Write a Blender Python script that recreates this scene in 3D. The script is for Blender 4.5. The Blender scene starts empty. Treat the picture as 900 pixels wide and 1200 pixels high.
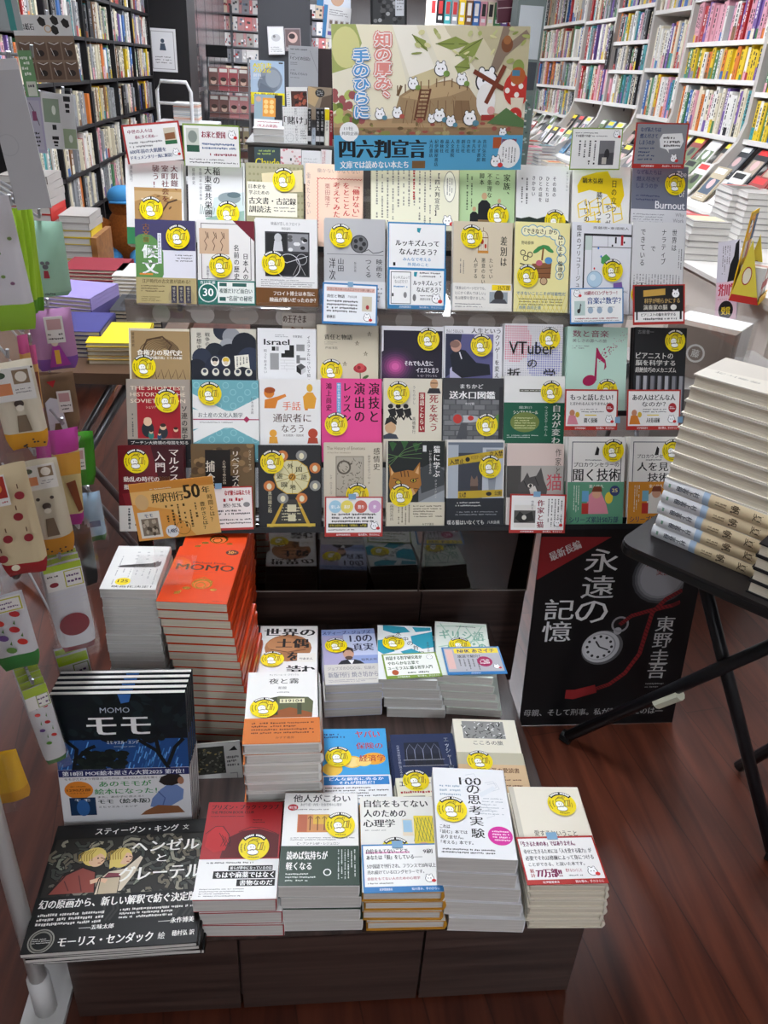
import bpy, math, random
from mathutils import Vector, Matrix
rnd = random.Random(7)
S = bpy.context.scene
# ------------------------------------------------------------------ camera
HC = 1.42
FPX = 930.0                                   # focal length in pixels of the 900x1200 frame
def _rz(v, a):
    c, s = math.cos(a), math.sin(a)
    return Vector((v[0]*c - v[1]*s, v[0]*s + v[1]*c, v[2]))
_P, _R, _Y = math.radians(29.1), math.radians(3.45), math.radians(-6.5)
_f = Vector((0, math.cos(_P), -math.sin(_P))); _u = Vector((0, math.sin(_P), math.cos(_P))); _x = Vector((1, 0, 0))
RT = _rz(_x*math.cos(_R) + _u*math.sin(_R), _Y)
UP = _rz(_u*math.cos(_R) - _x*math.sin(_R), _Y)
FW = _rz(_f, _Y)
CAM = Vector((0, 0, HC))
cd = bpy.data.cameras.new('camera'); cam = bpy.data.objects.new('camera', cd)
cd.sensor_fit = 'VERTICAL'; cd.sensor_height = 24; cd.lens = FPX*24/1200; cd.clip_start = .02
m = Matrix.Identity(4)
for i in range(3): m[i][0], m[i][1], m[i][2], m[i][3] = RT[i], UP[i], -FW[i], CAM[i]
cam.matrix_world = m
S.collection.objects.link(cam); S.camera = cam
# ------------------------------------------------------------------ world and exposure
S.view_settings.view_transform = 'Standard'; S.view_settings.look = 'None'
S.view_settings.gamma = 1; S.view_settings.use_curve_mapping = False
S.view_settings.exposure = 0.85
W = bpy.data.worlds.new('world'); S.world = W; W.use_nodes = True
W.node_tree.nodes['Background'].inputs[0].default_value = (.9, .95, 1, 1)
W.node_tree.nodes['Background'].inputs[1].default_value = .4
LAMP = 25.0                                    # strength of the ceiling light diffusers
S.cycles.max_bounces = 6; S.cycles.diffuse_bounces = 3; S.cycles.glossy_bounces = 3
S.cycles.transparent_max_bounces = 16; S.cycles.transmission_bounces = 4
# ------------------------------------------------------------------ pixel rays -> points on known planes
def ray(px, py): return FW + RT*((px-450)/FPX) - UP*((py-600)/FPX)
def atz(px, py, z): d = ray(px, py); return CAM + d*((z-HC)/d.z)
def aty(px, py, y): d = ray(px, py); return CAM + d*(y/d.y)
def atx(px, py, x): d = ray(px, py); return CAM + d*(x/d.x)
def onp(px, py, p, n): d = ray(px, py); return CAM + d*((p-CAM).dot(n)/d.dot(n))
# ------------------------------------------------------------------ materials
def lin(h):
    h = h.lstrip('#')
    if len(h) == 3: h = ''.join(c*2 for c in h)
    r = [int(h[i:i+2], 16)/255 for i in (0, 2, 4)]
    return [c/12.92 if c <= .04045 else ((c+.055)/1.055)**2.4 for c in r] + [1]
_M = {}
def M(h, rough=.5, metal=0., name=None, noise=0.):
    k = (h, rough, metal, noise)
    if k in _M: return _M[k]
    mt = bpy.data.materials.new(name or 'paint_' + h); mt.use_nodes = True
    nt = mt.node_tree; b = nt.nodes['Principled BSDF']
    b.inputs['Base Color'].default_value = lin(h); b.inputs['Roughness'].default_value = rough
    b.inputs['Metallic'].default_value = metal; b.inputs['Specular IOR Level'].default_value = .28
    if noise:
        tc = nt.nodes.new('ShaderNodeTexCoord'); n = nt.nodes.new('ShaderNodeTexNoise'); n.inputs['Scale'].default_value = 90
        mx = nt.nodes.new('ShaderNodeMix'); mx.data_type = 'RGBA'; mx.blend_type = 'MULTIPLY'; mx.inputs[0].default_value = noise
        nt.links.new(tc.outputs['Object'], n.inputs['Vector']); mx.inputs[6].default_value = lin(h)
        nt.links.new(n.outputs['Fac'], mx.inputs[7]); nt.links.new(mx.outputs[2], b.inputs['Base Color'])
    _M[k] = mt; return mt
def wood(name, c1, c2, rough, sx, sy, sz, plank=None, gap='#000', bump=0.):
    mt = bpy.data.materials.new(name); mt.use_nodes = True; nt = mt.node_tree; N = nt.nodes.new; Lk = nt.links.new
    b = nt.nodes['Principled BSDF']; b.inputs['Roughness'].default_value = rough
    tc = N('ShaderNodeTexCoord'); mp = N('ShaderNodeMapping'); mp.inputs['Scale'].default_value = (sx, sy, sz)
    no = N('ShaderNodeTexNoise'); no.inputs['Scale'].default_value = 1; no.inputs['Detail'].default_value = 6; no.inputs['Distortion'].default_value = .6
    cr = N('ShaderNodeValToRGB'); cr.color_ramp.elements[0].color = lin(c1); cr.color_ramp.elements[1].color = lin(c2)
    cr.color_ramp.elements[0].position = .3; cr.color_ramp.elements[1].position = .7
    Lk(tc.outputs['Object'], mp.inputs[0]); Lk(mp.outputs[0], no.inputs['Vector']); Lk(no.outputs['Fac'], cr.inputs[0])
    out = cr.outputs[0]
    if plank:
        br = N('ShaderNodeTexBrick'); br.inputs['Scale'].default_value = 1
        br.inputs['Brick Width'].default_value = plank[0]; br.inputs['Row Height'].default_value = plank[1]
        br.inputs['Mortar Size'].default_value = .0015; br.offset = .37
        br.inputs['Color1'].default_value = (1, 1, 1, 1); br.inputs['Color2'].default_value = (.72, .72, .72, 1); br.inputs['Mortar'].default_value = (.45, .45, .45, 1)
        m2 = N('ShaderNodeMapping'); m2.inputs['Rotation'].default_value = (0, 0, plank[2])
        Lk(tc.outputs['Object'], m2.inputs[0]); Lk(m2.outputs[0], br.inputs['Vector'])
        mx = N('ShaderNodeMix'); mx.data_type = 'RGBA'; mx.blend_type = 'MULTIPLY'; mx.inputs[0].default_value = 1
        Lk(out, mx.inputs[6]); Lk(br.outputs[0], mx.inputs[7]); out = mx.outputs[2]
        mp.inputs['Rotation'].default_value = (0, 0, plank[2])
    Lk(out, b.inputs['Base Color']); return mt
def clear(name, tint='#ffffff', a=.14, rough=.03):
    mt = bpy.data.materials.new(name); mt.use_nodes = True; nt = mt.node_tree
    for n in list(nt.nodes):
        if n.type == 'BSDF_PRINCIPLED': nt.nodes.remove(n)
    o = [n for n in nt.nodes if n.type == 'OUTPUT_MATERIAL'][0]
    t = nt.nodes.new('ShaderNodeBsdfTransparent'); t.inputs[0].default_value = lin(tint)
    g = nt.nodes.new('ShaderNodeBsdfGlossy'); g.inputs['Roughness'].default_value = rough
    f = nt.nodes.new('ShaderNodeLayerWeight'); pw = nt.nodes.new('ShaderNodeMath'); pw.operation = 'POWER'; pw.inputs[1].default_value = 4
    ml = nt.nodes.new('ShaderNodeMath'); ml.operation = 'MULTIPLY'; ml.inputs[1].default_value = .5
    ad = nt.nodes.new('ShaderNodeMath'); ad.inputs[1].default_value = a*.45; ad.use_clamp = True
    x = nt.nodes.new('ShaderNodeMixShader')
    nt.links.new(f.outputs['Facing'], pw.inputs[0]); nt.links.new(pw.outputs[0], ml.inputs[0]); nt.links.new(ml.outputs[0], ad.inputs[0]); nt.links.new(ad.outputs[0], x.inputs[0]); nt.links.new(t.outputs[0], x.inputs[1]); nt.links.new(g.outputs[0], x.inputs[2]); nt.links.new(x.outputs[0], o.inputs[0])
    return mt
def glow(h, s):
    mt = bpy.data.materials.new('light_diffuser'); mt.use_nodes = True; b = mt.node_tree.nodes['Principled BSDF']
    b.inputs['Base Color'].default_value = lin(h); b.inputs['Emission Color'].default_value = lin(h); b.inputs['Emission Strength'].default_value = s
    return mt
def pages(name, c):                            # page edges: fine lines across the thickness of the block
    mt = bpy.data.materials.new(name); mt.use_nodes = True; nt = mt.node_tree; N = nt.nodes.new; b = nt.nodes['Principled BSDF']; b.inputs['Roughness'].default_value = .8
    tc = N('ShaderNodeTexCoord'); mp = N('ShaderNodeMapping'); mp.inputs['Scale'].default_value = (9, 9, 1500)
    no = N('ShaderNodeTexNoise'); no.inputs['Scale'].default_value = 1
    cr = N('ShaderNodeValToRGB'); cr.color_ramp.elements[0].position = .3; cr.color_ramp.elements[1].position = .7
    l = lin(c); cr.color_ramp.elements[0].color = [l[0]*.72, l[1]*.71, l[2]*.7, 1]; cr.color_ramp.elements[1].color = l
    nt.links.new(tc.outputs['Object'], mp.inputs[0]); nt.links.new(mp.outputs[0], no.inputs['Vector']); nt.links.new(no.outputs['Fac'], cr.inputs[0]); nt.links.new(cr.outputs[0], b.inputs['Base Color'])
    return mt
PGW = pages('white_page_edges', '#dcdad4'); PGC = pages('cream_page_edges', '#e4dbc6')
CLEAR = clear('clear_acrylic'); POLY = clear('clear_plastic_bag', a=.12, rough=.12); DARKACR = clear('smoky_acrylic', '#b3a9a2', .18)
TAPE = M('#7fa6c4', .6, name='blue_masking_tape')
# ------------------------------------------------------------------ object bookkeeping
_todo = []
def new(name, data=None, parent=None):
    o = bpy.data.objects.new(name, data); _todo.append(o)
    if parent is not None: o.parent = parent
    return o
def tag(o, label=None, cat=None, group=None, kind=None):
    if label: o['label'] = label
    if cat: o['category'] = cat
    if group: o['group'] = group
    if kind: o['kind'] = kind
    return o
KIDS = {}
def kid(o, p): KIDS.setdefault(p.name, []).append(o)
def dup(root):
    r = root.copy(); _todo.append(r)
    for k in ('label',):
        if k in r: del r[k]
    def rec(src, dst):
        for c in KIDS.get(src.name, []):
            if c.name.split('.')[0] in ('sticker', 'tape'): continue
            d = c.copy(); d.parent = dst; _todo.append(d); rec(c, d)
    rec(root, r)
    return r
# ------------------------------------------------------------------ glyphs
_fc = bpy.data.curves.new('glyph', 'FONT'); _fo = bpy.data.objects.new('glyph', _fc); S.collection.objects.link(_fo)
_G = {}
def glyph(s, res=2):
    k = (s, res)
    if k in _G: return _G[k]
    _fc.body = s; _fc.resolution_u = res; _fc.size = 1
    dg = bpy.context.evaluated_depsgraph_get(); dg.update()
    me = bpy.data.meshes.new_from_object(_fo.evaluated_get(dg))
    v = [(p.co.x, p.co.y) for p in me.vertices]; f = [tuple(p.vertices) for p in me.polygons]
    bpy.data.meshes.remove(me); _G[k] = (v, f); return _G[k]
def _bb(v):
    xs = [p[0] for p in v]; ys = [p[1] for p in v]; return min(xs), max(xs), min(ys), max(ys)
_a, _b = _bb(glyph('国')[0]), _bb(glyph('国国')[0])
ADV = _b[1]-_a[1]; GCX = (_a[0]+_a[1])/2; GCY = (_a[2]+_a[3])/2
# ------------------------------------------------------------------ mesh builder
class MB:
    def __init__(s): s.v = []; s.f = []; s.mi = []; s.ms = []; s.T = None
    def mid(s, mt):
        if isinstance(mt, str): mt = M(mt)
        if mt not in s.ms: s.ms.append(mt)
        return s.ms.index(mt)
    def add(s, v, f, mt):
        o = len(s.v); i = s.mid(mt)
        if s.T is not None: v = [tuple(s.T @ Vector(p)) for p in v]
        s.v += v; s.f += [tuple(j+o for j in q) for q in f]; s.mi += [i]*len(f); return s
    def box(s, x0, y0, z0, x1, y1, z1, mt):
        v = [(x, y, z) for z in (z0, z1) for y in (y0, y1) for x in (x0, x1)]
        return s.add(v, [(0, 2, 3, 1), (4, 5, 7, 6), (0, 1, 5, 4), (2, 6, 7, 3), (0, 4, 6, 2), (1, 3, 7, 5)], mt)
    def prism(s, pts, z0, z1, mt):             # pts ccw in xy
        n = len(pts); v = [(x, y, z0) for x, y in pts] + [(x, y, z1) for x, y in pts]
        f = [tuple(range(n-1, -1, -1)), tuple(range(n, 2*n))] + [(i, (i+1) % n, n+(i+1) % n, n+i) for i in range(n)]
        return s.add(v, f, mt)
    def rbox(s, x0, y0, z0, x1, y1, z1, r, mt, n=5):   # box with rounded vertical corners
        pts = []
        for cx, cy, a0 in ((x1-r, y1-r, 0), (x0+r, y1-r, 90), (x0+r, y0+r, 180), (x1-r, y0+r, 270)):
            for k in range(n+1):
                a = math.radians(a0+90*k/n); pts.append((cx+r*math.cos(a), cy+r*math.sin(a)))
        return s.prism(pts, z0, z1, mt)
    def tube(s, pts, r, mt, n=10, cap=True):
        pts = [Vector(p) for p in pts]; rings = []
        for i, p in enumerate(pts):
            d = (pts[min(i+1, len(pts)-1)] - pts[max(i-1, 0)]).normalized()
            a = d.cross(Vector((0, 0, 1)) if abs(d.z) < .95 else Vector((1, 0, 0))).normalized(); b = d.cross(a)
            rr = r[i] if isinstance(r, (list, tuple)) else r
            rings.append([tuple(p + a*rr*math.cos(2*math.pi*k/n) + b*rr*math.sin(2*math.pi*k/n)) for k in range(n)])
        v = [q for g in rings for q in g]; f = []
        for i in range(len(pts)-1):
            for k in range(n): f.append((i*n+k, i*n+(k+1) % n, (i+1)*n+(k+1) % n, (i+1)*n+k))
        if cap: f += [tuple(range(n-1, -1, -1)), tuple(range((len(pts)-1)*n, len(pts)*n))]
        return s.add(v, f, mt)
    def build(s, name, parent=None, smooth=False):
        me = bpy.data.meshes.new(name); me.from_pydata(s.v, [], s.f)
        for x in s.ms: me.materials.append(x)
        me.polygons.foreach_set('material_index', s.mi)
        if smooth: me.polygons.foreach_set('use_smooth', [True]*len(s.f))
        me.update(); o = new(name, me, parent)
        if parent is not None: kid(o, parent)
        return o
# ------------------------------------------------------------------ printing on flat faces (u right 0..1, v down 0..1)
class Art:
    def __init__(s, w, h, mb=None, z=0., cx=0., cy=0., ax='xy', step=4e-6):
        s.w, s.h, s.mb, s.z, s.cx, s.cy, s.st = w, h, mb or MB(), z, cx, cy, step
        s.ax = ax; s.stk = []; s.bands = []
    def pt(s, u, v, z):
        return (s.cx+(u-.5)*s.w, s.cy+(.5-v)*s.h, z)
    def _add(s, uv, faces, col):
        s.z += s.st
        if any(u < 0 or u > 1 or v < 0 or v > 1 for u, v in uv):      # trim print to the sheet
            nu, nf = [], []
            for f in faces:
                q = [uv[i] for i in f]
                for ax, lim, sg in ((0, 0, 1), (0, 1, -1), (1, 0, 1), (1, 1, -1)):
                    o = []
                    for i, b in enumerate(q):
                        a = q[i-1]; da, db = (a[ax]-lim)*sg, (b[ax]-lim)*sg
                        if (da < 0) != (db < 0): t = da/(da-db); o.append((a[0]+(b[0]-a[0])*t, a[1]+(b[1]-a[1])*t))
                        if db >= 0: o.append(b)
                    q = o
                    if not q: break
                if len(q) > 2: nf.append(tuple(range(len(nu), len(nu)+len(q)))); nu += q
            uv, faces = nu, nf
            if not faces: return s
        s.mb.add([s.pt(u, v, s.z) for u, v in uv], faces, col); return s
    def P(s, col, *p): return s._add(p, [tuple(range(len(p)))], col)
    def R(s, u0, v0, u1, v1, col): return s.P(col, (u0, v1), (u1, v1), (u1, v0), (u0, v0))
    def E(s, u, v, ru, rv, col, n=20, a=0):     # ellipse, radii as fractions of the width
        k = s.w/s.h; p = []; ca, sa = math.cos(a), math.sin(a)
        for i in range(n):
            t = -2*math.pi*i/n; x, y = ru*math.cos(t), rv*math.sin(t); p.append((u+x*ca-y*sa, v+(x*sa+y*ca)*k))
        return s.P(col, *p)
    def ring(s, u, v, r, wd, col, n=28):
        k = s.w/s.h; p = []; f = []
        for i in range(n):
            t = 2*math.pi*i/n
            for q in (r, r-wd): p.append((u+q*math.cos(t), v+q*math.sin(t)*k))
            j = (i+1) % n; f.append((2*i, 2*i+1, 2*j+1, 2*j))
        return s._add(p, f, col)
    def line(s, col, wd, *p):                   # polyline, width as fraction of the width
        k = s.w/s.h; vs = []; f = []
        for i, (u, v) in enumerate(p):
            a, b = p[max(i-1, 0)], p[min(i+1, len(p)-1)]; dx, dy = b[0]-a[0], (b[1]-a[1])/k; l = math.hypot(dx, dy) or 1
            nx, ny = -dy/l*wd/2, dx/l*wd/2
            vs += [(u+nx, v+ny*k), (u-nx, v-ny*k)]
            if i: f.append((2*i-2, 2*i-1, 2*i+1, 2*i))
        return s._add(vs, f, col)
    def frame(s, u0, v0, u1, v1, wd, col):
        k = s.w/s.h*wd
        s.R(u0, v0, u1, v0+k, col); s.R(u0, v1-k, u1, v1, col); s.R(u0, v0, u0+wd, v1, col); return s.R(u1-wd, v0, u1, v1, col)
    def T(s, t, u0, v0, u1, v1, col, b=0., rot=0., res=2):
        g, f = glyph(t, res); x0, x1, y0, y1 = _bb(g)
        sx, sy = (u1-u0)/(x1-x0), (v1-v0)/(y1-y0)
        cu, cv = (u0+u1)/2, (v0+v1)/2; k = s.w/s.h; ca, sa = math.cos(rot), math.sin(rot)
        for d in ((0,) if not b else (-b, 0, b)):
            p = []
            for x, y in g:
                du, dv = (x-x0)*sx+u0-cu+d*(v1-v0)/k, v0+(y1-y)*sy-cv
                if rot: du, dv = du*ca+dv/k*sa, -du*sa*k+dv*ca
                p.append((cu+du, cv+dv))
            s._add(p, f, col)
        return s
    def V(s, t, u, v0, v1, wd, col, b=0., res=2):   # one vertical column of characters centred on u
        n = len(t); c = (v1-v0)/n
        for i, ch in enumerate(t):
            if ch in ' 　': continue
            ch = {'ー': '｜', '…': '︙', '「': '﹁', '」': '﹂', '—': '｜'}.get(ch, ch)
            g, f = glyph(ch, res); cv = v0+c*(i+.5); ox, oy = (.5, .5) if ch in '、。' else (0, 0)
            for d in ((0,) if not b else (-b*wd, b*wd)):
                s._add([(u+d+((x-GCX)/ADV+ox)*wd, cv-((y-GCY)/ADV+oy)*c*.95) for x, y in g], f, col)
                s.z -= s.st
            s.z += s.st if i == n-1 else 0
        s.z += s.st
        return s
    def L(s, u0, v0, u1, v1, n, col, fill=.55):     # n rows of print too small to read
        c = (v1-v0)/n; vs = []; f = []; k = s.h/s.w; q = c*.55*k
        for i in range(n):
            u = u0; end = u1-(u1-u0)*rnd.choice((0, 0, .05, .3))
            while u < end:
                w = q*rnd.uniform(.5, 1.1)
                if rnd.random() < .88:
                    h = c*fill*rnd.uniform(.6, 1); y = v0+c*(i+.5)+rnd.uniform(-.08, .08)*c; o = len(vs)
                    e = min(u+w*.72, u1)
                    h *= .8; vs += [(u, y+h/2), (e, y+h/2), (e, y-h/2), (u, y-h/2)]; f.append((o, o+1, o+2, o+3))
                u += w
        return s._add(vs, f, col) if f else s
    def LV(s, u0, v0, u1, v1, n, col, fill=.5):     # n columns of vertical small print
        c = (u1-u0)/n; vs = []; f = []; k = s.w/s.h; q = c*.6*k
        for i in range(n):
            v = v0; end = v1-(v1-v0)*rnd.choice((0, 0, .1, .35))
            while v < end:
                h = q*rnd.uniform(.5, 1.1)
                if rnd.random() < .82:
                    w = c*fill*rnd.uniform(.4, .8); x = u0+c*(i+.5); o = len(vs); e = min(v+h*.72, v1)
                    vs += [(x-w/2, e), (x+w/2, e), (x+w/2, v), (x-w/2, v)]; f.append((o, o+1, o+2, o+3))
                v += h
        return s._add(vs, f, col) if f else s
    def S(s, u, v): s.stk.append((u, v)); return s
    def band(s, v0, v1, col, fn=None, name='obi_band'): s.bands.append((v0, v1, col, fn, name)); return s
    def crit(s, u, v, r, mark='#c33'):              # a small plain white creature
        s.E(u, v, r*1.15, r*1.05, '#333'); s.E(u-r*.55, v-r*.9*s.w/s.h, r*.35, r*.4, '#333'); s.E(u+r*.45, v-r*.95*s.w/s.h, r*.35, r*.4, '#333')
        s.E(u-r*.55, v-r*.9*s.w/s.h, r*.26, r*.3, '#fff'); s.E(u+r*.45, v-r*.95*s.w/s.h, r*.26, r*.3, '#fff'); s.E(u, v, r, r*.92, '#fff')
        s.E(u-r*.35, v-.1*r*s.w/s.h, r*.12, r*.14, '#222'); s.E(u+r*.3, v-.1*r*s.w/s.h, r*.12, r*.14, '#222')
        if mark: s.E(u+r*1.0, v+r*.6*s.w/s.h, r*.55, r*.45, mark)
        return s
# ------------------------------------------------------------------ sticker shared by many covers
def _sticker():
    a = Art(.05, .05); a._add = lambda uv, f, c: (setattr(a, 'z', a.z+a.st), a.mb.add([a.pt(u, v, a.z) for u, v in uv], f, c), a)[2]; a.E(.5, .5, .5, .5, M('#ecd503', .4), 32)
    top = [(.5+.52*math.cos(t), .5-.52*math.sin(t)) for t in [math.radians(40+100*i/10) for i in range(11)]]
    bot = [(.5+.4*math.cos(t), .52-.4*math.sin(t)) for t in [math.radians(140-100*i/10) for i in range(11)]]
    a._add(top+bot, [(i, i+1, 20-i, 21-i) if False else (i, i+1, 21-(i+1), 21-i) for i in range(10)], '#1c1a1a')
    for i in range(13):
        if i in (6,): continue
        t = math.radians(48+84*i/12); c, s_ = math.cos(t), math.sin(t)
        q = lambda r, w: (.5+r*c-w*s_, .5-r*s_-w*c)
        a.P('#f4f4ec', q(.43, -.02), q(.43, .025), q(.5, .025), q(.5, -.02))
    k = '#3a3212'
    for i in range(7):
        t = math.radians(165+7*i); a.R(.5+.42*math.cos(t)-.018, .5-.42*math.sin(t)-.02, .5+.42*math.cos(t)+.022, .5-.42*math.sin(t)+.012, k)
    for i in range(6):
        t = math.radians(158+9*i); a.R(.5+.31*math.cos(t)-.015, .5-.31*math.sin(t)-.02, .5+.31*math.cos(t)+.02, .5-.31*math.sin(t)+.012, k)
    for i in range(8): a.R(.34+.045*i, .885-abs(i-4)*.006, .37+.045*i, .92-abs(i-4)*.006, k)
    a.E(.47, .36, .17, .13, '#6b5c14'); a.E(.47, .37, .15, .115, '#e2cf1c'); a.line(k, .02, (.33, .3), (.45, .2), (.6, .22), (.58, .3))
    a.E(.42, .52, .155, .145, k); a.E(.42, .52, .14, .13, '#fbfbf4'); a.E(.48, .7, .19, .11, k); a.E(.48, .7, .175, .095, '#fbfbf4')
    a.R(.39, .48, .41, .53, k); a.R(.48, .48, .5, .53, k); a.line(k, .02, (.38, .64), (.45, .61), (.53, .64))
    a.P(k, (.58, .6), (.64, .36), (.82, .32), (.78, .62)); a.P('#ece05a', (.6, .58), (.655, .375), (.72, .36), (.69, .6)); a.P('#d9b51a', (.71, .6), (.74, .36), (.8, .345), (.765, .6))
    a.line(k, .018, (.55, .22), (.6, .17), (.66, .2), (.63, .26)); a.line(k, .015, (.85, .45), (.86, .56), (.83, .66)); a.line(k, .015, (.36, .8), (.5, .83), (.64, .79))
    me = bpy.data.meshes.new('sticker'); b = a.mb; me.from_pydata(b.v, [], b.f)
    for x in b.ms: me.materials.append(x)
    me.polygons.foreach_set('material_index', b.mi); me.update(); return me
STICK = _sticker()
# ------------------------------------------------------------------ a book: origin at the middle of its back cover, z out of the front cover
def book(name, w, h, t, col, art=None, spine=None, hard=False, pg=None, side=1, rough=.4, spine_art=None, stick=.05):
    root = new(name)
    ct = .0022 if hard else .0008; ins = .003 if hard else .0004; cm = M(col, rough); sm = M(spine or col, rough)
    mb = MB(); X = w/2
    mb.box(-X, -h/2, t-ct, X, h/2, t, cm); mb.box(-X, -h/2, 0, X, h/2, ct, cm)
    n = 6; bul = .0035 if hard else .0012       # spine: bulged strip on the +x (side=1) or -x edge
    pr = [(X, 0)] + [(X+bul*math.sin(math.pi*i/n), t*i/n) for i in range(1, n)] + [(X, t)] + [(X-ct, t), (X-ct, 0)]
    v = [(side*x, y, z) for y in (-h/2, h/2) for x, z in pr]; k = len(pr)
    f = [(i, (i+1) % k, k+(i+1) % k, k+i) for i in range(k)] + [tuple(range(k))[::-1], tuple(range(k, 2*k))]
    mb.add(v, f, sm)
    A = Art(w, h, mb, t)
    if art: art(A)
    if spine_art:                              # print on the spine: u along the height from the top, v across the thickness
        a2 = Art(h, t, MB()); spine_art(a2)
        a2.mb.T = None
        vv = [(side*(X+bul*math.sin(math.pi*min(max((t/2+y)/t, 0), 1))+.0003+z), -x, t/2-y) for x, y, z in a2.mb.v]
        off = len(mb.v); mb.v += vv
        for q, mi in zip(a2.mb.f, a2.mb.mi): mb.f.append(tuple(j+off for j in q)); mb.mi.append(mb.mid(a2.mb.ms[mi]))
    cv = mb.build('cover', root)
    x0, x1 = (-X+ins, X-ct) if side == 1 else (-X+ct, X-ins)
    MB().box(x0, -h/2+ins, ct, x1, h/2-ins, t-ct, pg or PGW).build('page_block', root)
    for v0, v1, bc, fn, nm in A.bands:
        b = MB(); bh = (v1-v0)*h; cy = (.5-(v0+v1)/2)*h; th = .0011 if nm == 'obi_band' else .0016
        x1 = X if nm == 'obi_band' else X-.002; x1 = X+.0004
        b.box(-x1, cy-bh/2, t, x1, cy+bh/2, t+th, M(bc, .35))
        b.box(-x1, cy-bh/2, -.0003, -X, cy+bh/2, t, M(bc, .35)); b.box(X+bul, cy-bh/2, -.0003, X+bul+.0004, cy+bh/2, t, M(bc, .35))
        if fn:
            a2 = Art(w, bh, b, t+th, 0, cy); fn(a2)
        b.build(nm, cv)
    for u, v in A.stk:
        st = new('sticker', STICK, cv); kid(st, cv); st.location = ((u-.5)*w, (.5-v)*h, t+.0024); k = stick/.05; st.scale = (k, k, 1)
    return root
def frame_m(origin, ex, ey, ez):
    m = Matrix.Identity(4)
    for i in range(3): m[i][0], m[i][1], m[i][2], m[i][3] = ex[i], ey[i], ez[i], origin[i]
    return m
ORD = ['top', 'second', 'third', 'fourth', 'fifth', 'sixth', 'seventh', 'eighth', 'ninth', 'tenth', 'eleventh', 'twelfth', 'thirteenth', 'fourteenth', 'fifteenth', 'sixteenth', 'seventeenth', 'eighteenth', 'nineteenth', 'twentieth']
# ================================================================== the room
FLOOR = wood('floor_planks', '#3d1c13', '#673524', .3, 30, 2.2, 1, (1.3, .11, math.radians(81)))
def struct(o): o['kind'] = 'structure'; return o
XL, XR, YB, YF, ZC = -4.2, 3.02, 17.0, -4.2, 2.62
struct(MB().box(XL, YF, -.1, XR, YB, 0, FLOOR).build('floor'))
struct(MB().box(XL, YF, ZC, XR, YB, ZC+.1, M('#e4e4e2', .9)).build('ceiling'))
struct(MB().box(XL, YB, 0, XR, YB+.1, ZC, M('#b9b8b8', .9)).build('wall_back'))
struct(MB().box(XL-.1, YF, 0, XL, YB, ZC, M('#bdbbb8', .9)).build('wall_left'))
struct(MB().box(XR, YF, 0, XR+.1, YB, ZC, M('#dedbd6', .9)).build('wall_right'))
struct(MB().box(XL, YF-.1, 0, XR, YF, ZC, M('#cfccc8', .9)).build('wall_front'))
# ceiling lights; the middle row's first panel is added behind the camera as fill
GL = glow('#f1f6ff', LAMP); FR = M('#e8e8e6', .5)
lights = [(-2.9, y) for y in (5.5, 9.5, 13.5)] + [(-.3, y) for y in (-2.9, 1.75, 4.6, 7.6, 10.6, 14.2)] + [(1.35, y) for y in (-2.0, 3.5, 5.6, 8.2, 11.5, 15)]
for i, (x, y) in enumerate(lights):
    r = tag(new('ceiling_light'), 'fluorescent ceiling panel, number %d from the front over the %s aisle' % (([q for q in lights if q[0] == x].index((x, y)))+1, {-2.9: 'far left', -.3: 'middle', 1.35: 'right'}[x]), 'ceiling light', 'fluorescent panels on the ceiling')
    r.location = (x, y, ZC)
    b = MB(); b.box(-.17, -.62, -.05, -.15, .62, 0, FR); b.box(.15, -.62, -.05, .17, .62, 0, FR); b.box(-.17, -.64, -.05, .17, -.62, 0, FR); b.box(-.17, .62, -.05, .17, .64, 0, FR); b.box(-.15, -.62, -.012, .15, .62, 0, FR)
    b.build('light_frame', r); MB().box(-.15, -.62, -.045, .15, .62, -.02, GL).build('light_diffuser', r)
# ================================================================== display fixture
DW = wood('dark_walnut_laminate', '#2a1e1b', '#4d3b35', .32, 60, 2.5, 60)
DWH = wood('dark_walnut_laminate_grain_across', '#2c201d', '#4b3a34', .32, 3, 40, 70)
r = tag(new('display_platform'), 'low dark walnut platform on the floor carrying the stacks of books', 'display platform'); r.location = (.06, 1.2, 0)
X0, X1 = -.372, .468
b = MB(); b.box(X0-.06, -.40, .02, X1-.06, .40, .198, DWH); b.build('platform_body', r)
for x0, x1 in ((X0, -.105), (-.1, .196), (.201, X1)):
    MB().box(x0-.06, -.416, .008, x1-.06, -.4005, .197, DWH).build('front_panel', r)
MB().box(X0-.06, -.416, .1985, X1-.06, .40, .2, DW).build('platform_top', r)
r = tag(new('display_cabinet'), 'dark walnut cabinet behind the stacks, under the tilted book rack', 'cabinet'); r.location = (.08, 1.76, 0)
MB().box(-.46, -.145, .0, .47, .18, .50, DWH).build('cabinet_body', r)
for x0, x1 in ((-.46, .205), (.21, .47)): MB().box(x0, -.16, .01, x1, -.146, .499, DWH).build('cabinet_door', r)
for x0, x1 in ((-.46, .195), (.2, .47)):
    s_ = MB().box(x0, -.170, .31, x1, -.1665, .495, DARKACR).build('acrylic_sheet', r); MB().box(x0, -.1705, .307, x1, -.166, .31, M('#9a938c', .3)).build('sheet_edge', s_)
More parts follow.
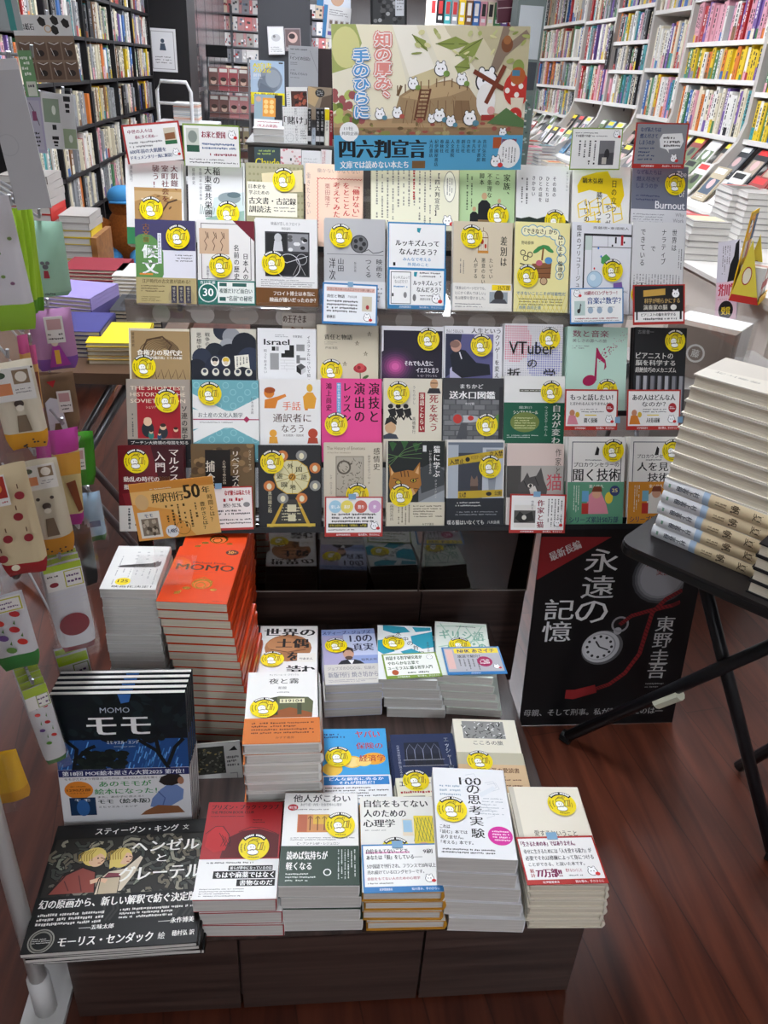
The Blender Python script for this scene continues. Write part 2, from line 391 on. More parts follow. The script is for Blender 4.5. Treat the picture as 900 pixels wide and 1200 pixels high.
# tilted racks
TL_ = math.radians(23); YAW = math.radians(1.5)
EX = Vector((math.cos(YAW), math.sin(YAW), 0)); EY = _rz((0, math.sin(TL_), math.cos(TL_)), YAW); EN = EX.cross(EY)
top5 = aty(415, 518, 1.565); top2 = aty(415, 258, 1.83)
PL = {5: top5, 4: top5 - EN*.045, 3: top5 - EN*.09, 2: top2, 1: top2 - EN*.048}
LED = {}                                       # ledge distance along the slope, measured from the plane point
_r4 = (onp(415, 443.5, PL[4], EN)-PL[4]).dot(EY); _r3 = (onp(415, 382, PL[3], EN)-PL[3]).dot(EY); _r1 = (onp(415, 192, PL[1], EN)-PL[1]).dot(EY)
LED = {5: -.189, 4: _r4-.189, 3: _r3-.189, 2: -.188, 1: _r1-.189}
BLK = M('#17171a', .4); GREYM = M('#77777a', .35, .6)
def rack(name, label, rows, x0, x1, frontext):
    root = tag(new(name), label, 'book rack'); o = PL[rows[0]]
    root.location = (0, 0, 0)
    for rw in rows:
        c = PL[rw]; l = LED[rw]
        b = MB(); b.T = frame_m(c, EX, EY, EN)
        b.box(x0, l-.006, -.046, x1, l-.001, .004, BLK if rw != 2 else CLEAR)       # ledge
        b.box(x0, l-.006, .004, x1, l+.006, .0065, BLK if rw != 2 else CLEAR)       # lip
        b.build('tier_ledge', root)
        b = MB(); b.T = frame_m(c, EX, EY, EN); b.box(x0, l-.006, -.05, x1, l+.15, -.0465, CLEAR); b.build('tier_back', root)
    a, z = PL[rows[0]], PL[rows[-1]]
    for x in (x0+.02, x1-.02):
        b = MB(); p0 = a + EX*x + EY*(LED[rows[0]]-.008) - EN*.02; p1 = z + EX*x + EY*(LED[rows[-1]]+.12) - EN*.06
        b.tube([(p0.x, p0.y-.0, p0.z), (p0.x, p0.y+.33, p0.z)], .006, GREYM); b.tube([(p0.x, p0.y, p0.z), tuple(p1)], .006, GREYM); b.tube([tuple(p1), (p1.x, p0.y+.33, p0.z)], .006, GREYM)
        b.build('side_frame', root)
    return root
rack('book_rack', 'three tier tilted rack with black ledges on the walnut cabinet', (5, 4, 3), -.40, .70, 0)
r2 = rack('book_rack', 'two tier clear acrylic rack above the black rack, under the illustrated banner', (2, 1), -.40, .70, 0)
# acrylic step box under the upper rack, with a patterned sheet behind it
c = PL[2]+EY*(LED[2]-.008)
g = tag(new('acrylic_riser'), 'clear acrylic riser with brown spotted backing under the second row of books', 'acrylic riser'); g.location = (0, 0, 0)
b = MB(); b.box(-.40, c.y+.02, c.z-.045, .70, c.y+.023, c.z, CLEAR); b.build('front_sheet', g)
b = MB(); b.box(-.40, c.y+.05, c.z-.05, .70, c.y+.055, c.z-.001, M('#8d837b', .5))
A = Art(1.1, .05, MB()); 
for k in range(12):
    u = .07+.083*k; A.E(u, .62, .018+.006*(k % 3), .02, ('#b9b1aa', '#d0c9c3')[k % 2])
    if k % 3 == 0: A.P('#c9c4bf', (u+.02, .1), (u+.06, .55), (u+.075, .3), (u+.04, 0))
A.mb.T = None
b.add([(x+.15, c.y+.0495-z, y+c.z-.025) for x, y, z in A.mb.v], A.mb.f, '#8d837b')
for i in range(len(A.mb.f)): b.mi[-len(A.mb.f)+i] = b.mid(A.mb.ms[A.mb.mi[i]])
b.build('backing_sheet', g)
MB().box(-.40, c.y-.0, c.z-.0055, .70, c.y+.33, c.z-.0005, CLEAR).build('top_sheet', g)
MB().box(-.36, 1.64, .5005, .66, 1.93, .512, BLK).build('base_plate', [o for o in _todo if o.name == 'book_rack'][0])
# ================================================================== books on the tilted racks
K = '#1d1c1c'
def a_famine(a):
    a.R(.14, .36, .96, 1, '#c2a173'); a.P('#a9824f', (.14, .5), (.5, .4), (.96, .47), (.96, 1), (.14, 1)); a.R(.14, .33, .96, .37, '#b08a55')
    for i in range(16): u, v = rnd.uniform(.2, .9), rnd.uniform(.42, .62); a.E(u, v, .035, .016, rnd.choice(('#5f4528', '#7d5c33', '#d8c6a2')), 8, rnd.uniform(-1, 1))
    a.line('#4a3320', .03, (.62, .6), (.72, .5), (.88, .46)); a.R(0, .8, 1, 1, '#2f7d4d')
    for t, u, v1 in (('大飢饉、', .84, .4), ('室町社会を', .68, .5), ('襲う！', .52, .34)): a.V(t, u, .06, v1, .13, '#6e1d22', .02)
    a.V('清水克行', .1, .08, .27, .05, '#555'); a.R(.965, .04, .975, .5, '#aaa'); a.S(.43, .58)
def a_rice(a):
    a.P('#c9d6d4', (.45, .42), (.98, .34), (.98, 1), (.3, 1)); a.P('#8fae9f', (.3, .66), (.98, .56), (.98, .75), (.3, .9)); a.E(.72, .42, .2, .1, '#8c9a9c'); a.E(.8, .38, .12, .05, '#5f7276')
    for i in range(9): a.line('#7b8f86', .012, (.2+.03*i, .62), (.22+.03*i, .5+.02*(i % 3)))
    for t, u, v0, v1 in (('稲の', .5, .06, .27), ('大東亜共栄圏', .35, .06, .66)): a.V(t, u, v0, v1, .13, K, .02)
    a.V('帝国日本の緑の革命', .22, .08, .46, .05, '#444'); a.V('藤原辰史', .1, .08, .28, .055, '#444'); a.R(.955, .04, .965, .5, '#999'); a.S(.69, .6)
def a_olive(a):
    for i in range(14):
        for j in range(8): a.E(.07+.07*i, .05+.08*j, .022, .022, '#8c8866', 8)
    a.P('#d9cba2', (.27, .12), (.98, .06), (.99, .32), (.3, .34)); a.R(.02, .22, .6, .4, '#e7e1cd'); a.R(.02, .34, .89, .62, '#e7e1cd')
    a.T('日本史を', .05, .25, .34, .3, K, .02); a.T('学ぶための', .05, .32, .4, .37, K, .02); a.T('古文書・古記録', .05, .4, .87, .48, K, .03); a.T('訓読法', .05, .5, .43, .58, K, .03); a.L(.48, .5, .86, .57, 2, '#555'); a.S(.66, .19)
def a_peach(a):
    R_ = '#c2393a'; w = [(.2+.028*i, .16+(.012 if i % 2 else 0)) for i in range(29)]; a.line(R_, .012, *w); a.line(R_, .012, *[(.2+(.018 if i % 2 else 0), .16+.02*i) for i in range(30)])
    for t, u, v1 in (('「働けない」', .88, .64), ('をとことん', .71, .6), ('考えてみた', .54, .62)): a.V(t, u, .2, v1, .13, R_, .025)
    a.V('栗田隆子', .38, .22, .5, .1, '#a85a55'); a.V('働きたくない', .05, .1, .6, .07, '#a09089'); a.T('働かないがなくない', .2, .05, .95, .1, '#a09089')
def a_family(a):
    for t, u, v1 in (('家族、', .85, .36), ('この', .68, .22), ('不条理な', .54, .36), ('脚本', .4, .22)): a.V(t, u, .08, v1, .09+.04*(u > .8), '#22301d', .02)
    a.LV(.1, .1, .26, .5, 2, '#54664a')
    for x, y, s in ((.45, .36, 1.1), (.27, .5, .75), (.72, .4, .7)):
        a.P('#1b1d20', (x-.11*s, y+.42*s), (x+.11*s, y+.42*s), (x+.1*s, y+.06*s), (x+.04*s, y+.02*s), (x-.04*s, y+.02*s), (x-.1*s, y+.06*s)); a.E(x, y-.02*s, .045*s, .055*s, '#c8a07c')
    a.R(.34, .6, .56, .72, '#8a6f4c'); a.S(.7, .55)
def a_island(a):
    a.P('#2c382f', (0, 1), (1, 1), (1, .6), (.85, .55), (.7, .58), (.55, .55), (.4, .58), (.25, .56), (.1, .58), (0, .57)); a.P('#46564a', (0, .66), (.4, .62), (1, .68), (1, .72), (0, .72))
    for t, u, v1 in (('その島の', .71, .34), ('ひとたちは', .58, .4), ('ひとの話を', .45, .4), ('きかない', .32, .34)): a.V(t, u, .11, v1, .07, K, .02)
    a.LV(.06, .14, .24, .55, 2, '#666'); a.V('森川すいめい', .95, .05, .27, .04, '#555'); a.S(.735, .6)
def a_yellow(a):
    Y = '#efcf17'
    a.P(Y, (.08, .22), (.16, .12), (.4, .07), (.6, .05), (.66, .12), (.85, .12), (.9, .3), (.82, .44), (.72, .4), (.6, .3), (.3, .26), (.1, .3))
    for x, y in ((.1, .42), (.3, .4), (.52, .36), (.7, .46), (.25, .55)): a.line(Y, .022, (x, y), (x+.14, y-.06), (x+.18, y+.1), (x+.03, y+.14), (x, y)); a.line(Y, .02, (x+.03, y+.05), (x+.16, y+.04))
    a.P(Y, (.05, .62), (.5, .58), (.6, 1), (.05, 1)); a.T('鏑木弘樹', .17, .13, .52, .19, K, .02)
    for t, u, v0, v1 in (('日の立つ', .72, .14, .5), ('やつが', .63, .4, .66), ('勝つって', .47, .27, .64), ('いいのか', .26, .36, .7)): a.V(t, u, v0, v1, .1, '#3a3424', .02)
def a_burn(a):
    a.R(0, .46, 1, 1, '#d3d3d6'); B_ = '#4a4f66'
    for i, t in enumerate(('なぜ私たちは', '燃え尽きて', 'しまうのか')): a.T(t, .08, .05+.07*i, .52-.03*i, .1+.07*i, '#3d4260', .03)
    a.L(.08, .3, .5, .38, 2, '#3d4260'); a.T('The', .8, .05, .97, .11, '#e9e9ec'); a.T('of', .85, .25, .95, .32, '#e9e9ec'); a.T('Burnout', .43, .37, .96, .45, '#f0f0f2', .015)
    a.L(.04, .5, .6, .66, 6, '#8d8d92'); a.T('Why', .8, .49, .96, .54, '#8a8a8e'); a.T('Work', .76, .55, .96, .59, '#8a8a8e'); a.T('Drains Us', .62, .6, .96, .64, '#8a8a8e'); a.T('and', .8, .66, .96, .7, '#8a8a8e'); a.S(.765, .19)
def a_soro(a):
    a.R(.35, 0, 1, .36, '#413d63'); a.E(.14, .55, .34, .42, '#5c8a4c'); a.R(0, .0, .36, .3, '#413d63'); a.E(.16, .5, .32, .46, '#5c8a4c'); a.R(.06, .64, .28, .66, '#d9822e')
    a.V('古文書', .18, .05, .28, .12, '#c9863f', .02); a.V('候文', .24, .29, .66, .26, '#fff', .05); a.R(.37, .16, .43, .52, '#e8e8ee'); a.V('古文書を読むための', .4, .17, .51, .05, '#333'); a.R(.46, .36, 1, .69, '#dddce4'); a.L(.66, .4, .95, .5, 3, '#555')
    a.S(.71, .2)
    def f(b):
        b.T('江戸時代の古文書が読める！', .1, .06, .9, .22, '#4a3d22', .02); b.L(.08, .28, .48, .58, 3, '#4a3d22'); b.L(.08, .72, .4, .94, 3, '#5d5130')
        b.E(.75, .75, .22, .2, '#a3946a')
        for x in (.58, .7, .82): b.R(x, .3, x+.09, .98, '#2d2b40'); b.V('候文かな', x+.045, .34, .9, .05, '#cfc8ae')
    a.band(.69, 1, '#b3a373', f)
def a_names(a):
    a.frame(.06, .04, .94, .7, .012, '#4e4a4a'); a.P('#6b1626', (.62, 0), (1, 0), (1, .24)); a.R(.03, .1, .55, .4, '#c8a98b')
    for i, u in enumerate((.14, .28, .42)): a.line('#4a3022', .012, (u, .14), (u+.03, .2), (u-.02, .25), (u+.02, .3), (u-.01, .36)); a.line('#4a3022', .012, (u+.04, .15), (u+.05, .22))
    a.V('日本人の', .84, .38, .7, .1, K, .02); a.V('名前の歴史', .68, .28, .7, .1, K, .02); a.V('奥富敬之', .17, .54, .7, .05, '#444'); a.S(.4, .54)
    def f(b):
        b.E(.17, .52, .17, .17, '#e8efe9'); b.E(.17, .52, .15, .15, '#1d655a'); b.T('30', .08, .34, .26, .66, '#fff', .03); b.T('吉川文庫', .03, .03, .3, .16, '#fff')
        b.R(.34, .06, .99, .92, '#e6eae4'); b.R(.37, .1, .5, .24, '#2a5a52'); b.R(.6, .1, .85, .24, '#2a5a52'); b.T('複雑だけど面白い', .37, .32, .95, .52, '#1c3c36', .02); b.T('“名前”の秘密', .5, .62, .95, .84, '#1c3c36', .02); b.R(.37, .68, .48, .84, '#2a5a52')
    a.band(.71, 1, '#1f6e62', f)
def a_freud(a):
    a.T('映画が恋したフロイト', .25, .04, .72, .08, '#555'); a.T('岡田温司', .42, .1, .56, .13, '#666'); a.R(.15, .15, .87, .66, '#37373a')
    for u0, v0, u1, v1, c in ((.17, .17, .5, .37, '#222'), (.52, .17, .85, .37, '#8d8d90'), (.2, .4, .85, .64, '#1d1d20')): a.R(u0, v0, u1, v1, c)
    a.P('#c9c9cc', (.28, .37), (.3, .26), (.36, .2), (.42, .26), (.44, .37)); a.E(.36, .22, .06, .07, '#c0c0c2')
    for i in range(9): a.E(rnd.uniform(.55, .82), rnd.uniform(.2, .35), .04, .03, rnd.choice(('#222', '#ddd', '#555')), 9)
    a.ring(.52, .54, .2, .012, '#c8c8cb'); a.ring(.74, .46, .09, .01, '#a8a8ab'); a.line('#c8c8cb', .012, (.2, .42), (.5, .5), (.84, .42)); a.line('#999', .01, (.6, .64), (.7, .5), (.8, .64)); a.L(.08, .69, .95, .78, 4, '#777'); a.S(.28, .51)
    a.band(.79, 1, '#6f4822', lambda b: (b.T('フロイト博士は本当に', .28, .18, .95, .42, '#f1ece4', .02), b.T('映画が嫌いだったのか？', .22, .52, .97, .78, '#f1ece4', .02)))
def a_film(a):
    a.E(.57, .28, .145, .145, '#3c3c3e', 28); a.E(.57, .28, .13, .13, '#6a6a6c', 28)
    for i in range(5): a.E(.57+.075*math.cos(i*1.2566), .28+.052*math.sin(i*1.2566), .035, .035, '#2a2a2c', 12)
    a.line('#3c3c3e', .012, (.6, .38), (.72, .34), (.8, .38), (.9, .37), (.97, .35)); a.line('#6a6a6c', .008, (.03, .4), (.97, .4))
    for t, u, v1 in (('映画を', .9, .66), ('つくる', .72, .66), ('山田', .26, .6), ('洋次', .12, .7)): a.V(t, u, .44, v1, .11, '#2c2c2e', .01)
    a.V('新装版', .5, .48, .6, .04, '#555'); a.S(.26, .2); a.band(.7, 1, '#d9d9d9', lambda b: b.L(.6, .2, .95, .8, 4, '#777'))
def a_looks(a):
    B_ = '#2a7fb3'; a.R(0, 0, 1, .018, B_); a.R(0, 0, .02, 1, B_); a.R(.98, 0, 1, 1, B_); a.P('#2a8f9d', (.5, .06), (.57, .06), (.54, .12), (.5, .1))
    a.T('ルッキズムって', .13, .2, .88, .27, K, .035); a.T('なんだろう？', .2, .3, .84, .37, K, .035); a.T('みんなで考える', .26, .4, .74, .44, B_, .02); a.T('外見のこと', .34, .46, .7, .5, B_, .02); a.R(.09, .46, .13, .5, K)
    def f(b):
        b.R(.03, .06, .97, .9, '#f3f3f1'); b.frame(.05, .1, .4, .88, .012, '#444'); b.T('ルッキズムって', .09, .2, .38, .28, K); b.T('なんだろう？', .12, .3, .34, .38, K); b.L(.1, .42, .34, .5, 1, B_); b.E(.3, .66, .03, .05, '#888'); b.R(.07, .62, .1, .7, K)
        b.P('#2a8f9d', (.45, .1), (.51, .1), (.49, .22), (.45, .2)); b.L(.55, .08, .95, .24, 2, '#444'); b.T('ルッキズムって', .44, .3, .93, .42, K, .03); b.T('なんだろう？', .5, .46, .92, .58, K, .03); b.L(.56, .64, .8, .7, 1, '#555'); b.T('講談社新書', .56, .72, .74, .78, K); b.E(.46, .72, .03, .06, '#777'); b.crit(.84, .74, .07)
        b.T('紀伊國屋書店', .2, .925, .4, .975, '#fff'); b.T('知の厚み、手のひらに', .55, .925, .95, .975, '#fff')
    a.band(.52, 1, B_, f, 'cover_card')
def a_discr(a):
    a.V('差別は', .85, .15, .5, .12, K, .02)
    for t, u, v1 in (('たいてい', .64, .64), ('悪意のない', .51, .7), ('人がする', .38, .64)): a.V(t, u, .4, v1, .07, K, .015)
    a.LV(.1, .42, .2, .6, 2, '#666')
    a.E(.5, .17, .085, .1, '#7a5a3a'); a.E(.5, .17, .075, .09, '#e7dcc4'); a.R(.415, .17, .585, .34, '#7a5a3a'); a.R(.425, .18, .575, .32, '#e7dcc4')
    for i in range(5): a.R(.44+.028*i, .12, .446+.028*i, .33, '#7a5a3a')
    a.E(.48, .22, .03, .04, '#b8402e'); a.E(.54, .27, .02, .035, '#b8402e'); a.R(.41, .32, .59, .35, '#c98a3a'); a.line('#7a5a3a', .01, (.5, .1), (.5, .06)); a.S(.3, .17)
    def f(b): b.T('「家族は○ページだけでも、', .04, .12, .55, .24, K); b.T('とにかく読んでほしい」', .04, .3, .55, .42, K); b.T('私は衝撃を受けました。', .04, .48, .55, .6, K); b.L(.04, .72, .5, .9, 2, '#666'); b.R(.62, .3, .93, .72, '#9aa3a8'); b.E(.78, .45, .08, .1, '#3a3430'); b.P('#4a4a50', (.62, .72), (.7, .56), (.88, .56), (.93, .72)); b.R(.66, .04, .98, .24, '#f0d21a'); b.T('25万部', .76, .06, .96, .22, K, .02)
    a.band(.69, 1, '#e9e6de', f)
def a_cart(a):
    for (x, y, r) in ((.2, .1, .09), (.32, .09, .1), (.46, .1, .1), (.6, .1, .1), (.72, .13, .1), (.82, .2, .1), (.85, .3, .09), (.86, .4, .09), (.84, .5, .09), (.83, .58, .08)): a.E(x, y, r, r, '#6fa7c4')
    for (x, y, r) in ((.2, .1, .075), (.32, .09, .085), (.46, .1, .085), (.6, .1, .085), (.72, .13, .085), (.82, .2, .085), (.85, .3, .075), (.86, .4, .075), (.84, .5, .075), (.83, .58, .065)): a.E(x, y, r, r, '#f6f1c4')
    a.T('「できなさ」から', .17, .07, .76, .13, '#2f2c26', .03); a.V('はじまる', .83, .13, .38, .1, '#2f2c26', .03); a.V('倫理学', .84, .42, .62, .09, '#2f2c26', .03); a.T('野崎泰伸', .12, .21, .34, .25, K)
    for d in (-.12, -.05, .03, .1): a.E(.53+d, .26+abs(d)*.4, .09, .035, '#3f8f4f', 12, d*5)
    a.line('#8a5a2e', .03, (.52, .28), (.5, .42)); a.P('#8a5a36', (.32, .46), (.68, .44), (.66, .62), (.34, .62)); a.line('#5f3a20', .014, (.33, .52), (.67, .5)); a.line('#5f3a20', .014, (.33, .57), (.67, .56)); a.E(.54, .65, .065, .065, '#c9a882'); a.ring(.54, .65, .07, .014, '#5f3a20')
    for x, y, c in ((.2, .4, '#f4f4ee'), (.28, .36, '#f4f4ee'), (.15, .34, '#f4f4ee')): a.ring(x, y, .05, .014, '#333')
    a.E(.62, .42, .07, .06, '#5b97c9'); a.E(.45, .45, .06, .05, '#c9637a'); a.line('#333', .02, (.1, .46), (.22, .48), (.34, .5))
    for i in range(12): a.line('#e2cf4a', .008, (.05+.08*i, 1), (-.1+.08*i+.25, .8)); a.line('#e2cf4a', .008, (.05+.08*i, .8), (.2+.08*i, 1)) if i < 10 else None
    a.T('できないことこそが可能性だ', .05, .77, .95, .81, '#4a78a0', .02); a.L(.1, .84, .9, .93, 3, '#7a7450'); a.T('推薦 森岡正博', .1, .93, .5, .97, '#3f7fae'); a.S(.24, .6)
def a_brico(a):
    a.V('臨床のブリコラージュ', .12, .03, .72, .08, K, .01); a.T('斎藤環×東畑開人', .35, .04, .95, .07, K)
    a.R(.2, .12, 1, .145, '#26262a'); a.R(.2, .12, .225, .72, '#26262a'); a.R(.22, .26, 1, .268, '#444'); a.R(.34, .145, .346, .7, '#777'); a.R(.6, .145, .606, .26, '#777'); a.R(.225, .145, .34, .3, '#c9d6cf')
    a.R(.72, .15, .75, .22, '#222'); a.R(.82, .13, .86, .24, '#b51f2e'); a.P('#4d9a56', (.5, .38), (.58, .34), (.65, .38), (.64, .44), (.57, .46), (.5, .44)); a.E(.4, .62, .13, .13, '#b8d3e4'); a.ring(.4, .62, .13, .01, '#7f9fb5'); a.E(.37, .6, .05, .05, '#dbe9f2')
    for i in range(9): a.E(rnd.uniform(.25, .95), rnd.uniform(.2, .6), .015, .02, rnd.choice(('#222', '#c33', '#37c')), 6)
    a.P('#7a5aa0', (.72, .66), (.86, .64), (.88, .72), (.72, .72)); a.T('喪失となにかをめぐって語りつづけるために', .03, .735, .97, .765, '#333'); a.S(.69, .52)
def a_narr(a):
    for t, u, v0, v1 in (('世界は', .8, .07, .31), ('ナラティブ', .6, .07, .46), ('で', .4, .25, .32), ('できている', .2, .07, .48)): a.V(t, u, v0, v1, .1, '#2a2a2c', .012)
    a.LV(.88, .28, .97, .5, 2, '#444'); a.LV(.03, .56, .95, .8, 16, '#77777a'); a.S(.2, .78)
def a_food(a):
    a.R(.03, .03, 1, 1, '#a2875e')
    for i in range(9): a.line('#4f3a24', .012, *[(.5+.36*math.cos(t)*(1-.08*i)+.01*i, .36+.24*math.sin(t)*(1-.06*i)) for t in [math.pi*(1+.1*k) for k in range(11)]])
    for i in range(7): a.line('#5a442c', .012, (.1+.12*i, .6), (.16+.12*i, .5), (.2+.12*i, .62))
    a.line('#4f3a24', .03, (.2, .3), (.3, .14), (.55, .1), (.7, .2), (.62, .3)); a.T('食権力の現代史', .13, .26, .87, .33, '#f2ede2', .04); a.T('ナチス「飢餓計画」とその水脈', .15, .34, .87, .375, '#f2ede2', .02); a.V('藤原辰史', .07, .05, .23, .05, '#3a2c1c'); a.S(.24, .47)
def a_war(a):
    for x, y, r, c in ((.5, .02, .16, '#252b38'), (.62, .1, .14, '#8e9094'), (.56, .22, .13, '#9a9ca0'), (.82, .2, .2, '#1b1e28'), (.36, .3, .16, '#20252f'), (.16, .36, .15, '#2b3243'), (.6, .34, .2, '#1b1e28'), (.9, .38, .2, '#2b3348'), (.08, .5, .16, '#1b1e28'), (.4, .48, .2, '#23283a'), (.7, .5, .2, '#1b1e28')): a.E(x, y, r, r, c)
    a.R(0, .5, 1, 1, '#1b1e28'); a.V('戦争の', .25, .05, .22, .08, '#2b2b2e', .01); a.V('思想史', .12, .05, .27, .08, '#2b2b2e', .01)
    a.P('#e3dfd0', (.66, .33), (.88, .31), (.9, .48), (.78, .46), (.67, .49)); a.LV(.68, .34, .88, .46, 4, '#444')
    for x, c in ((.36, '#20242e'), (.53, '#d9b53a')): a.E(x, .4, .065, .075, '#e9e6dc'); a.E(x, .38, .05, .04, c); a.E(x, .42, .035, .03, '#d7c6b0')
    for i in range(5): a.E(.2+.17*i, .53, .055, .06, '#d9d5c6'); a.E(.2+.17*i, .52, .03, .03, '#3a3f4c')
def a_israel(a):
    a.L(.3, .07, .52, .11, 2, '#777'); a.T('Israel', .11, .13, .54, .2, K, .05); a.T('早尾貴紀', .6, .08, .76, .11, K); a.V('イスラエルについて知っておきたい', .87, .08, .9, .06, K, .01); a.V('知っておきたい', .13, .25, .55, .055, K)
    a.R(.24, .22, .3, .27, K); a.R(.31, .22, .36, .27, '#999'); a.P(K, (.4, .35), (.4, .3), (.46, .3), (.46, .26), (.54, .26), (.54, .2), (.62, .2), (.62, .35)); a.R(.21, .3, .36, .5, '#9a9a9a'); a.R(.66, .19, .8, .27, '#8d8d8d'); a.R(.66, .32, .72, .42, '#777'); a.R(.72, .35, .82, .38, '#999')
    for i in range(4): a.R(.38+.003*i, .38+.035*i, .63, .384+.035*i, '#bbb'); a.R(.45+.04*(i % 2), .38+.035*i, .455+.04*(i % 2), .415+.035*i, '#bbb')
    a.P('#555', (.66, .45), (.74, .42), (.82, .46), (.74, .5)); a.P(K, (.66, .45), (.74, .5), (.74, .56), (.66, .52)); a.P('#ccc', (.74, .5), (.82, .46), (.82, .52), (.74, .56))
def a_rose(a):
    a.T('責任と物語', .12, .11, .57, .17, '#3a352b', .025); a.L(.12, .19, .32, .23, 2, '#a39a85'); a.T('戸谷洋志', .13, .25, .33, .28, '#4a4538')
    for x, y in ((.85, .1), (.65, .21), (.79, .33), (.45, .45)):
        p = [(x+.04*math.cos(-math.pi/2+i*math.pi*.8), y+.028*math.sin(-math.pi/2+i*math.pi*.8)) for i in range(6)]; a.line('#5a4a30', .01, *p)
    a.E(.7, .5, .11, .07, '#a83238'); a.E(.7, .48, .07, .06, '#c54a4c'); a.E(.68, .49, .03, .03, '#8a2228'); a.line('#3f5a34', .015, (.7, .55), (.71, .7)); a.E(.79, .6, .06, .025, '#4a6a3c', 10, -.5); a.S(.23, .53)
def a_yes(a):
    a.R(.03, .05, .98, 1, '#241f2e')
    for k in range(8): a.E(.22, .47, .34-.04*k, .3-.035*k, ('#2b2233', '#35263d', '#442a49', '#573055', '#713763', '#8f4075', '#b04b89', '#cf61a0')[k])
    a.T('それでも人生に', .37, .4, .83, .46, '#efeaf0', .02); a.T('イエスと言う', .56, .48, .92, .54, '#efeaf0', .02); a.T('V・E・フランクル', .58, .56, .9, .59, '#c9c2cc'); a.S(.75, .15)
def a_life(a):
    a.R(.02, .09, .84, 1, '#5b5a86'); a.P('#2b2f45', (.02, .09), (.3, .09), (.2, .5), (.02, .6)); a.R(.5, .09, .84, .3, '#7d7aa8')
    a.P('#b8b4cf', (.1, .5), (.3, .3), (.3, .6), (.1, .62)); a.P('#1d1f2a', (.1, .34), (.2, .26), (.36, .28), (.55, .42), (.78, .44), (.8, .56), (.3, .6), (.14, .52)); a.E(.2, .23, .09, .1, '#c99a86'); a.E(.18, .21, .085, .06, '#8b6a5f'); a.line('#e8e8ee', .02, (.26, .3), (.3, .38))
    a.T('きんくうほんにも', .03, .04, .32, .08, K); a.T('人生という', .46, .02, .96, .08, K, .02); a.V('クソゲーを変え', .91, .09, .6, .09, K, .02); a.S(.63, .22)
def a_vtub(a):
    for i in range(26):
        for j in range(24):
            u, v = .03+.038*i, .03+.026*j; d1, d2 = math.hypot(u-.17, (v-.2)*1.3), math.hypot(u-.68, (v-.42)*1.3)
            r, c = (.011, '#b3b3ba') if min(d1, d2) > .3 else ((.015, '#d9647f') if d1 < d2 else (.015, '#7b82c4'))
            a.P(c, (u-r, v), (u, v+r*.7), (u+r, v), (u, v-r*.7))
    a.T('VTuber', .08, .2, .86, .34, K, .012); a.T('の', .4, .4, .56, .49, K, .012); a.T('哲', .06, .5, .28, .66, K, .012); a.T('学', .68, .5, .88, .66, K, .012); a.S(.77, .16)
def a_music(a):
    D_ = '#8e1f4a'; a.T('数と音楽', .08, .04, .68, .12, D_, .005); a.T('美しさの源への旅', .08, .14, .65, .18, '#6a5a60'); a.L(.08, .21, .36, .26, 2, '#7a7a78')
    a.E(.38, .62, .115, .085, '#a5164f', 20, -.3); a.P('#a5164f', (.46, .62), (.5, .62), (.5, .24), (.48, .24)); a.P('#a5164f', (.5, .24), (.56, .32), (.64, .38), (.66, .46), (.62, .5), (.63, .42), (.5, .36))
    for i in range(60): t = rnd.random(); a.E(.55+.4*t+rnd.uniform(-.06, .06), .36-.26*t+rnd.uniform(-.05, .05), .012*(1-t*.6), .012*(1-t*.6), rnd.choice(('#a5164f', '#8e1f4a', '#c4738f')), 6)
    a.S(.68, .73)
def a_piano(a):
    a.T('古屋晋一', .05, .03, .36, .075, '#8d8d90'); 
    for i, (t, u1) in enumerate((('ピアニストの', .75), ('脳を科学する', .8), ('超絶技巧のメカニズム', .82))): a.T(t, .03, .29+.085*i, u1, .36+.08*i, '#d8d5cf', .02)
    for i in range(7): a.R(.05+.14*i, .56, .05+.14*i+.09, 1, ('#9a9aa0', '#b5b5ba', '#85858b')[i % 3]); a.R(.05+.14*i+.065, .56, .05+.14*i+.09, 1, '#55555c')
    a.S(.77, .15)
def a_soviet(a):
    a.R(.16, .09, .84, .69, '#9e1b26')
    for i, t in enumerate(('THE SHORTEST', 'HISTORY OF THE', 'SOVIET UNION')): a.T(t, .06, .08+.075*i, .92, .125+.075*i, '#e3d4bd', .01)
    a.V('ソ連の歴史', .9, .3, .72, .1, K, .02); a.LV(.05, .4, .12, .7, 1, '#555'); a.T('シェリア', .3, .31, .46, .34, '#e3d4bd')
    for x, y, s, c in ((.32, .66, .13, '#22252b'), (.56, .68, .1, '#2b2d33'), (.76, .68, .075, '#8d1a22'), (.37, .69, .06, '#2f7a6e'), (.5, .7, .05, '#2a4a6a')): a.E(x, y-s*.6, s*.75, s*1.0, c); a.E(x, y-s*1.25, s*.5, s*.5, '#dcb898'); a.E(x, y-s*1.45, s*.45, s*.3, '#33241e' if s < .12 else '#dcb898')
    a.R(0, .7, 1, 1, '#1d1c1e'); a.T('プーチン大統領の母国を知る', .05, .72, .95, .76, '#e8e4dc'); a.S(.63, .25)
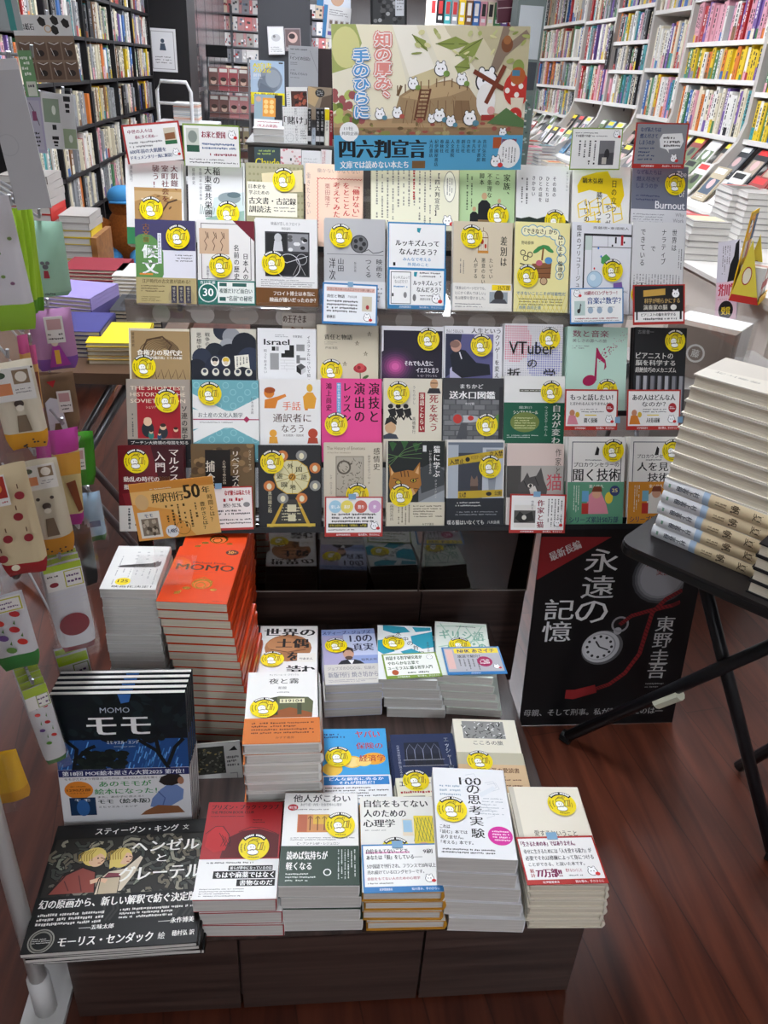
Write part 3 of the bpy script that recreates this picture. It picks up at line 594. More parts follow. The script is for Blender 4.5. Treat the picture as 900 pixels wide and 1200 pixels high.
def a_gift(a):
    for i in range(9):
        for j in range(9):
            if (i+j) % 2 == 0: a.ring(.06+.11*i, .06+.08*j, .05, .012, '#8cc4c9', 12)
    W_ = '#e9e9e6'; a.P(W_, (0, .16), (1, .56), (1, .72), (0, .32)); a.P(W_, (0, .6), (1, .2), (1, .36), (0, .74)); a.R(0, .36, 1, .56, W_); a.P(W_, (.0, .34), (.35, .4), (.35, .52), (0, .58)); a.P(W_, (1, .34), (.65, .4), (.65, .52), (1, .58))
    a.T('お土産の文化人類学', .08, .38, .75, .44, '#33424a', .01); a.R(0, .455, 1, .468, '#a52a52'); a.P('#a52a52', (.76, .46), (.81, .42), (.86, .46), (.81, .5)); a.L(.1, .485, .6, .51, 1, '#555'); a.V('鈴木涼太郎', .9, .2, .4, .045, '#555'); a.S(.26, .16)
def a_sign(a):
    O_ = '#d9822c'
    a.E(.16, .16, .085, .085, O_); a.P(O_, (.08, .34), (.09, .24), (.2, .22), (.3, .2), (.42, .17), (.44, .2), (.3, .25), (.26, .34)); a.E(.17, .13, .09, .05, '#a34d1c')
    a.E(.82, .1, .05, .065, '#e2b23c'); a.P('#e0a032', (.73, .34), (.71, .2), (.78, .15), (.87, .15), (.93, .22), (.9, .34)); a.R(.74, .34, .79, .36, O_)
    a.T('手話', .38, .26, .67, .36, '#d9602c', .01); a.T('通訳者に', .22, .4, .84, .5, '#4a2a1c', .01); a.T('なろう', .36, .53, .72, .62, '#4a2a1c', .01); a.T('木村晴美・岡典栄', .38, .64, .72, .67, '#6a5a50')
    a.E(.22, .63, .06, .06, '#e2a23a'); a.P('#e2a23a', (.15, .75), (.3, .75), (.28, .67), (.16, .67)); a.E(.87, .63, .08, .08, '#b3452e'); a.P('#b3452e', (.78, .75), (.96, .75), (.94, .68), (.8, .68))
def a_pink(a):
    for t, u, v1, w in (('演技と', .87, .52, .19), ('演出の', .63, .52, .19), ('レッスン', .42, .52, .15)): a.V(t, u, .04, v1, w, '#22121a', .025)
    a.V('鴻上尚史', .12, .05, .38, .1, '#3a1626', .02); a.R(.25, .05, .32, .42, '#6aa4d6'); a.V('魅力的な俳優になるために', .285, .06, .41, .045, '#fff'); a.S(.24, .53)
def a_laugh(a):
    a.V('死を笑う', .86, .18, .62, .16, '#98252c', .02); a.R(.6, .16, .71, .62, '#98252c'); a.V('落語とむらい', .655, .17, .61, .08, '#efe6d4', .02); a.V('うたのひし', .52, .08, .3, .05, '#555'); a.V('高橋繁行', .52, .44, .64, .06, K)
    a.E(.86, .06, .07, .085, '#c79a72'); a.P('#2c2c30', (.74, .17), (.98, .17), (.95, .11), (.78, .11)); a.line(K, .012, (.8, .05), (.92, .05))
    for x in (.12, .25, .38): a.E(x, .32, .045, .04, K); a.P(K, (x-.05, .36), (x+.08, .34), (x+.1, .42), (x+.02, .46)); a.line(K, .025, (x, .42), (x-.04, .48)); a.line(K, .025, (x+.05, .43), (x+.1, .48))
    a.E(.12, .57, .095, .1, '#c9a27c'); a.P(K, (.02, .54), (.05, .46), (.15, .44), (.23, .5), (.22, .54), (.13, .5)); a.P('#3d4350', (-.0, .7), (.0, .66), (.1, .63), (.22, .65), (.26, .7)); a.S(.25, .17)
def a_hydr(a):
    for j in range(9):
        for i in range(5): a.R(.02+.2*i-(.1 if j % 2 else 0) if i or not j % 2 else .0, .25+.06*j, min(.19+.2*i-(.1 if j % 2 else 0), 1), .3+.06*j, ('#6f7072', '#7d7e80', '#646567')[(i+j) % 3])
    a.R(0, 0, 1, .25, '#3a3b3e'); a.T('まちかど', .28, .07, .66, .12, '#f0f0ee', .02); a.T('送水口図鑑', .1, .15, .86, .24, '#f4f4f2', .04); a.T('木村繁', .36, .28, .52, .31, '#ddd')
    a.E(.4, .47, .22, .06, '#b9babd'); a.E(.24, .47, .1, .1, '#77787b'); a.E(.24, .47, .075, .075, '#c23a32'); a.E(.46, .46, .05, .04, '#c23a32'); a.P('#4e5054', (.22, .7), (.4, .7), (.4, .52), (.3, .52)); a.E(.92, .5, .06, .12, '#5d8a45'); a.R(.93, .1, 1, .7, '#2a2b2e'); a.S(.73, .54)
def a_green(a):
    a.R(0, .3, 1, 1, '#175a42'); a.R(.25, .15, .62, .18, '#5a5a4c'); a.L(.27, .155, .6, .175, 1, '#d8d8d0')
    a.T('楽園に勝ちどう', .25, .34, .46, .37, '#cfd8cf'); a.T('シンプルなルール', .16, .39, .56, .43, '#e8e6d6', .02); a.E(.35, .52, .24, .16, '#6f7f3e'); a.L(.18, .46, .53, .6, 5, '#cfd29a'); a.V('自分が変わる', .87, .32, .86, .15, '#f2f0e8', .025); a.V('ウィズデスクーのルール', .7, .34, .68, .06, '#cfd8cf'); a.L(.06, .66, .6, .7, 2, '#cfd8cf'); a.S(.77, .18)
def a_marx(a):
    a.P('#3c0a12', (.5, 0), (1, 0), (1, .7), (.7, .7)); a.V('マルクス', .85, .03, .42, .17, '#ece4dc', .015); a.V('入門', .64, .06, .32, .17, '#ece4dc', .01); a.T('動乱の時代の', .08, .36, .62, .42, '#ece4dc', .025); a.T('批判的社会哲学', .08, .45, .72, .51, '#ece4dc', .025); a.P('#7d1a24', (.05, .56), (.5, .52), (.7, .7), (.1, .7)); a.S(.28, .18)
    a.band(.7, 1, '#dedad2', lambda b: (b.LV(.1, .1, .4, .9, 3, '#555'),))
def a_libe(a):
    for i in range(30): a.E(rnd.random(), rnd.random()*.7, .06, .05, rnd.choice(('#7d6140', '#4d3a22', '#8a6f48')), 9)
    a.P('#17120f', (.22, .06), (.62, .06), (.62, .36), (.74, .36), (.74, .6), (.22, .6)); a.V('リベラリズム', .7, .07, .5, .13, '#e9e2d2', .02); a.V('捕食者', .3, .18, .62, .15, '#e9e2d2', .02); a.V('人を喰らう者の自由', .52, .18, .46, .06, '#cfc5ae'); a.V('ウスビ・サコ', .93, .06, .3, .05, '#d8ccae')
def a_wheel(a):
    G_ = '#c9a53a'; a.P(G_, (.16, .97), (.22, .97), (.44, .62), (.4, .62)); a.P(G_, (.78, .97), (.84, .97), (.62, .62), (.58, .62)); a.R(.12, .93, .9, .965, '#d9bb4a'); a.P('#3b3a36', (.42, .64), (.6, .64), (.74, .92), (.26, .92))
    a.E(.53, .37, .3, .29, G_, 10); a.E(.53, .37, .285, .275, '#d9d3a6', 10)
    for i in range(10): t = i*.6283+.31; a.line('#8a7c34', .008, (.53, .37), (.53+.28*math.cos(t), .37+.2*math.sin(t)))
    a.E(.53, .37, .06, .06, '#c9932e')
    for i, c in enumerate(('#8d8d88', '#c9793e', '#8d8d88', '#c9793e', '#8d8d88', '#c9793e', '#8d8d88', '#c9793e')): t = i*.785+.39; a.E(.53+.4*math.cos(t), .37+.275*math.sin(t), .09, .085, c); a.E(.53+.4*math.cos(t), .375+.275*math.sin(t), .04, .05, '#e5dfc0')
    for t, u, v in (('外', .5, .24), ('国', .64, .28), ('語', .72, .37), ('の', .53, .37), ('地', .54, .49), ('園', .4, .46), ('遊', .33, .36)): a.T(t, u-.045, v-.03, u+.045, v+.03, '#33301c', .03)
    a.LV(.34, .7, .7, .9, 1, '#d8d2b0'); a.L(.36, .72, .68, .9, 5, '#d8d2b0'); a.V('黒田龍之助', .17, .54, .8, .065, '#d8d2b0'); a.S(.21, .19)
def a_emo(a):
    a.T('The History of Emotions', .05, .04, .7, .09, '#7a6a50'); a.T('A Very Short Introduction', .06, .1, .45, .125, '#8a7a60'); a.V('感情史', .9, .05, .32, .12, '#4a3f30', .01); a.V('歴史学からのアプローチ', .77, .14, .48, .05, '#5a4f40')
    a.R(.2, .15, .68, .62, '#8d8576'); a.R(.215, .16, .665, .61, '#b5ad9c'); a.ring(.34, .28, .12, .03, '#5f584c')
    for i in range(70): u, v = rnd.uniform(.23, .65), rnd.uniform(.18, .59); a.line('#4f483d', .009, (u, v), (u+rnd.uniform(-.04, .04), v+rnd.uniform(-.03, .03)))
    a.V('レオ・ロスランヴ', .12, .36, .6, .045, '#6a5f50'); a.S(.57, .6)
def a_cat(a):
    a.R(.02, 0, 1, .7, '#1f2422'); a.R(.55, .3, 1, .7, '#6d7072'); a.P('#9aa0a4', (.55, .7), (1, .56), (1, .7)); a.P('#3f4345', (.55, .32), (.8, .24), (1, .34), (1, .5), (.6, .6))
    for x, y in ((.1, .06), (.3, .04), (.5, .07)): a.P('#2f5a2e', (x-.06, y-.04), (x, y+.06), (x+.07, y-.03), (x, y-.05))
    for k in range(4): a.line('#557a45', .01, (.02, .3-.05*k), (.3, .1+.03*k), (.6, .02+.06*k))
    F_ = '#a8702e'; a.P(F_, (.04, .26), (.1, .34), (.14, .36), (.36, .33), (.46, .34), (.57, .24), (.58, .4), (.6, .5), (.5, .6), (.3, .7), (.1, .68), (.04, .5), (.06, .4)); a.P('#d9ab72', (.07, .3), (.12, .36), (.08, .4)); a.P('#d9ab72', (.55, .28), (.49, .36), (.55, .38)); a.P('#caa06c', (.2, .56), (.45, .54), (.5, .6), (.3, .7), (.12, .66))
    for x in (.24, .3, .36): a.line('#4a2c12', .016, (x, .34), (x+.02, .41))
    for s in (-1, 1): a.line('#4a2c12', .012, (.33+.12*s, .44), (.33+.22*s, .42)); a.line('#4a2c12', .012, (.33+.14*s, .54), (.33+.24*s, .55))
    a.E(.46, .45, .055, .035, '#20180e'); a.E(.46, .45, .04, .025, '#c9b23a'); a.E(.46, .45, .018, .022, '#111'); a.E(.2, .47, .055, .035, '#20180e'); a.E(.2, .47, .04, .025, '#c9b23a'); a.E(.34, .56, .03, .018, '#7a3a2a')
    a.V('猫に学ぶ', .86, .05, .42, .12, '#f2f2ee', .02); a.V('いかに良く生きるか', .75, .1, .38, .05, '#dcdcd6'); a.V('ジョン・グレイ', .85, .44, .66, .045, '#cfcfca'); a.R(.62, .05, .68, .12, '#ddd'); a.S(.25, .62)
    a.band(.7, 1, '#d5cdb6', lambda b: (b.V('森岡正芳氏', .09, .08, .7, .07, '#4a4230'), b.LV(.18, .1, .42, .85, 4, '#6a614c'), b.L(.46, .1, .97, .6, 5, '#4a4230'), b.T('みすず書房', .62, .8, .82, .9, '#4a4230')))
def a_tape(a):
    a.R(.02, .02, .98, .66, '#6c7684'); a.R(.02, .05, .2, .66, '#aeb6bf'); a.R(.2, .14, .62, .6, '#3b3f48'); a.R(.62, .08, .98, .66, '#b9c0c8'); a.P('#8f969e', (.68, .1), (.9, .1), (.84, .6), (.74, .6)); a.E(.48, .5, .07, .09, '#7a6457'); a.P('#7a6457', (.41, .47), (.43, .4), (.48, .45), (.53, .4), (.55, .47)); a.P('#4a3c34', (.4, .62), (.56, .62), (.54, .52), (.42, .52))
    Y_ = '#c2a52c'; a.P(Y_, (.02, .2), (.98, .1), (.98, .2), (.02, .29)); a.P(Y_, (.2, .58), (.98, .56), (.98, .64), (.2, .67)); a.T('入禁止', .05, .21, .3, .27, K, .03, .06); a.T('立入禁', .74, .12, .97, .18, K, .03, .06); a.E(.36, .215, .04, .04, K); a.T('KEEP OUT', .42, .17, .7, .21, '#7a661c', 0, .06); a.T('立入禁', .22, .59, .34, .65, K, .02); a.E(.74, .61, .05, .035, K); a.T('公開', .84, .58, .96, .63, K, .02); a.S(.75, .3)
    a.band(.66, 1, '#1b1f26', lambda b: (b.L(.16, .1, .6, .3, 2, '#c9c9c4'), b.L(.16, .42, .9, .6, 2, '#8d9096'), b.T('喋る猫はいなくても', .02, .74, .66, .9, '#e2e2dc', .01), b.T('八木詠美', .72, .76, .94, .88, '#e2e2dc')))
def a_writer(a):
    a.R(0, 0, 1, .26, '#d9c6bd'); a.R(0, .26, 1, .64, '#4a4845'); a.R(.25, .26, 1, .64, '#b0aba4'); a.P('#4e4b49', (.2, .5), (.3, .42), (.36, .34), (.4, .4), (.52, .38), (.6, .28), (.66, .44), (.72, .54), (.7, .64), (.2, .64)); a.E(.42, .5, .05, .035, '#d8d2c6'); a.E(.42, .5, .025, .03, '#1a1a1a'); a.P('#d8d4cc', (.4, .54), (.5, .5), (.56, .6), (.44, .64)); a.line('#222', .012, (.5, .4), (.56, .5)); a.line('#222', .012, (.3, .44), (.36, .52))
    a.V('作家と', .9, .05, .38, .11, '#4a3f3a'); a.T('猫', .7, .36, .97, .56, '#c94b5a'); a.R(0, .64, 1, 1, '#e6e2da')
def a_couns(c, t1, c2, person):
    def f(a):
        a.R(0, 0, 1, .5, '#e9e7e2'); a.frame(.06, .05, .94, .52, .014, '#3a4650'); a.R(0, .5, 1, 1, c); (a.T('プロカウンセラーの', .1, .28, .9, .33, K, .02) if t1 == '聞く技術' else a.T('プロカウンセラーの', .14, .19, .86, .235, K, .01)); a.L(.3, .24, .6, .27, 1, '#555'); a.P(K, (.46, .2), (.5, .1), (.54, .13), (.53, .2))
        if t1 == '聞く技術': a.T(t1, .09, .35, .93, .49, K, .02)
        else: a.T('人を見る', .15, .28, .9, .38, K, .02); a.T('技術', .35, .4, .75, .5, K, .02)
        a.T('東山紘久', .38, .53, .64, .57, '#f2eee2'); a.P(person, (.34, .86), (.36, .66), (.46, .6), (.6, .62), (.7, .76), (.74, .86)); a.E(.52, .63, .08, .085, '#d9a688'); a.P('#7a3f2a', (.43, .61), (.46, .55), (.6, .55), (.62, .61)); a.R(.26, .6, .38, .72, c2); a.R(.26, .74, .38, .86, '#b5342e'); a.E(.74, .68, .07, .1, '#e3c63a'); a.LV(.1, .54, .22, .84, 3, '#e6efe2')
        a.T('シリーズ累計50万部', .05, .89, .92, .96, '#2f3a5c', .02); a.E(.84, .6, .09, .09, '#39406f'); a.T('25', .79, .575, .89, .615, '#e8d98a', .03); a.S(.78, .15)
    return f
# (description, row, left px, right px, top px, cover, art, copies behind, edge colour, cover side)
DISP = [
 ('white paperback with dark red title over brown field', 1, 146, 214.7, 186, '#e4e3df', a_famine, 1),
 ('white paperback with black title over pale pond picture', 1, 219.4, 287, 189, '#e4e4e2', a_rice, 1),
 ('olive green paperback with cream title box', 1, 287.5, 355.6, 191, '#a29d7c', a_olive, 1),
 ('peach paperback with red title and wavy red frame', 1, 357.8, 425.6, 192, '#efcdb6', a_peach, 1),
 ('light green paperback with three dark seated figures', 1, 538.9, 604.7, 193.6, '#b7d3a0', a_family, 1),
 ('white paperback with dark forest along its bottom', 1, 606, 669, 193.5, '#e9e9e7', a_island, 1),
 ('white paperback with bright yellow shapes and outlined blocks', 1, 671.7, 740.3, 194, '#ecebe4', a_yellow, 1),
 ('slate grey paperback with white English word and pale lower half', 1, 741.7, 807.8, 193.3, '#6d717f', a_burn, 1),
 ('purple and green paperback with tan paper band', 2, 157.2, 228.6, 257, '#d9d8e2', a_soro, 1),
 ('pale paperback with dark red corner and teal band', 2, 230.6, 298, 257.5, '#e2dfdb', a_names, 1),
 ('white paperback with dark photograph and brown band', 2, 298.9, 372.2, 255.5, '#e4e3e1', a_freud, 1),
 ('grey paperback with a dark film reel', 2, 380.6, 452, 255.6, '#b9b9ba', a_film, 2),
 ('white paperback in a blue frame with blue card over it', 2, 454.7, 523.3, 260.3, '#eeeeec', a_looks, 1),
 ('beige paperback with a birdcage and pale band', 2, 531.7, 602, 259.4, '#d5c8ae', a_discr, 1),
 ('yellow paperback with palm tree and wooden cart drawing', 2, 604, 669, 260, '#f0e7a3', a_cart, 1),
 ('white paperback with black framed collage and glass ball', 2, 670.8, 741.7, 260.6, '#e3e4e8', a_brico, 1),
 ('plain pale grey paperback with vertical black title', 2, 742.2, 804.2, 259.8, '#d8d8d8', a_narr, 1),
 ('brown craft coloured book with dark line drawing', 3, 150, 222, 384.5, '#d6cdb6', a_food, 1),
 ('cream book with dark navy blots', 3, 223.2, 300, 384.5, '#cbc6b6', a_war, 1),
 ('white book with black geometric blocks', 3, 301.3, 370.7, 384.5, '#e6e6e6', a_israel, 1),
 ('beige book with a red rose and small stars', 3, 371.3, 444, 380.5, '#d3cab2', a_rose, 1),
 ('dark purple book with magenta glow', 3, 447.3, 520.7, 381.9, '#dcdbe0', a_yes, 1),
 ('blue violet book with seated man in dark suit', 3, 521, 590, 381.9, '#e4e3e6', a_life, 1),
 ('white book covered in dots with pink and blue halos', 3, 591.3, 660.7, 379.2, '#e6e4e6', a_vtub, 1),
 ('mint green book with large magenta musical note', 3, 666, 736.7, 382.7, '#bcdccc', a_music, 1),
 ('black book with grey piano keys', 3, 745, 806, 383.5, '#1c1c1e', a_piano, 1),
 ('taupe book with red panel and nesting dolls', 4, 147, 222.7, 444, '#a1968a', a_soviet, 1),
 ('teal book wrapped in white crossing ribbons', 4, 224.8, 303.2, 445.3, '#6eacb5', a_gift, 1),
 ('white book with orange silhouettes of signing people', 4, 303.2, 376, 444, '#e9e8e5', a_sign, 1),
 ('bright pink book with bold black title', 4, 376.5, 447.9, 443.2, '#e2458d', a_pink, 1),
 ('cream book with dark red title and ink figures', 4, 449.5, 518.8, 443.2, '#d9d2bf', a_laugh, 1),
 ('grey brick wall book with red hydrant valve', 4, 519.9, 590.8, 442.7, '#55575a', a_hydr, 1),
 ('white and dark green book with olive ellipse', 4, 591.3, 663.3, 440, '#e6e6e2', a_green, 1),
 ('dark red book with cream vertical title', 5, 137, 214.7, 522, '#651019', a_marx, 2),
 ('brown patterned book with black centre', 5, 223, 298, 520.8, '#66502f', a_libe, 2),
 ('black book with golden ferris wheel', 5, 302.8, 376.7, 522.2, '#1d1d1f', a_wheel, 2),
 ('beige book with old engraving', 5, 379.3, 448.7, 519, '#d2c9b4', a_emo, 1),
 ('book with a tabby cat and beige band', 5, 453.2, 522, 516.5, '#d9d3c2', a_cat, 1),
 ('photo book with yellow warning tape and black band', 5, 524, 592, 516, '#dcdad4', a_tape, 1),
 ('pale pink book with black and white cat photograph', 5, 594.8, 662, 520, '#e2dcd2', a_writer, 1),
 ('white and green book with pink figure', 5, 667, 734, 512, '#e6e4dc', a_couns('#5e997a', '聞く技術', '#6aa9cf', '#d98a9a'), 1),
 ('white and orange book with white shirted figure', 5, 739, 803, 512, '#e6e0cc', a_couns('#d08a2c', '人を見る', '#7ab0c4', '#e5e1d8'), 1),
]
ROWN = {1: 'top row', 2: 'second row', 3: 'third row', 4: 'fourth row', 5: 'bottom row'}
PT = .0155
DBOOK = {}
for d, rw, xl, xr, yt, col, art, nb in DISP:
    p0 = PL[rw]; a_, b_ = onp(xl, yt, p0, EN), onp(xr, yt, p0, EN)
    c = (a_+b_)/2; w = (b_-a_).dot(EX)-.001; l = (c-p0).dot(EY)-LED[rw]
    o = c - EY*(l/2+.0003) - EN*PT
    side = -1 if art in (a_sign, a_vtub, a_music, a_piano, a_looks, a_hydr, a_yes, a_gift) else 1
    r = book('paperback_book', w, l-.0006, PT-.0022, col, art, spine=col, side=side)
    r.matrix_world = frame_m(o, EX, EY, EN)
    tag(r, d+' in the '+ROWN[rw], 'book', 'books facing out on the tilted racks'); DBOOK[art] = r
    for k in range(min(nb, 1)):
        q = dup(r); q.matrix_world = frame_m(o - EN*((PT-.0003)*(k+1)) + EX*rnd.uniform(-.003, .002) + EY*rnd.uniform(0, .0015), EX, EY, EN)
        s = ' '.join(d.split()[:9])
        tag(q, 'copy behind the %s in the %s' % (s, ROWN[rw]), 'book', 'copies behind the books facing out')
# small brown book peeking out on the clear riser
q = aty(350, 383, c_y := PL[2].y-.075+.012); b_ = book('paperback_book', .075, .1, .012, '#cbbba8', lambda a: (a.R(0, 0, 1, .3, '#d9d0c4'), a.T('の王子さま', .03, .05, .72, .22, '#4a2a1c', .03), a.P('#9a6a4a', (.1, .5), (.3, .3), (.55, .4), (.6, .3), (.75, .5), (.7, .9), (.2, .9))), side=1)
zq = (PL[2]+EY*LED[2]).z-.002
b_.matrix_world = frame_m(Vector((q.x, PL[3].y+.02, zq-.115+.05+.0)), EX, EY, EN) if False else frame_m(onp(350, 372, PL[3]-EN*.056, EN)-EY*.042, EX, EY, EN)
tag(b_, 'small tan book peeking out between the third row and the row above', 'book')
# ================================================================== printed cards
def card(name, label, cat, TLp, TRp, BLp, p, n, col, fn, th=.0008, tape=None, group=None, vert=None):
    A_, B_, C_ = onp(*TLp, p, n), onp(*TRp, p, n), onp(*BLp, p, n)
    ex = (B_-A_).normalized(); n = n.normalized(); ey = n.cross(ex); w = (B_-A_).length; h = (A_-C_).dot(ey)
    r = tag(new(name), label, cat, group)
    r.matrix_world = frame_m(A_+ex*w/2-ey*h, ex, ey, n)
    b = MB(); b.box(-w/2, 0, -th, w/2, h, 0, M(col, .35)); a = Art(w, h, b, 0, 0, h/2)
    if fn: fn(a)
    b.build('printed_card', r)
    for u, v, tw, tl in (tape or []):
        t = MB(); x, y = (u-.5)*w, (1-v)*h; t.box(x-tw/2, y-tl/2, .0011, x+tw/2, y+tl/2, .0014, TAPE); t.build('tape', r)
    return r
RED, BLU, GRN, CG = '#b0302a', '#3a7cb5', '#7f9c3c', 'printed shop cards among the books'
PINK = '#c9386a'
def c_famine(a):
    a.R(.03, .05, .97, 1, '#f0efec'); a.T('中世の人々は', .09, .14, .52, .24, '#8e2a4a', .03); a.T('春に多く死ぬ―', .2, .29, .6, .38, '#8e2a4a', .03); a.L(.08, .42, .66, .62, 2, '#777'); a.R(.71, .16, .92, .58, '#cfc5ae'); a.P('#8a5a3a', (.72, .3), (.9, .28), (.9, .45), (.72, .46)); a.R(.71, .48, .92, .58, '#2f6a45')
    a.T('600年前の大飢饉を', .07, .64, .7, .75, '#27406f', .03); a.T('ドキュメンタリー風に解説！', .07, .8, .8, .9, '#27406f', .03); a.crit(.87, .8, .05)
def c_rice(a):
    a.R(.02, .04, .98, 1, '#f0efec'); a.R(.06, .1, .28, .66, '#cfd2c6'); a.R(.06, .5, .28, .66, '#2f5a45'); a.E(.17, .3, .08, .1, '#8a948c'); a.T('お米と愛国', .33, .16, .74, .32, '#8e2438', .04); a.crit(.86, .24, .06); a.L(.33, .42, .92, .6, 2, '#3a5a8a', .7); a.L(.42, .66, .96, .76, 1, '#8e2438', .7); a.L(.1, .8, .96, .94, 2, '#555')
def c_green(a):
    a.R(.02, .03, .98, .97, '#f2f2ee'); a.L(.07, .1, .7, .15, 1, '#666'); a.T('その結婚で幸福？', .08, .16, .38, .22, K, .03); a.L(.4, .17, .8, .22, 1, '#666'); a.crit(.88, .16, .055)
    for u in (.17, .27, .37, .47): a.LV(u-.03, .3, u+.04, .88, 1, '#333', .7)
    a.R(.56, .3, .86, .88, '#77777a'); a.P('#4a4a4e', (.56, .62), (.86, .58), (.86, .88), (.56, .88)); a.E(.72, .62, .05, .09, '#2b2b2e'); a.R(.63, .7, .72, .86, '#c2beb4')
def c_burn(a):
    a.R(.03, .03, .97, .9, '#8e8f94')
    for i, t in enumerate(('なぜ私たちは', '燃え尽きて', 'しまうのか')): a.T(t, .1, .1+.14*i, .48-.05*i, .2+.14*i, '#2f3f66', .03)
    a.L(.1, .52, .4, .84, 4, '#2f3f66'); a.P('#f2f2f0', (.47, .36), (.52, .24), (.88, .22), (.93, .4), (.88, .55), (.66, .58), (.68, .66), (.62, .58), (.5, .54)); a.L(.54, .28, .88, .54, 3, '#333', .7); a.crit(.78, .78, .06); a.T('紀伊國屋書店', .18, .925, .42, .97, '#fff'); a.T('知の厚み、手のひらに', .58, .925, .94, .97, '#fff')
def c_manif(a):
    a.frame(0, 0, 1, 1, .006, '#9a9a7a'); a.V('【四六判宣言】', .75, .13, .78, .06, '#2c2c28', .02); a.LV(.04, .03, .7, .95, 11, '#8a8a7e', .45); a.LV(.46, .1, .51, .6, 1, '#b0302a', .6)
    a.E(.89, .33, .07, .17, '#8a8a80'); a.E(.89, .33, .064, .16, '#f7f6e6'); a.LV(.85, .2, .93, .46, 3, '#555'); a.crit(.87, .85, .05)
def c_resp(a):
    a.R(.025, .04, .975, .94, '#eef1f3'); a.R(.07, .1, .95, .2, '#d9b3a8'); a.T('人生に色々あった人によりそう厚い優しさ', .09, .12, .93, .18, '#6a2a2a'); a.T('責任と物語', .08, .28, .4, .36, K, .03); a.T('戸谷洋志著', .46, .29, .62, .35, K); a.L(.08, .4, .64, .72, 4, '#333', .7); a.R(.72, .3, .9, .66, '#d3cab2'); a.E(.82, .56, .03, .04, '#a83238'); a.crit(.82, .82, .06); a.T('春秋社', .08, .78, .24, .86, K, .03)
def c_music(a):
    a.R(.02, .03, .98, .95, '#f2f3f0'); a.crit(.13, .16, .055); a.T('10刷のロングセラー！', .27, .08, .88, .2, '#9c2a3a', .03); a.T('音楽⇄数学？', .32, .26, .95, .45, '#2f4f8a', .03); a.R(.08, .36, .28, .76, '#bcd0ca'); a.P('#333', (.17, .62), (.19, .42), (.22, .5), (.2, .48), (.195, .64)); a.E(.16, .64, .03, .04, '#333')
    for u in (.38, .55, .75): a.E(u, .62, .05, .06, '#9fb3c4'); a.L(u-.06, .52, u+.08, .56, 1, '#555')
    a.L(.1, .82, .9, .88, 1, '#9c2a3a', .8); a.L(.08, .89, .92, .94, 1, '#555')
def c_pian(a):
    a.R(.03, .03, .97, .93, '#211f1f'); a.P('#c9a04a', (.2, .14), (.62, .1), (.62, .26), (.2, .3)); a.crit(.82, .24, .07, None); a.T('科学が明らかにする', .22, .34, .9, .47, '#c9a868', .02); a.T('演奏家の脳', .2, .5, .66, .63, '#d8d0c0', .02); a.E(.78, .57, .06, .05, '#e9e6e0'); a.R(.03, .68, .97, .93, '#f2f0ec'); a.R(.06, .68, .09, .88, '#211f1f'); a.R(.9, .68, .94, .88, '#211f1f'); a.T('ピアニストの脳を科学する', .16, .71, .82, .79, K, .03); a.L(.2, .82, .84, .9, 1, '#333', .8)
def c_talk(lines, person):
    def f(a):
        a.R(.025, .04, .975, .9, '#f1efec'); a.T(lines[0], .1, .12, .9, .27, K, .03); a.T(lines[1], *( (.1, .31, .86, .39) if len(lines[1]) > 8 else (.28, .3, .72, .42)), K, .02); a.L(.3, .46, .74, .58, 2, '#666'); a.E(.85, .45, .075, .085, '#a8262c'); a.L(.8, .41, .9, .49, 2, '#fff', .8)
        a.E(.14, .58, .05, .06, '#c98a6a'); a.P(person, (.05, .86), (.08, .64), (.2, .64), (.26, .86)); a.E(.24, .62, .04, .05, '#d9b53a'); a.R(.38, .62, .6, .645, '#e3cf3a'); a.T(lines[2], .37, .7, .62, .82, K, .03); a.crit(.84, .74, .06); a.T('紀伊國屋書店', .2, .925, .4, .975, '#fff'); a.T('知の厚み、手のひらに', .6, .92, .95, .98, '#fff')
    return f
def c_emo(a):
    a.R(.025, .03, .975, .9, '#f1efec')
    for u, c in ((.18, '#a9d3e6'), (.38, '#ecdc6a'), (.62, '#d06a5a'), (.86, '#d3a9d0')): a.E(u, .25, .11, .11, c)
    for t, u in (('楽しみ', .18), ('喜び', .38), ('怒り', .62), ('愛', .86)): a.T(t, u-.025*len(t), .21, u+.025*len(t), .3, '#fff', .03)
    a.L(.12, .4, .88, .66, 3, '#333', .75); a.R(.06, .67, .74, .77, '#1c1a1a'); a.T('近年注目を集める「感情史」入門書', .08, .69, .72, .75, '#ecdc4a'); a.L(.06, .8, .7, .86, 1, '#555'); a.crit(.86, .74, .06); a.T('紀伊國屋書店', .2, .93, .44, .975, '#fff'); a.T('知の厚み、手のひらに', .58, .925, .95, .98, '#fff')
def c_writ(a):
    a.R(.03, .04, .97, .92, '#f1efec'); a.R(.08, .28, .46, .86, '#e6e2dc'); a.R(.08, .42, .46, .74, '#55524e'); a.P('#2a2826', (.1, .62), (.18, .44), (.26, .54), (.4, .44), (.44, .68), (.2, .74)); a.E(.26, .6, .04, .04, '#d8d2c6'); a.V('作家と猫', .55, .14, .88, .13, '#8e2438', .03); a.LV(.66, .12, .95, .84, 5, '#444'); a.crit(.86, .74, .06); a.V('作家と', .4, .16, .4, .05, K); a.T('紀伊國屋書店', .2, .94, .44, .98, '#fff'); a.T('知の厚み、手のひらに', .6, .935, .95, .985, '#fff')
def c_libe(a):
    a.R(.02, .03, .98, .95, '#efece8'); a.T('なぜ彼らは私たちを', .34, .08, .95, .2, '#a8262c', .04); a.L(.3, .24, .95, .36, 1, '#a8262c', .8); a.T('かげろう・クロニクル。', .3, .38, .72, .48, K, .03); a.L(.06, .52, .95, .66, 2, '#333', .8); a.E(.85, .42, .08, .06, '#888'); a.L(.06, .72, .95, .88, 2, '#555')
def off(d): return -EN*(-d)
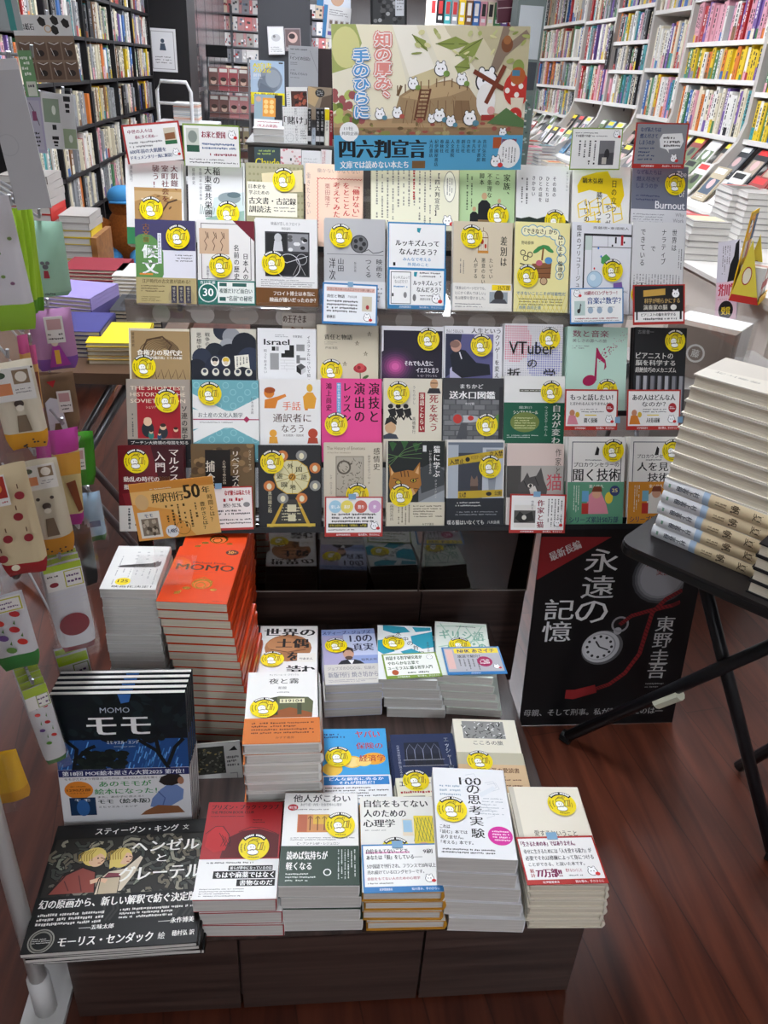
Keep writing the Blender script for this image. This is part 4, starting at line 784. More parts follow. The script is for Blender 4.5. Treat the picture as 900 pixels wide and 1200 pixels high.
def rowp(rw, d): return PL[rw] + EN*d
UPR = Vector((math.sin(math.radians(1.5)), -math.cos(math.radians(8)), math.sin(math.radians(8))))
pu = Vector((0, PL[1].y+.012, PL[1].z))
card('display_card', 'red bordered card with farmland book picture, upper left above the top row', 'sign', (141.7, 146.7), (209, 141), (145.5, 193), pu, UPR, RED, c_famine, group=CG)
card('display_card', 'green bordered card with a small teal book picture, second card above the top row', 'sign', (213.3, 144.4), (280.6, 147.2), (213, 194), pu, UPR, GRN, c_rice, group=CG)
card('display_card', 'green bordered white card with a grey photograph, right of the banner', 'sign', (670.8, 149.4), (730.6, 150), (671.6, 199), pu, UPR, GRN, c_green, group=CG)
card('display_card', 'red bordered grey card with a white speech bubble, upper right above the top row', 'sign', (745.8, 143.3), (808.3, 144.4), (743, 197), pu, UPR, RED, c_burn, group=CG)
card('display_card', 'large cream card of vertical text standing in the middle of the top row', 'sign', (434.4, 189), (538.6, 193.6), (436.7, 268), rowp(1, .003), EN, '#ebe9cf', c_manif, group=CG)
card('display_card', 'blue bordered card with a small beige book picture, hanging below the film reel book', 'sign', (378.3, 330.6), (442.8, 333.9), (377, 379), rowp(2, .012), EN, BLU, c_resp, group=CG, tape=[(.5, .02, .012, .01)])
card('display_card', 'blue bordered card about music and numbers below the collage book', 'sign', (668, 337.8), (730.6, 337), (666.5, 380), rowp(2, .012), EN, BLU, c_music, group=CG)
card('display_card', 'black card in red border with piano keys, right end below the second row', 'sign', (741.7, 334), (802.8, 333), (738, 381), rowp(2, .012), EN, RED, c_pian, group=CG)
card('display_card', 'red bordered card clipped over the mint green book', 'sign', (662.5, 456), (724.7, 456.5), (661.5, 504), rowp(4, .014), EN, RED, c_talk(('もっと話したい！', 'と言われる人になりませんか？', '聞く技術'), '#d98a9a'), group=CG, tape=[(1.0, .75, .012, .014)])
card('display_card', 'red bordered card clipped over the black piano book', 'sign', (735.3, 456.5), (798, 456.5), (733.5, 504), rowp(4, .014), EN, RED, c_talk(('あの人はどんな人', 'なのか？', '人を見る技術'), '#d9822c'), group=CG, tape=[(1.0, .75, .012, .014)])
card('display_card', 'red bordered card with four pastel circles taped to the engraving book', 'sign', (380.7, 582), (448.7, 582), (380.4, 629), rowp(5, .010), EN, RED, c_emo, group=CG, tape=[(.47, .0, .016, .012)])
card('display_card', 'red bordered card with a cat photograph taped to the pale pink book', 'sign', (598, 578.7), (664, 579.5), (596, 624.5), rowp(5, .010), EN, RED, c_writ, group=CG, tape=[(.47, .0, .016, .012)])
card('display_card', 'white red bordered card taped to the brown patterned book', 'sign', (246, 571), (295.5, 569.5), (248, 622), rowp(5, .010), EN, RED, c_libe, group=CG, tape=[(.2, -.02, .014, .012)])
# orange card in its clear stand on the pile of cat books
py_ = 1.26; pn = Vector((.0, -math.cos(math.radians(10)), math.sin(math.radians(10)))); pp = Vector((0, py_, .72))
def c_fifty(a):
    a.P('#f8c678', (0, 0), (1, 0), (1, 1), (.7, 1), (.45, .5), (0, .35)); a.R(0, 0, 1, .14, '#e0963e'); a.T('邦訳刊行', .24, .2, .62, .36, '#33230f', .02); a.T('50', .63, .1, .82, .34, '#33230f', .04); a.T('年', .85, .16, .94, .28, '#33230f', .02); a.L(.24, .1, .6, .14, 1, '#f2e6cc')
    a.LV(.36, .42, .78, .84, 6, '#5a3d16', .5); a.V('豊かさとは？', .83, .42, .92, .065, '#33230f', .02); a.V('時間とは？', .93, .3, .8, .065, '#7a4c12', .02); a.R(.04, .5, .3, .96, '#efe9dc'); a.R(.07, .62, .27, .92, '#8a7c6a')
    for i in range(16): a.E(rnd.uniform(.09, .25), rnd.uniform(.66, .9), .018, .03, rnd.choice(('#54483a', '#bfb09a')), 7)
    a.T('モモ', .12, .54, .22, .6, '#3a5a7a', .02); a.E(.42, .88, .08, .08, '#eef0f2'); a.T('1,485', .37, .84, .47, .92, '#1d2f55', .03); a.ring(.56, .84, .09, .008, '#b57a2c'); a.E(.12, .33, .08, .1, '#e6bd84')
f50 = card('display_card', 'orange card with a big number fifty in a clear stand over the cat book pile', 'sign', (150, 568), (248.6, 557.8), (157, 635), pp, pn, '#f0a850', c_fifty, th=.0012, group=CG)
s = tag(new('acrylic_card_stand'), 'clear acrylic stand holding the orange card on the white cat books', 'card stand'); s.location = (-.26, 1.29, .568)
b = MB(); b.box(-.062, -.05, 0, .05, .05, .003, CLEAR); b.build('stand_base', s); b = MB(); b.box(-.02, -.0035, .0, .02, -.001, .2, CLEAR); b.build('stand_back', s)
# ------------------------------------------------------------------ illustrated banner above the racks
def c_banner(a):
    a.R(0, 0, 1, .745, '#ece6cf')
    for k, (c, p) in enumerate((('#f3ecd0', ((.1, 0), (.3, 0), (.42, .6), (.2, .6))), ('#f7f2e2', ((.3, .0), (.42, 0), (.6, .5), (.46, .6))), ('#d8cfae', ((.55, 0), (1, 0), (1, .5), (.8, .4))), ('#c5bb96', ((.72, 0), (1, 0), (1, .35), (.85, .25))), ('#f2ead0', ((.46, 0), (.56, 0), (.72, .4), (.62, .5))))): a.P(c, *p)
    a.P('#a9b26a', (0, .0), (.12, .0), (.15, .12), (.1, .28), (0, .32)); a.E(.07, .15, .07, .09, '#d8d592')
    a.P('#b99a72', (0, .745), (1, .745), (1, .62), (.8, .58), (.5, .6), (.2, .64), (.06, .56), (0, .6)); a.R(0, .69, 1, .745, '#9a7c5c')
    for i in range(24): a.E(rnd.uniform(0, .17), rnd.uniform(.42, .66), .02, .02, rnd.choice(('#8a9a4a', '#b7c26a', '#6a7a3a', '#a25a5a')), 8)
    for p in (((.52, .12), (.62, .07), (.7, .12), (.6, .16)), ((.62, .2), (.68, .12), (.76, .08), (.72, .2)), ((.4, .06), (.47, .1), (.48, .17), (.43, .13)), ((.62, .27), (.69, .2), (.7, .28), (.64, .32))): a.P('#8f9c4e', *p); a.line('#5f6a30', .004, p[0], p[2])
    a.P('#a58a66', (.3, .66), (.34, .47), (.42, .4), (.6, .36), (.7, .41), (.75, .5), (.78, .66)); a.P('#c2a67c', (.35, .48), (.45, .4), (.6, .37), (.7, .42), (.6, .47), (.45, .5)); a.P('#8a6c4c', (.62, .64), (.63, .5), (.7, .5), (.72, .64)); a.P('#d6c89c', (.4, .34), (.52, .28), (.58, .34), (.5, .4), (.42, .4))
    for i in range(9): a.line('#7c5f42', .004, (.36+.045*i, .66), (.38+.04*i, .5))
    for s in (0, .05): a.line('#6a3f2a', .01, (.42+s, .64), (.45+s, .42))
    for i in range(8): a.line('#6a3f2a', .007, (.423+.004*i, .62-.027*i), (.476+.004*i, .62-.027*i))
    a.line('#6d5438', .014, (.33, .47), (.35, .4)); 
    for i in range(10): a.line('#7a5f40', .006, (.33+.04*i, .46-.01*(i if i < 6 else 12-i)), (.33+.04*i, .4-.01*(i if i < 6 else 12-i)))
    a.P('#8d7a68', (.8, .3), (.84, .12), (.86, 0), (.9, 0), (.87, .14), (.98, .02), (1, .06), (.88, .2), (.84, .31)); a.E(.885, .12, .03, .035, '#7a4a2c'); a.E(.885, .09, .02, .02, '#a3683c')
    for i in range(70):
        u = rnd.uniform(.02, .98); v = .745-abs(rnd.gauss(0, .05)); a.E(u, min(v, .73), rnd.uniform(.006, .02), rnd.uniform(.004, .012), rnd.choice(('#7f6a48', '#a58a5e', '#8a8a4a', '#b0a070', '#6f5a3c', '#a3564a')), 7)
    for i in range(26): u = rnd.uniform(.34, .76); v = rnd.uniform(.44, .66); a.line('#9a7c55', .003, (u, v), (u+rnd.uniform(-.01, .02), v+rnd.uniform(.02, .06)))
    for i in range(22): u, v = rnd.uniform(.4, .99), rnd.uniform(0, .24); a.E(u, v, rnd.uniform(.01, .03), rnd.uniform(.005, .012), rnd.choice(('#a9b066', '#c4c68a', '#8d9a52', '#dcd7a0')), 8, rnd.uniform(-1, 1))
    for u, v, r in ((.41, .36, .025), (.55, .26, .03), (.66, .33, .026), (.24, .57, .024), (.33, .56, .024), (.51, .6, .02), (.55, .58, .028), (.61, .62, .024), (.71, .6, .032), (.89, .7, .02)): a.crit(u, v+.03, r, rnd.choice(('#b5564a', '#5a8a9a', '#7a9a4a', None)))
    a.crit(.79, .37, .052, None); a.E(.79, .5, .05, .08, '#f4f2ec'); a.line('#7a3a24', .022, (.72, .3), (.88, .42)); a.line('#7a3a24', .022, (.88, .26), (.79, .52))
    a.E(.95, .42, .07, .08, '#c8382e'); a.P('#e9dcc4', (.92, .48), (.99, .48), (.98, .6), (.93, .6))
    for u, v in ((.93, .38), (.97, .4), (.9, .43), (.95, .46)): a.E(u, v, .013, .013, '#f6efe4')
    a.E(.95, .27, .03, .035, '#8a9a4e'); a.E(.95, .33, .04, .04, '#b5602c'); a.R(.92, .29, .96, .33, '#4a7f9a'); a.E(.95, .6, .035, .035, '#c8382e'); a.E(.95, .6, .008, .008, '#fff'); a.R(.77, .6, .84, .64, '#a3342c'); a.E(.82, .57, .02, .02, '#e3a6a0'); a.P('#5a7a4a', (.8, .66), (.9, .55), (1, .64), (1, .69))
    for t, u, v0, v1, c, c2 in (('知の厚み、', .255, .05, .53, '#f6f0ea', '#d9746c'), ('手のひらに', .145, .16, .63, '#f4f4f4', '#4a8fc4')): [a.V(t, u+r_*math.cos(k*.785), v0+r_*1.5*math.sin(k*.785), v1+r_*1.5*math.sin(k*.785), .085, cc) for r_, cc in ((.012, c2), (.0075, '#fbf6f0'), (.002, '#e9958a' if u > .2 else '#5fa3dc')) for k in range(8)]
    B_ = '#55a5cc'; a.R(0, .745, 1, 1, B_); a.E(.08, .72, .05, .045, '#f4f4f2'); a.P('#f4f4f2', (.09, .75), (.12, .75), (.1, .79)); a.T('11社', .055, .685, .1, .71, K); a.T('共同企画', .04, .72, .125, .745, K)
    a.T('四六判宣言', .03, .775, .48, .91, '#14181c', .06); a.T('文庫では読めない本たち', .03, .93, .39, .985, '#f4f4f2', .03)
    for i, t in enumerate(('大月書店', '紀伊國屋書店', '春秋社', '晶文社', '人文書院', '青土社', '創元社', '白水社', '平凡社', 'みすず書房', '吉川弘文館')): a.V(t, .51+.0285*i, .775, .775+.033*len(t), .021, '#1c2a36', .02)
    a.R(.84, .76, .885, .84, '#b0562c'); a.T('四六判', .89, .77, .965, .82, '#8e2438', .04); a.E(.93, .88, .06, .07, '#f4f4f2'); a.LV(.89, .83, .97, .95, 5, '#444'); a.crit(.86, .94, .026); a.R(.41, .93, .48, .985, '#7a5a34')
bp = Vector((0, PL[1].y+.03, 1.3)); bn = Vector((.02, -1, .05)).normalized()
card('banner_poster', 'large illustrated banner of small animals in a forest above the racks', 'poster', (388, 28), (622, 31), (391, 200), bp, bn, '#e9e4d0', c_banner, th=.004)
# ------------------------------------------------------------------ black poster on the floor by the cabinet
def c_watch(a):
    a.P('#8e2024', (0, 0), (.46, 0), (0, .24)); a.T('最新長編', .06, .05, .27, .1, '#d8cfcf', .03, math.radians(27))
    for t, u, v in (('永', .42, .13), ('遠', .42, .28), ('の', .40, .425)): a.T(t, u-.11, v-.065, u+.11, v+.065, '#d3d3d3', .01)
    for t, u, v in (('記', .18, .41), ('憶', .18, .54)): a.T(t, u-.1, v-.06, u+.1, v+.06, '#d3d3d3', .01)
    for i, c in enumerate(('#3d3e42', '#5f6064', '#808184', '#96969a')): a.E(.84, .22, .2-.018*i, .2-.018*i, c)
    a.T('発売記念', .72, .13, .95, .165, '#7a2020', .02); a.T('実施中', .8, .18, .95, .215, '#7a2020', .02)
    a.E(.51, .64, .145, .13, '#5a5a5c', 32, -.35); a.E(.5, .635, .13, .12, '#b9b9bb', 32, -.35); a.E(.495, .635, .11, .1, '#8f8f92', 32, -.35); a.E(.49, .635, .105, .095, '#c4c4c6', 32, -.35)
    for i in range(12): t = i*math.pi/6; a.E(.49+.085*math.cos(t), .635+.062*math.sin(t), .011, .011, '#222', 7)
    a.line('#222', .012, (.49, .635), (.46, .6)); a.line('#222', .01, (.49, .635), (.555, .655)); a.E(.6, .54, .028, .028, '#a0a0a3'); a.ring(.61, .5, .06, .014, '#8f8f92')
    R_ = '#7d1d20'; c1 = [(.61, .5), (.68, .45), (.8, .42), (.95, .39), (1, .37)]; c2 = [(1, .3), (.9, .35), (.82, .43), (.8, .55), (.78, .68), (.7, .8), (.6, .87), (.5, .9)]
    a.line(R_, .028, *c1); a.line(R_, .03, *c2)
    for c in (c1, c2):
        for (x0, y0), (x1, y1) in zip(c, c[1:]):
            for k in range(6): t = k/6; a.line('#571315', .008, (x0+(x1-x0)*t-.012, y0+(y1-y0)*t-.006), (x0+(x1-x0)*t+.012, y0+(y1-y0)*t+.008))
    a.P('#8a2426', (.5, .87), (.52, .92), (.36, .96), (.3, .955), (.3, .9), (.36, .9))
    for t, v in (('東', .5), ('野', .6), ('圭', .7), ('吾', .79)): a.T(t, .86, v-.045, 1.0-.01, v+.045, '#b8b8b8', .01)
    a.L(.86, .86, .99, .9, 2, '#8a8a8a')
p0, p1 = atz(607, 848, 0), atz(790, 851, 0); p0.y = p1.y = (p0.y+p1.y)/2
h_ = .56; w_ = .4; ex = (p1-p0).normalized(); up = Vector((0, .15, 1)).normalized(); n = ex.cross(up)
r = tag(new('leaning_poster'), 'black poster with a silver pocket watch leaning on the cabinet by the floor', 'poster'); r.matrix_world = frame_m(p0+ex*w_/2+Vector((0, 0, .003)), ex, up, n)
b = MB(); b.box(-w_/2, 0, -.004, w_/2, h_, 0, M('#0d0d0f', .35)); a = Art(w_, h_, b, 0, 0, h_/2)
# art is laid out on the part of the sheet that carries print
a.cy = h_/2; c_watch(Art(w_*.9, .455, b, 0, -.02, .05+.235)); a2 = Art(w_, h_, b, .0006, 0, h_/2); a2.T('母親、そして刑事。私が刺されたのは―', .02, .915, .92, .95, '#a9a9a9', .01)
b.build('printed_sheet', r)
# ================================================================== piles on the platform
def a_prison(a):
    a.T('プリズン・ブック・クラブ', .05, .03, .95, .085, '#1c1010', .03); a.T('THE PRISON BOOK CLUB', .05, .1, .62, .13, '#1c1010', .02); a.L(.05, .15, .5, .17, 1, '#3a0d10')
    a.P('#5a0f14', (.3, .4), (.5, .32), (.72, .3), (.98, .36), (.98, .6), (.25, .6)); a.P('#b8262a', (.05, .36), (.12, .28), (.22, .27), (.3, .34), (.34, .42), (.3, .52), (.16, .54), (.04, .48)); a.line('#2a0a0c', .009, (.02, .35), (.14, .27), (.24, .27), (.33, .36), (.36, .44), (.3, .47), (.25, .4))
    for k in range(4): a.line('#2a0a0c', .008, (.2+.04*k, .34+.02*k), (.27+.03*k, .42+.02*k), (.24+.03*k, .48))
    a.line('#2a0a0c', .008, (.45, .33), (.6, .28), (.75, .29), (.95, .35)); a.L(.62, .19, .78, .24, 2, '#2a0a0c'); a.S(.67, .5)
    def f(b): b.L(.1, .06, .92, .13, 1, '#444', .7); b.R(.38, .17, .93, .29, '#151313'); b.T('彼らが夢中になっているのは', .4, .19, .92, .27, '#f4f4f2', .02); b.R(.2, .31, .97, .5, '#151313'); b.T('もはや麻薬ではなく', .23, .33, .95, .48, '#f4f4f2', .03); b.R(.5, .52, .97, .69, '#151313'); b.T('書物なのだ', .54, .54, .94, .67, '#f4f4f2', .03); b.L(.06, .73, .6, .95, 4, '#777')
    a.band(.615, .995, '#e9e8e5', f)
def a_others(a):
    a.T('他人がこわい', .12, .02, .9, .11, K, .02); a.E(.12, .17, .07, .055, '#b5262c'); a.T('新訂版', .07, .155, .17, .185, '#fff'); a.T('あがり症・内気・社会恐怖の心理学', .22, .12, .78, .155, '#444'); a.L(.1, .18, .8, .21, 1, '#888')
    a.R(.19, .25, .62, .45, '#c98a5a'); a.R(.2, .255, .32, .445, '#b5654a'); a.R(.4, .255, .61, .36, '#d9b04a'); 
    for u in (.36, .46, .55): a.line('#4a2f1c', .012, (u, .28), (u, .43)); a.line('#4a2f1c', .01, (u-.03, .3), (u, .27), (u+.03, .3))
    a.L(.1, .5, .95, .54, 2, '#555'); a.T('C・アンドレ&P・レジュロン', .2, .555, .75, .585, '#444'); a.S(.76, .38)
    def f(b): b.T('読めば気持ちが', .08, .14, .6, .36, '#f0f0ea', .02); b.T('軽くなる', .08, .42, .4, .62, '#f0f0ea', .02); b.L(.08, .68, .46, .92, 3, '#cfd8d0'); b.LV(.72, .1, .97, .85, 6, '#cfd8d0'); b.ring(.6, .68, .05, .014, '#e9efe9')
    a.band(.6, .995, '#2c4034', f)
def a_conf(a):
    a.T('自信をもてない', .06, .04, .93, .125, K, .03); a.T('人のための', .05, .15, .62, .235, K, .03); a.T('心理学', .04, .26, .46, .345, K, .03); a.L(.06, .37, .45, .39, 1, '#777'); a.R(.56, .26, .7, .44, '#e6d9c0'); a.R(.57, .27, .69, .4, '#9fc4dc'); a.P('#e8d13c', (.72, .22), (.98, .22), (.98, .62), (.7, .62))
    for i in range(6): a.line('#5d7a4a', .006, (.78+.05*i, .24), (.7+.05*i, .5)); a.line('#5d7a4a', .006, (.72+.04*i, .24), (.8+.04*i, .5))
    a.E(.82, .56, .09, .08, '#e0a890'); a.S(.45, .6)
def a_hundred(a):
    a.T('100', .36, .11, .66, .2, K, .02)
    for t, v in (('の', .25), ('思', .37), ('考', .49), ('実', .61), ('験', .74)): a.T(t, .45, v-.05, .62, v+.05, K, .02)
    for i in range(9): u, v = rnd.uniform(.05, .9), rnd.uniform(.04, .5); a.line('#c4c8cc', .008, (u, v), (u+.12, v-.02), (u+.16, v+.05), (u+.05, v+.08))
    a.P('#dfe3e6', (.6, .3), (.82, .2), (.85, .24), (.64, .34)); 
    for i in range(6): a.L(.66-.02*i, .34+.035*i, .92, .365+.035*i, 1, '#a5adb3')
    for i in range(3): a.L(.08, .2+.05*i, .36, .24+.05*i, 1, '#9fb0be', .7)
    a.T('これは', .05, .66, .18, .7, K, .02); a.T('「読む」本では', .05, .715, .4, .755, K, .02); a.T('ありません。', .05, .77, .34, .81, K, .02); a.T('「考える」本です。', .05, .825, .46, .865, K, .02); a.L(.05, .9, .75, .96, 2, '#444', .7)
    a.E(.82, .76, .16, .145, '#d4309a', 28); a.L(.72, .7, .94, .82, 4, '#f6d8ea', .7); a.S(.22, .5)
def a_love(a):
    a.R(0, 0, .07, 1, '#c9c3b3'); a.T('愛するということ', .22, .47, .8, .53, '#4a463c', .01); a.S(.7, .2)
def a_dogu(a):
    a.E(.5, .42, .4, .36, '#a5714a'); a.E(.42, .36, .28, .2, '#b98258'); a.line('#6a4026', .02, (.2, .45), (.5, .5), (.8, .45))
    a.T('世界の', .08, .05, .95, .2, K, .05); a.T('土偶', .3, .25, .84, .42, K, .05); a.T('を', .5, .5, .7, .66, K, .05); a.T('読む', .5, .74, .95, .92, K, .05); a.R(.66, .52, .97, .68, '#e4e1d8'); a.T('竹倉史人', .7, .6, .92, .64, K); a.S(.25, .64)
def a_jobs(a):
    a.R(0, 0, 1, .66, '#8fa0cf'); a.R(0, .12, .5, .66, '#a9a3c4'); a.R(.4, .1, 1, .5, '#c2cbe4'); a.T('スティーブ・ジョブズ', .02, .03, .92, .1, '#3a3f7a', .03); a.T('1.0の', .52, .12, .93, .25, '#20254a', .03); a.T('真実', .56, .28, .93, .42, '#20254a', .03)
    a.E(.46, .47, .1, .13, '#c49a82'); a.P('#3a2c26', (.36, .46), (.37, .37), (.46, .34), (.55, .37), (.56, .46), (.5, .4), (.42, .4)); a.E(.46, .54, .07, .05, '#5a4238'); a.P('#22242c', (.22, .68), (.32, .59), (.42, .57), (.56, .57), (.66, .6), (.76, .68)); a.P('#e8e8ee', (.44, .58), (.5, .66), (.55, .58)); a.T('脇英太郎', .68, .56, .96, .6, K); a.S(.25, .32)
    a.band(.66, .995, '#cbc8c0', lambda b: (b.T('ジョブズの○○○は、伝説の', .06, .12, .9, .3, '#77757a'), b.T('新版刊行 焼き坊から', .06, .4, .94, .68, '#8a8a92', .02), b.L(.06, .76, .95, .92, 2, '#8a8a92')))
def a_water(a):
    T_ = '#2f9ab0'
    for p in (((.1, .0), (.5, .02), (.6, .12), (.3, .16), (.1, .1)), ((.6, .2), (1, .1), (1, .4), (.8, .44), (.62, .34)), ((0, .3), (.2, .26), (.3, .5), (.1, .56), (0, .5)), ((.4, .5), (.6, .44), (.9, .56), (.6, .66)), ((.64, .02), (.98, .02), (.98, .08), (.7, .12))): a.P(T_, *p)
    for t, u, v in (('水', .38, .16), ('中', .5, .26), ('の', .58, .34), ('哲', .68, .42), ('学', .77, .52)): a.T(t, u-.05, v-.04, u+.05, v+.04, K, .01)
    a.V('永井玲衣', .9, .3, .5, .05, '#444'); a.S(.28, .35)
def a_greek(a):
    G_ = '#9fc4ae'
    for p in (((.03, .1), (.97, .04)), ((.05, .5), (.95, .3)), ((.1, .04), (.5, .6)), ((.5, .05), (.2, .6)), ((.6, .1), (.95, .6)), ((.9, .06), (.55, .55))): a.line(G_, .02, *p)
    a.T('ギリシ語', .08, .16, .92, .34, '#7fae98', .02); a.T('ハンドの', .2, .38, .95, .58, '#7fae98', .02); a.L(.4, .06, .95, .1, 1, '#555'); a.S(.45, .45)
def a_night(a):
    a.T('ヴィクトール・E・フランクル', .3, .03, .72, .06, '#555'); a.T('夜と霧', .3, .1, .72, .18, K, .015); a.T('新版', .43, .22, .55, .26, '#444'); a.L(.4, .29, .6, .32, 1, '#777')
    a.P('#5d6144', (.25, .4), (.45, .36), (.85, .38), (.92, .44), (.9, .66), (.3, .66)); a.P('#8f4f22', (.3, .6), (.6, .52), (.9, .6), (.9, .66), (.3, .66)); a.P('#3f4632', (.36, .38), (.42, .37), (.44, .62), (.38, .62)); a.P('#40452f', (.7, .39), (.76, .4), (.76, .62), (.7, .62)); a.R(.46, .4, .8, .46, '#d8d3ae'); a.T('119104', .49, .41, .77, .45, '#333', .03); a.S(.25, .53)
    a.band(.67, .995, '#c9702f', lambda b: (b.L(.1, .14, .92, .66, 4, '#5f2f10', .6), b.T('みすず書房', .42, .74, .66, .83, '#5f2f10')))
def a_insur(a):
    a.V('ヤバい', .66, .03, .1, .1, '#c9362e') if False else None
    a.E(.45, .46, .16, .12, '#e9b840'); a.E(.45, .46, .13, .1, '#f3d98a'); a.E(.78, .42, .18, .12, '#e9a52e'); a.E(.15, .55, .15, .13, '#f0c44a'); a.E(.62, .46, .12, .09, '#f3d27a'); a.L(.03, .06, .35, .14, 2, '#1d2f6a', .7)
    a.T('ヤバい', .52, .03, .9, .13, '#c9362e', .02); a.T('保険の', .52, .2, .93, .29, '#b3362e', .02); a.T('経済学', .56, .37, .95, .46, '#b3362e', .02); a.S(.24, .4)
    def f(b): b.R(.02, .05, .98, .36, '#2a7fc4'); b.T('どんな顧客に売るか', .1, .08, .9, .2, '#fff', .03); b.T('それが問題だ！', .24, .22, .76, .34, '#fff', .03); b.L(.04, .42, .96, .9, 5, '#444', .6)
    a.band(.64, .98, '#eef0f0', f, 'cover_card')
def a_escher(a):
    a.P('#12182c', (.2, .12), (.75, .12), (.78, .45), (.18, .45))
    for i in range(4): u = .22+.13*i; a.E(u+.07, .22, .065, .09, '#1e2438'); a.line('#8a90a8', .006, (u, .35), (u+.01, .22), (u+.07, .14), (u+.13, .22), (u+.13, .35)); a.R(u+.02, .3, u+.11, .42, '#0f1424')
    a.line('#c9ccd8', .006, (.16, .36), (.8, .36)); a.line('#c9ccd8', .006, (.14, .44), (.84, .44)); a.V('エッシャー完全解読', .88, .05, .75, .08, '#e9e9ee', .02); a.V('なぜ不可能が可能に見えるのか', .1, .15, .6, .05, '#b9bccb'); a.S(.3, .64)
    a.band(.6, .98, '#e9e6d0', lambda b: (b.T('エッシャー完全解読', .05, .08, .9, .3, '#3a3a44', .02), b.L(.05, .4, .9, .56, 1, '#a33'), b.R(.08, .6, .4, .95, '#8a8578'), b.L(.45, .6, .9, .9, 3, '#555')), 'cover_card')
def a_heart(a):
    a.R(.14, .03, .8, .28, '#8d8d8a'); 
    for i in range(60): u, v = rnd.uniform(.15, .77), rnd.uniform(.04, .27); a.line(rnd.choice(('#222', '#e9e9e6', '#444')), .014, (u, v), (u+rnd.uniform(-.05, .05), min(max(v+rnd.uniform(-.04, .04), .035), .275)))
    a.T('こころの旅', .28, .31, .74, .37, '#444', .01); a.L(.4, .53, .75, .55, 1, '#777'); a.S(.33, .6)
    a.band(.48, .64, '#bdb8a0', None, 'obi_band'); a.band(.64, .995, '#d3b48c', lambda b: (b.T('生涯の愛読書', .4, .12, .9, .3, '#5a2f1c', .02), b.L(.1, .4, .9, .8, 4, '#5a2f1c')))
def a_turtle(a):
    a.T('Michael Ende', .3, .28, .8, .315, '#5a1608', .02); a.T('MOMO', .08, .33, .94, .44, '#3a2410', .03); a.L(.34, .46, .7, .475, 1, '#7a2a10'); a.L(.38, .5, .66, .515, 1, '#7a2a10')
    G_ = M('#c98f3a', .25, .8); a.E(.55, .68, .15, .13, G_); a.E(.55, .69, .12, .1, '#d9652c'); a.ring(.53, .7, .08, .02, G_); a.E(.35, .76, .06, .035, G_); a.E(.74, .77, .05, .03, G_); a.P(G_, (.2, .83), (.3, .8), (.28, .86), (.2, .87)); a.line(G_, .015, (.4, .62), (.55, .56), (.7, .64)); a.L(.78, .95, .92, .97, 1, '#5a2010')
    a.E(.84, .08, .1, .075, '#4a1d14'); a.T('50', .78, .05, .86, .105, '#e3a04a', .03); a.T('th', .865, .06, .9, .09, '#e3a04a')
def a_kitty(a):
    a.P('#3f3b3a', (.15, .5), (.2, .47), (.45, .44), (.75, .41), (.82, .38), (.86, .35), (.88, .38), (.93, .36), (.93, .46), (.86, .5), (.45, .51), (.2, .515)); a.V('世界から', .8, .12, .3, .07, '#888') if False else None
    for u, v in ((.42, .14), (.42, .22), (.6, .14), (.62, .21), (.84, .12), (.86, .2), (.62, .3), (.42, .3)): a.R(u, v, u+.05, v+.025, '#b9b9b7')
    for i, (u, v1) in enumerate(((.18, .9), (.3, .68), (.42, .74), (.54, .7), (.66, .8), (.78, .86), (.9, .92))): a.LV(u-.03, .55 if i else .25, u+.03, v1, 1, '#999', .5)
    a.E(.36, .83, .14, .12, '#e9cf2a'); a.T('125', .27, .79, .45, .85, K, .03); a.T('映画化決定！', .2, .915, .9, .965, '#2a2a2a', .03)
def pile(kind, desc, TLp, TRp, z, h, n, col, art, basepx=None, wfix=None, hard=False, pg=None, spine=None, side=1, z0=.2, group=None, jit=.003, rough=.4, copydesc=None, spine_art=None):
    A_, B_ = atz(*TLp, z), atz(*TRp, z); ex = (B_-A_); ex.z = 0; w = wfix or ex.length; ex.normalize(); ez = Vector((0, 0, 1)); ey = ez.cross(ex)
    o = A_ + ex*w/2 - ey*h/2; t = (z-z0)/n; sh = Vector((0, 0, 0))
    if basepx: q = atz(*basepx, z0); sh = q - (A_ - ey*h); sh.z = 0
    first = None; cd_ = copydesc or ' '.join(desc.split()[:8])
    for k in range(n):
        bt = t if k else t
        if k == 0: r = first = book(kind, w, h, t-.0013, col, art, spine=spine, hard=hard, pg=pg, side=side, rough=rough, spine_art=spine_art)
        else: r = dup(first)
        a_ = 0 if k == 0 else rnd.uniform(-jit, jit)*4; e2 = ex*math.cos(a_)+ey*math.sin(a_); f2 = ez.cross(e2)
        jj = Vector((rnd.uniform(-jit, jit), rnd.uniform(-jit, jit)*.6, 0)) if k else Vector((0, 0, 0))
        p = o + sh*(k/max(n-1, 1)) + jj; p.z = z-(k+1)*t+.0001
        # bands and stickers of the covers below would poke into the next book, so each copy sits on its own thickness
        r.matrix_world = frame_m(p, e2, f2, ez)
        lab = (desc+', on top of its pile') if k == 0 else ('lowest copy' if k == n-1 else ORD[k]+' copy from top')+' in the pile of '+cd_
        tag(r, lab, 'book', group or ('copies piled under the '+cd_))
    return first
MOMOC = '#d8481f'
cut = lambda s: s
pile('paperback_book', 'red paperback with ink drawn hand and white band', (245.1, 939.7), (330, 939.1), .288, .188, 3, '#a3161c', a_prison, (240, 1097), .128, copydesc='red paperbacks with a drawn hand')
pile('paperback_book', 'white paperback with coat stand picture and dark green band', (334.4, 928.8), (417.8, 928.8), .308, .182, 4, '#e9e8e4', a_others, (333, 1092), .126, copydesc='white paperbacks with the dark green band')
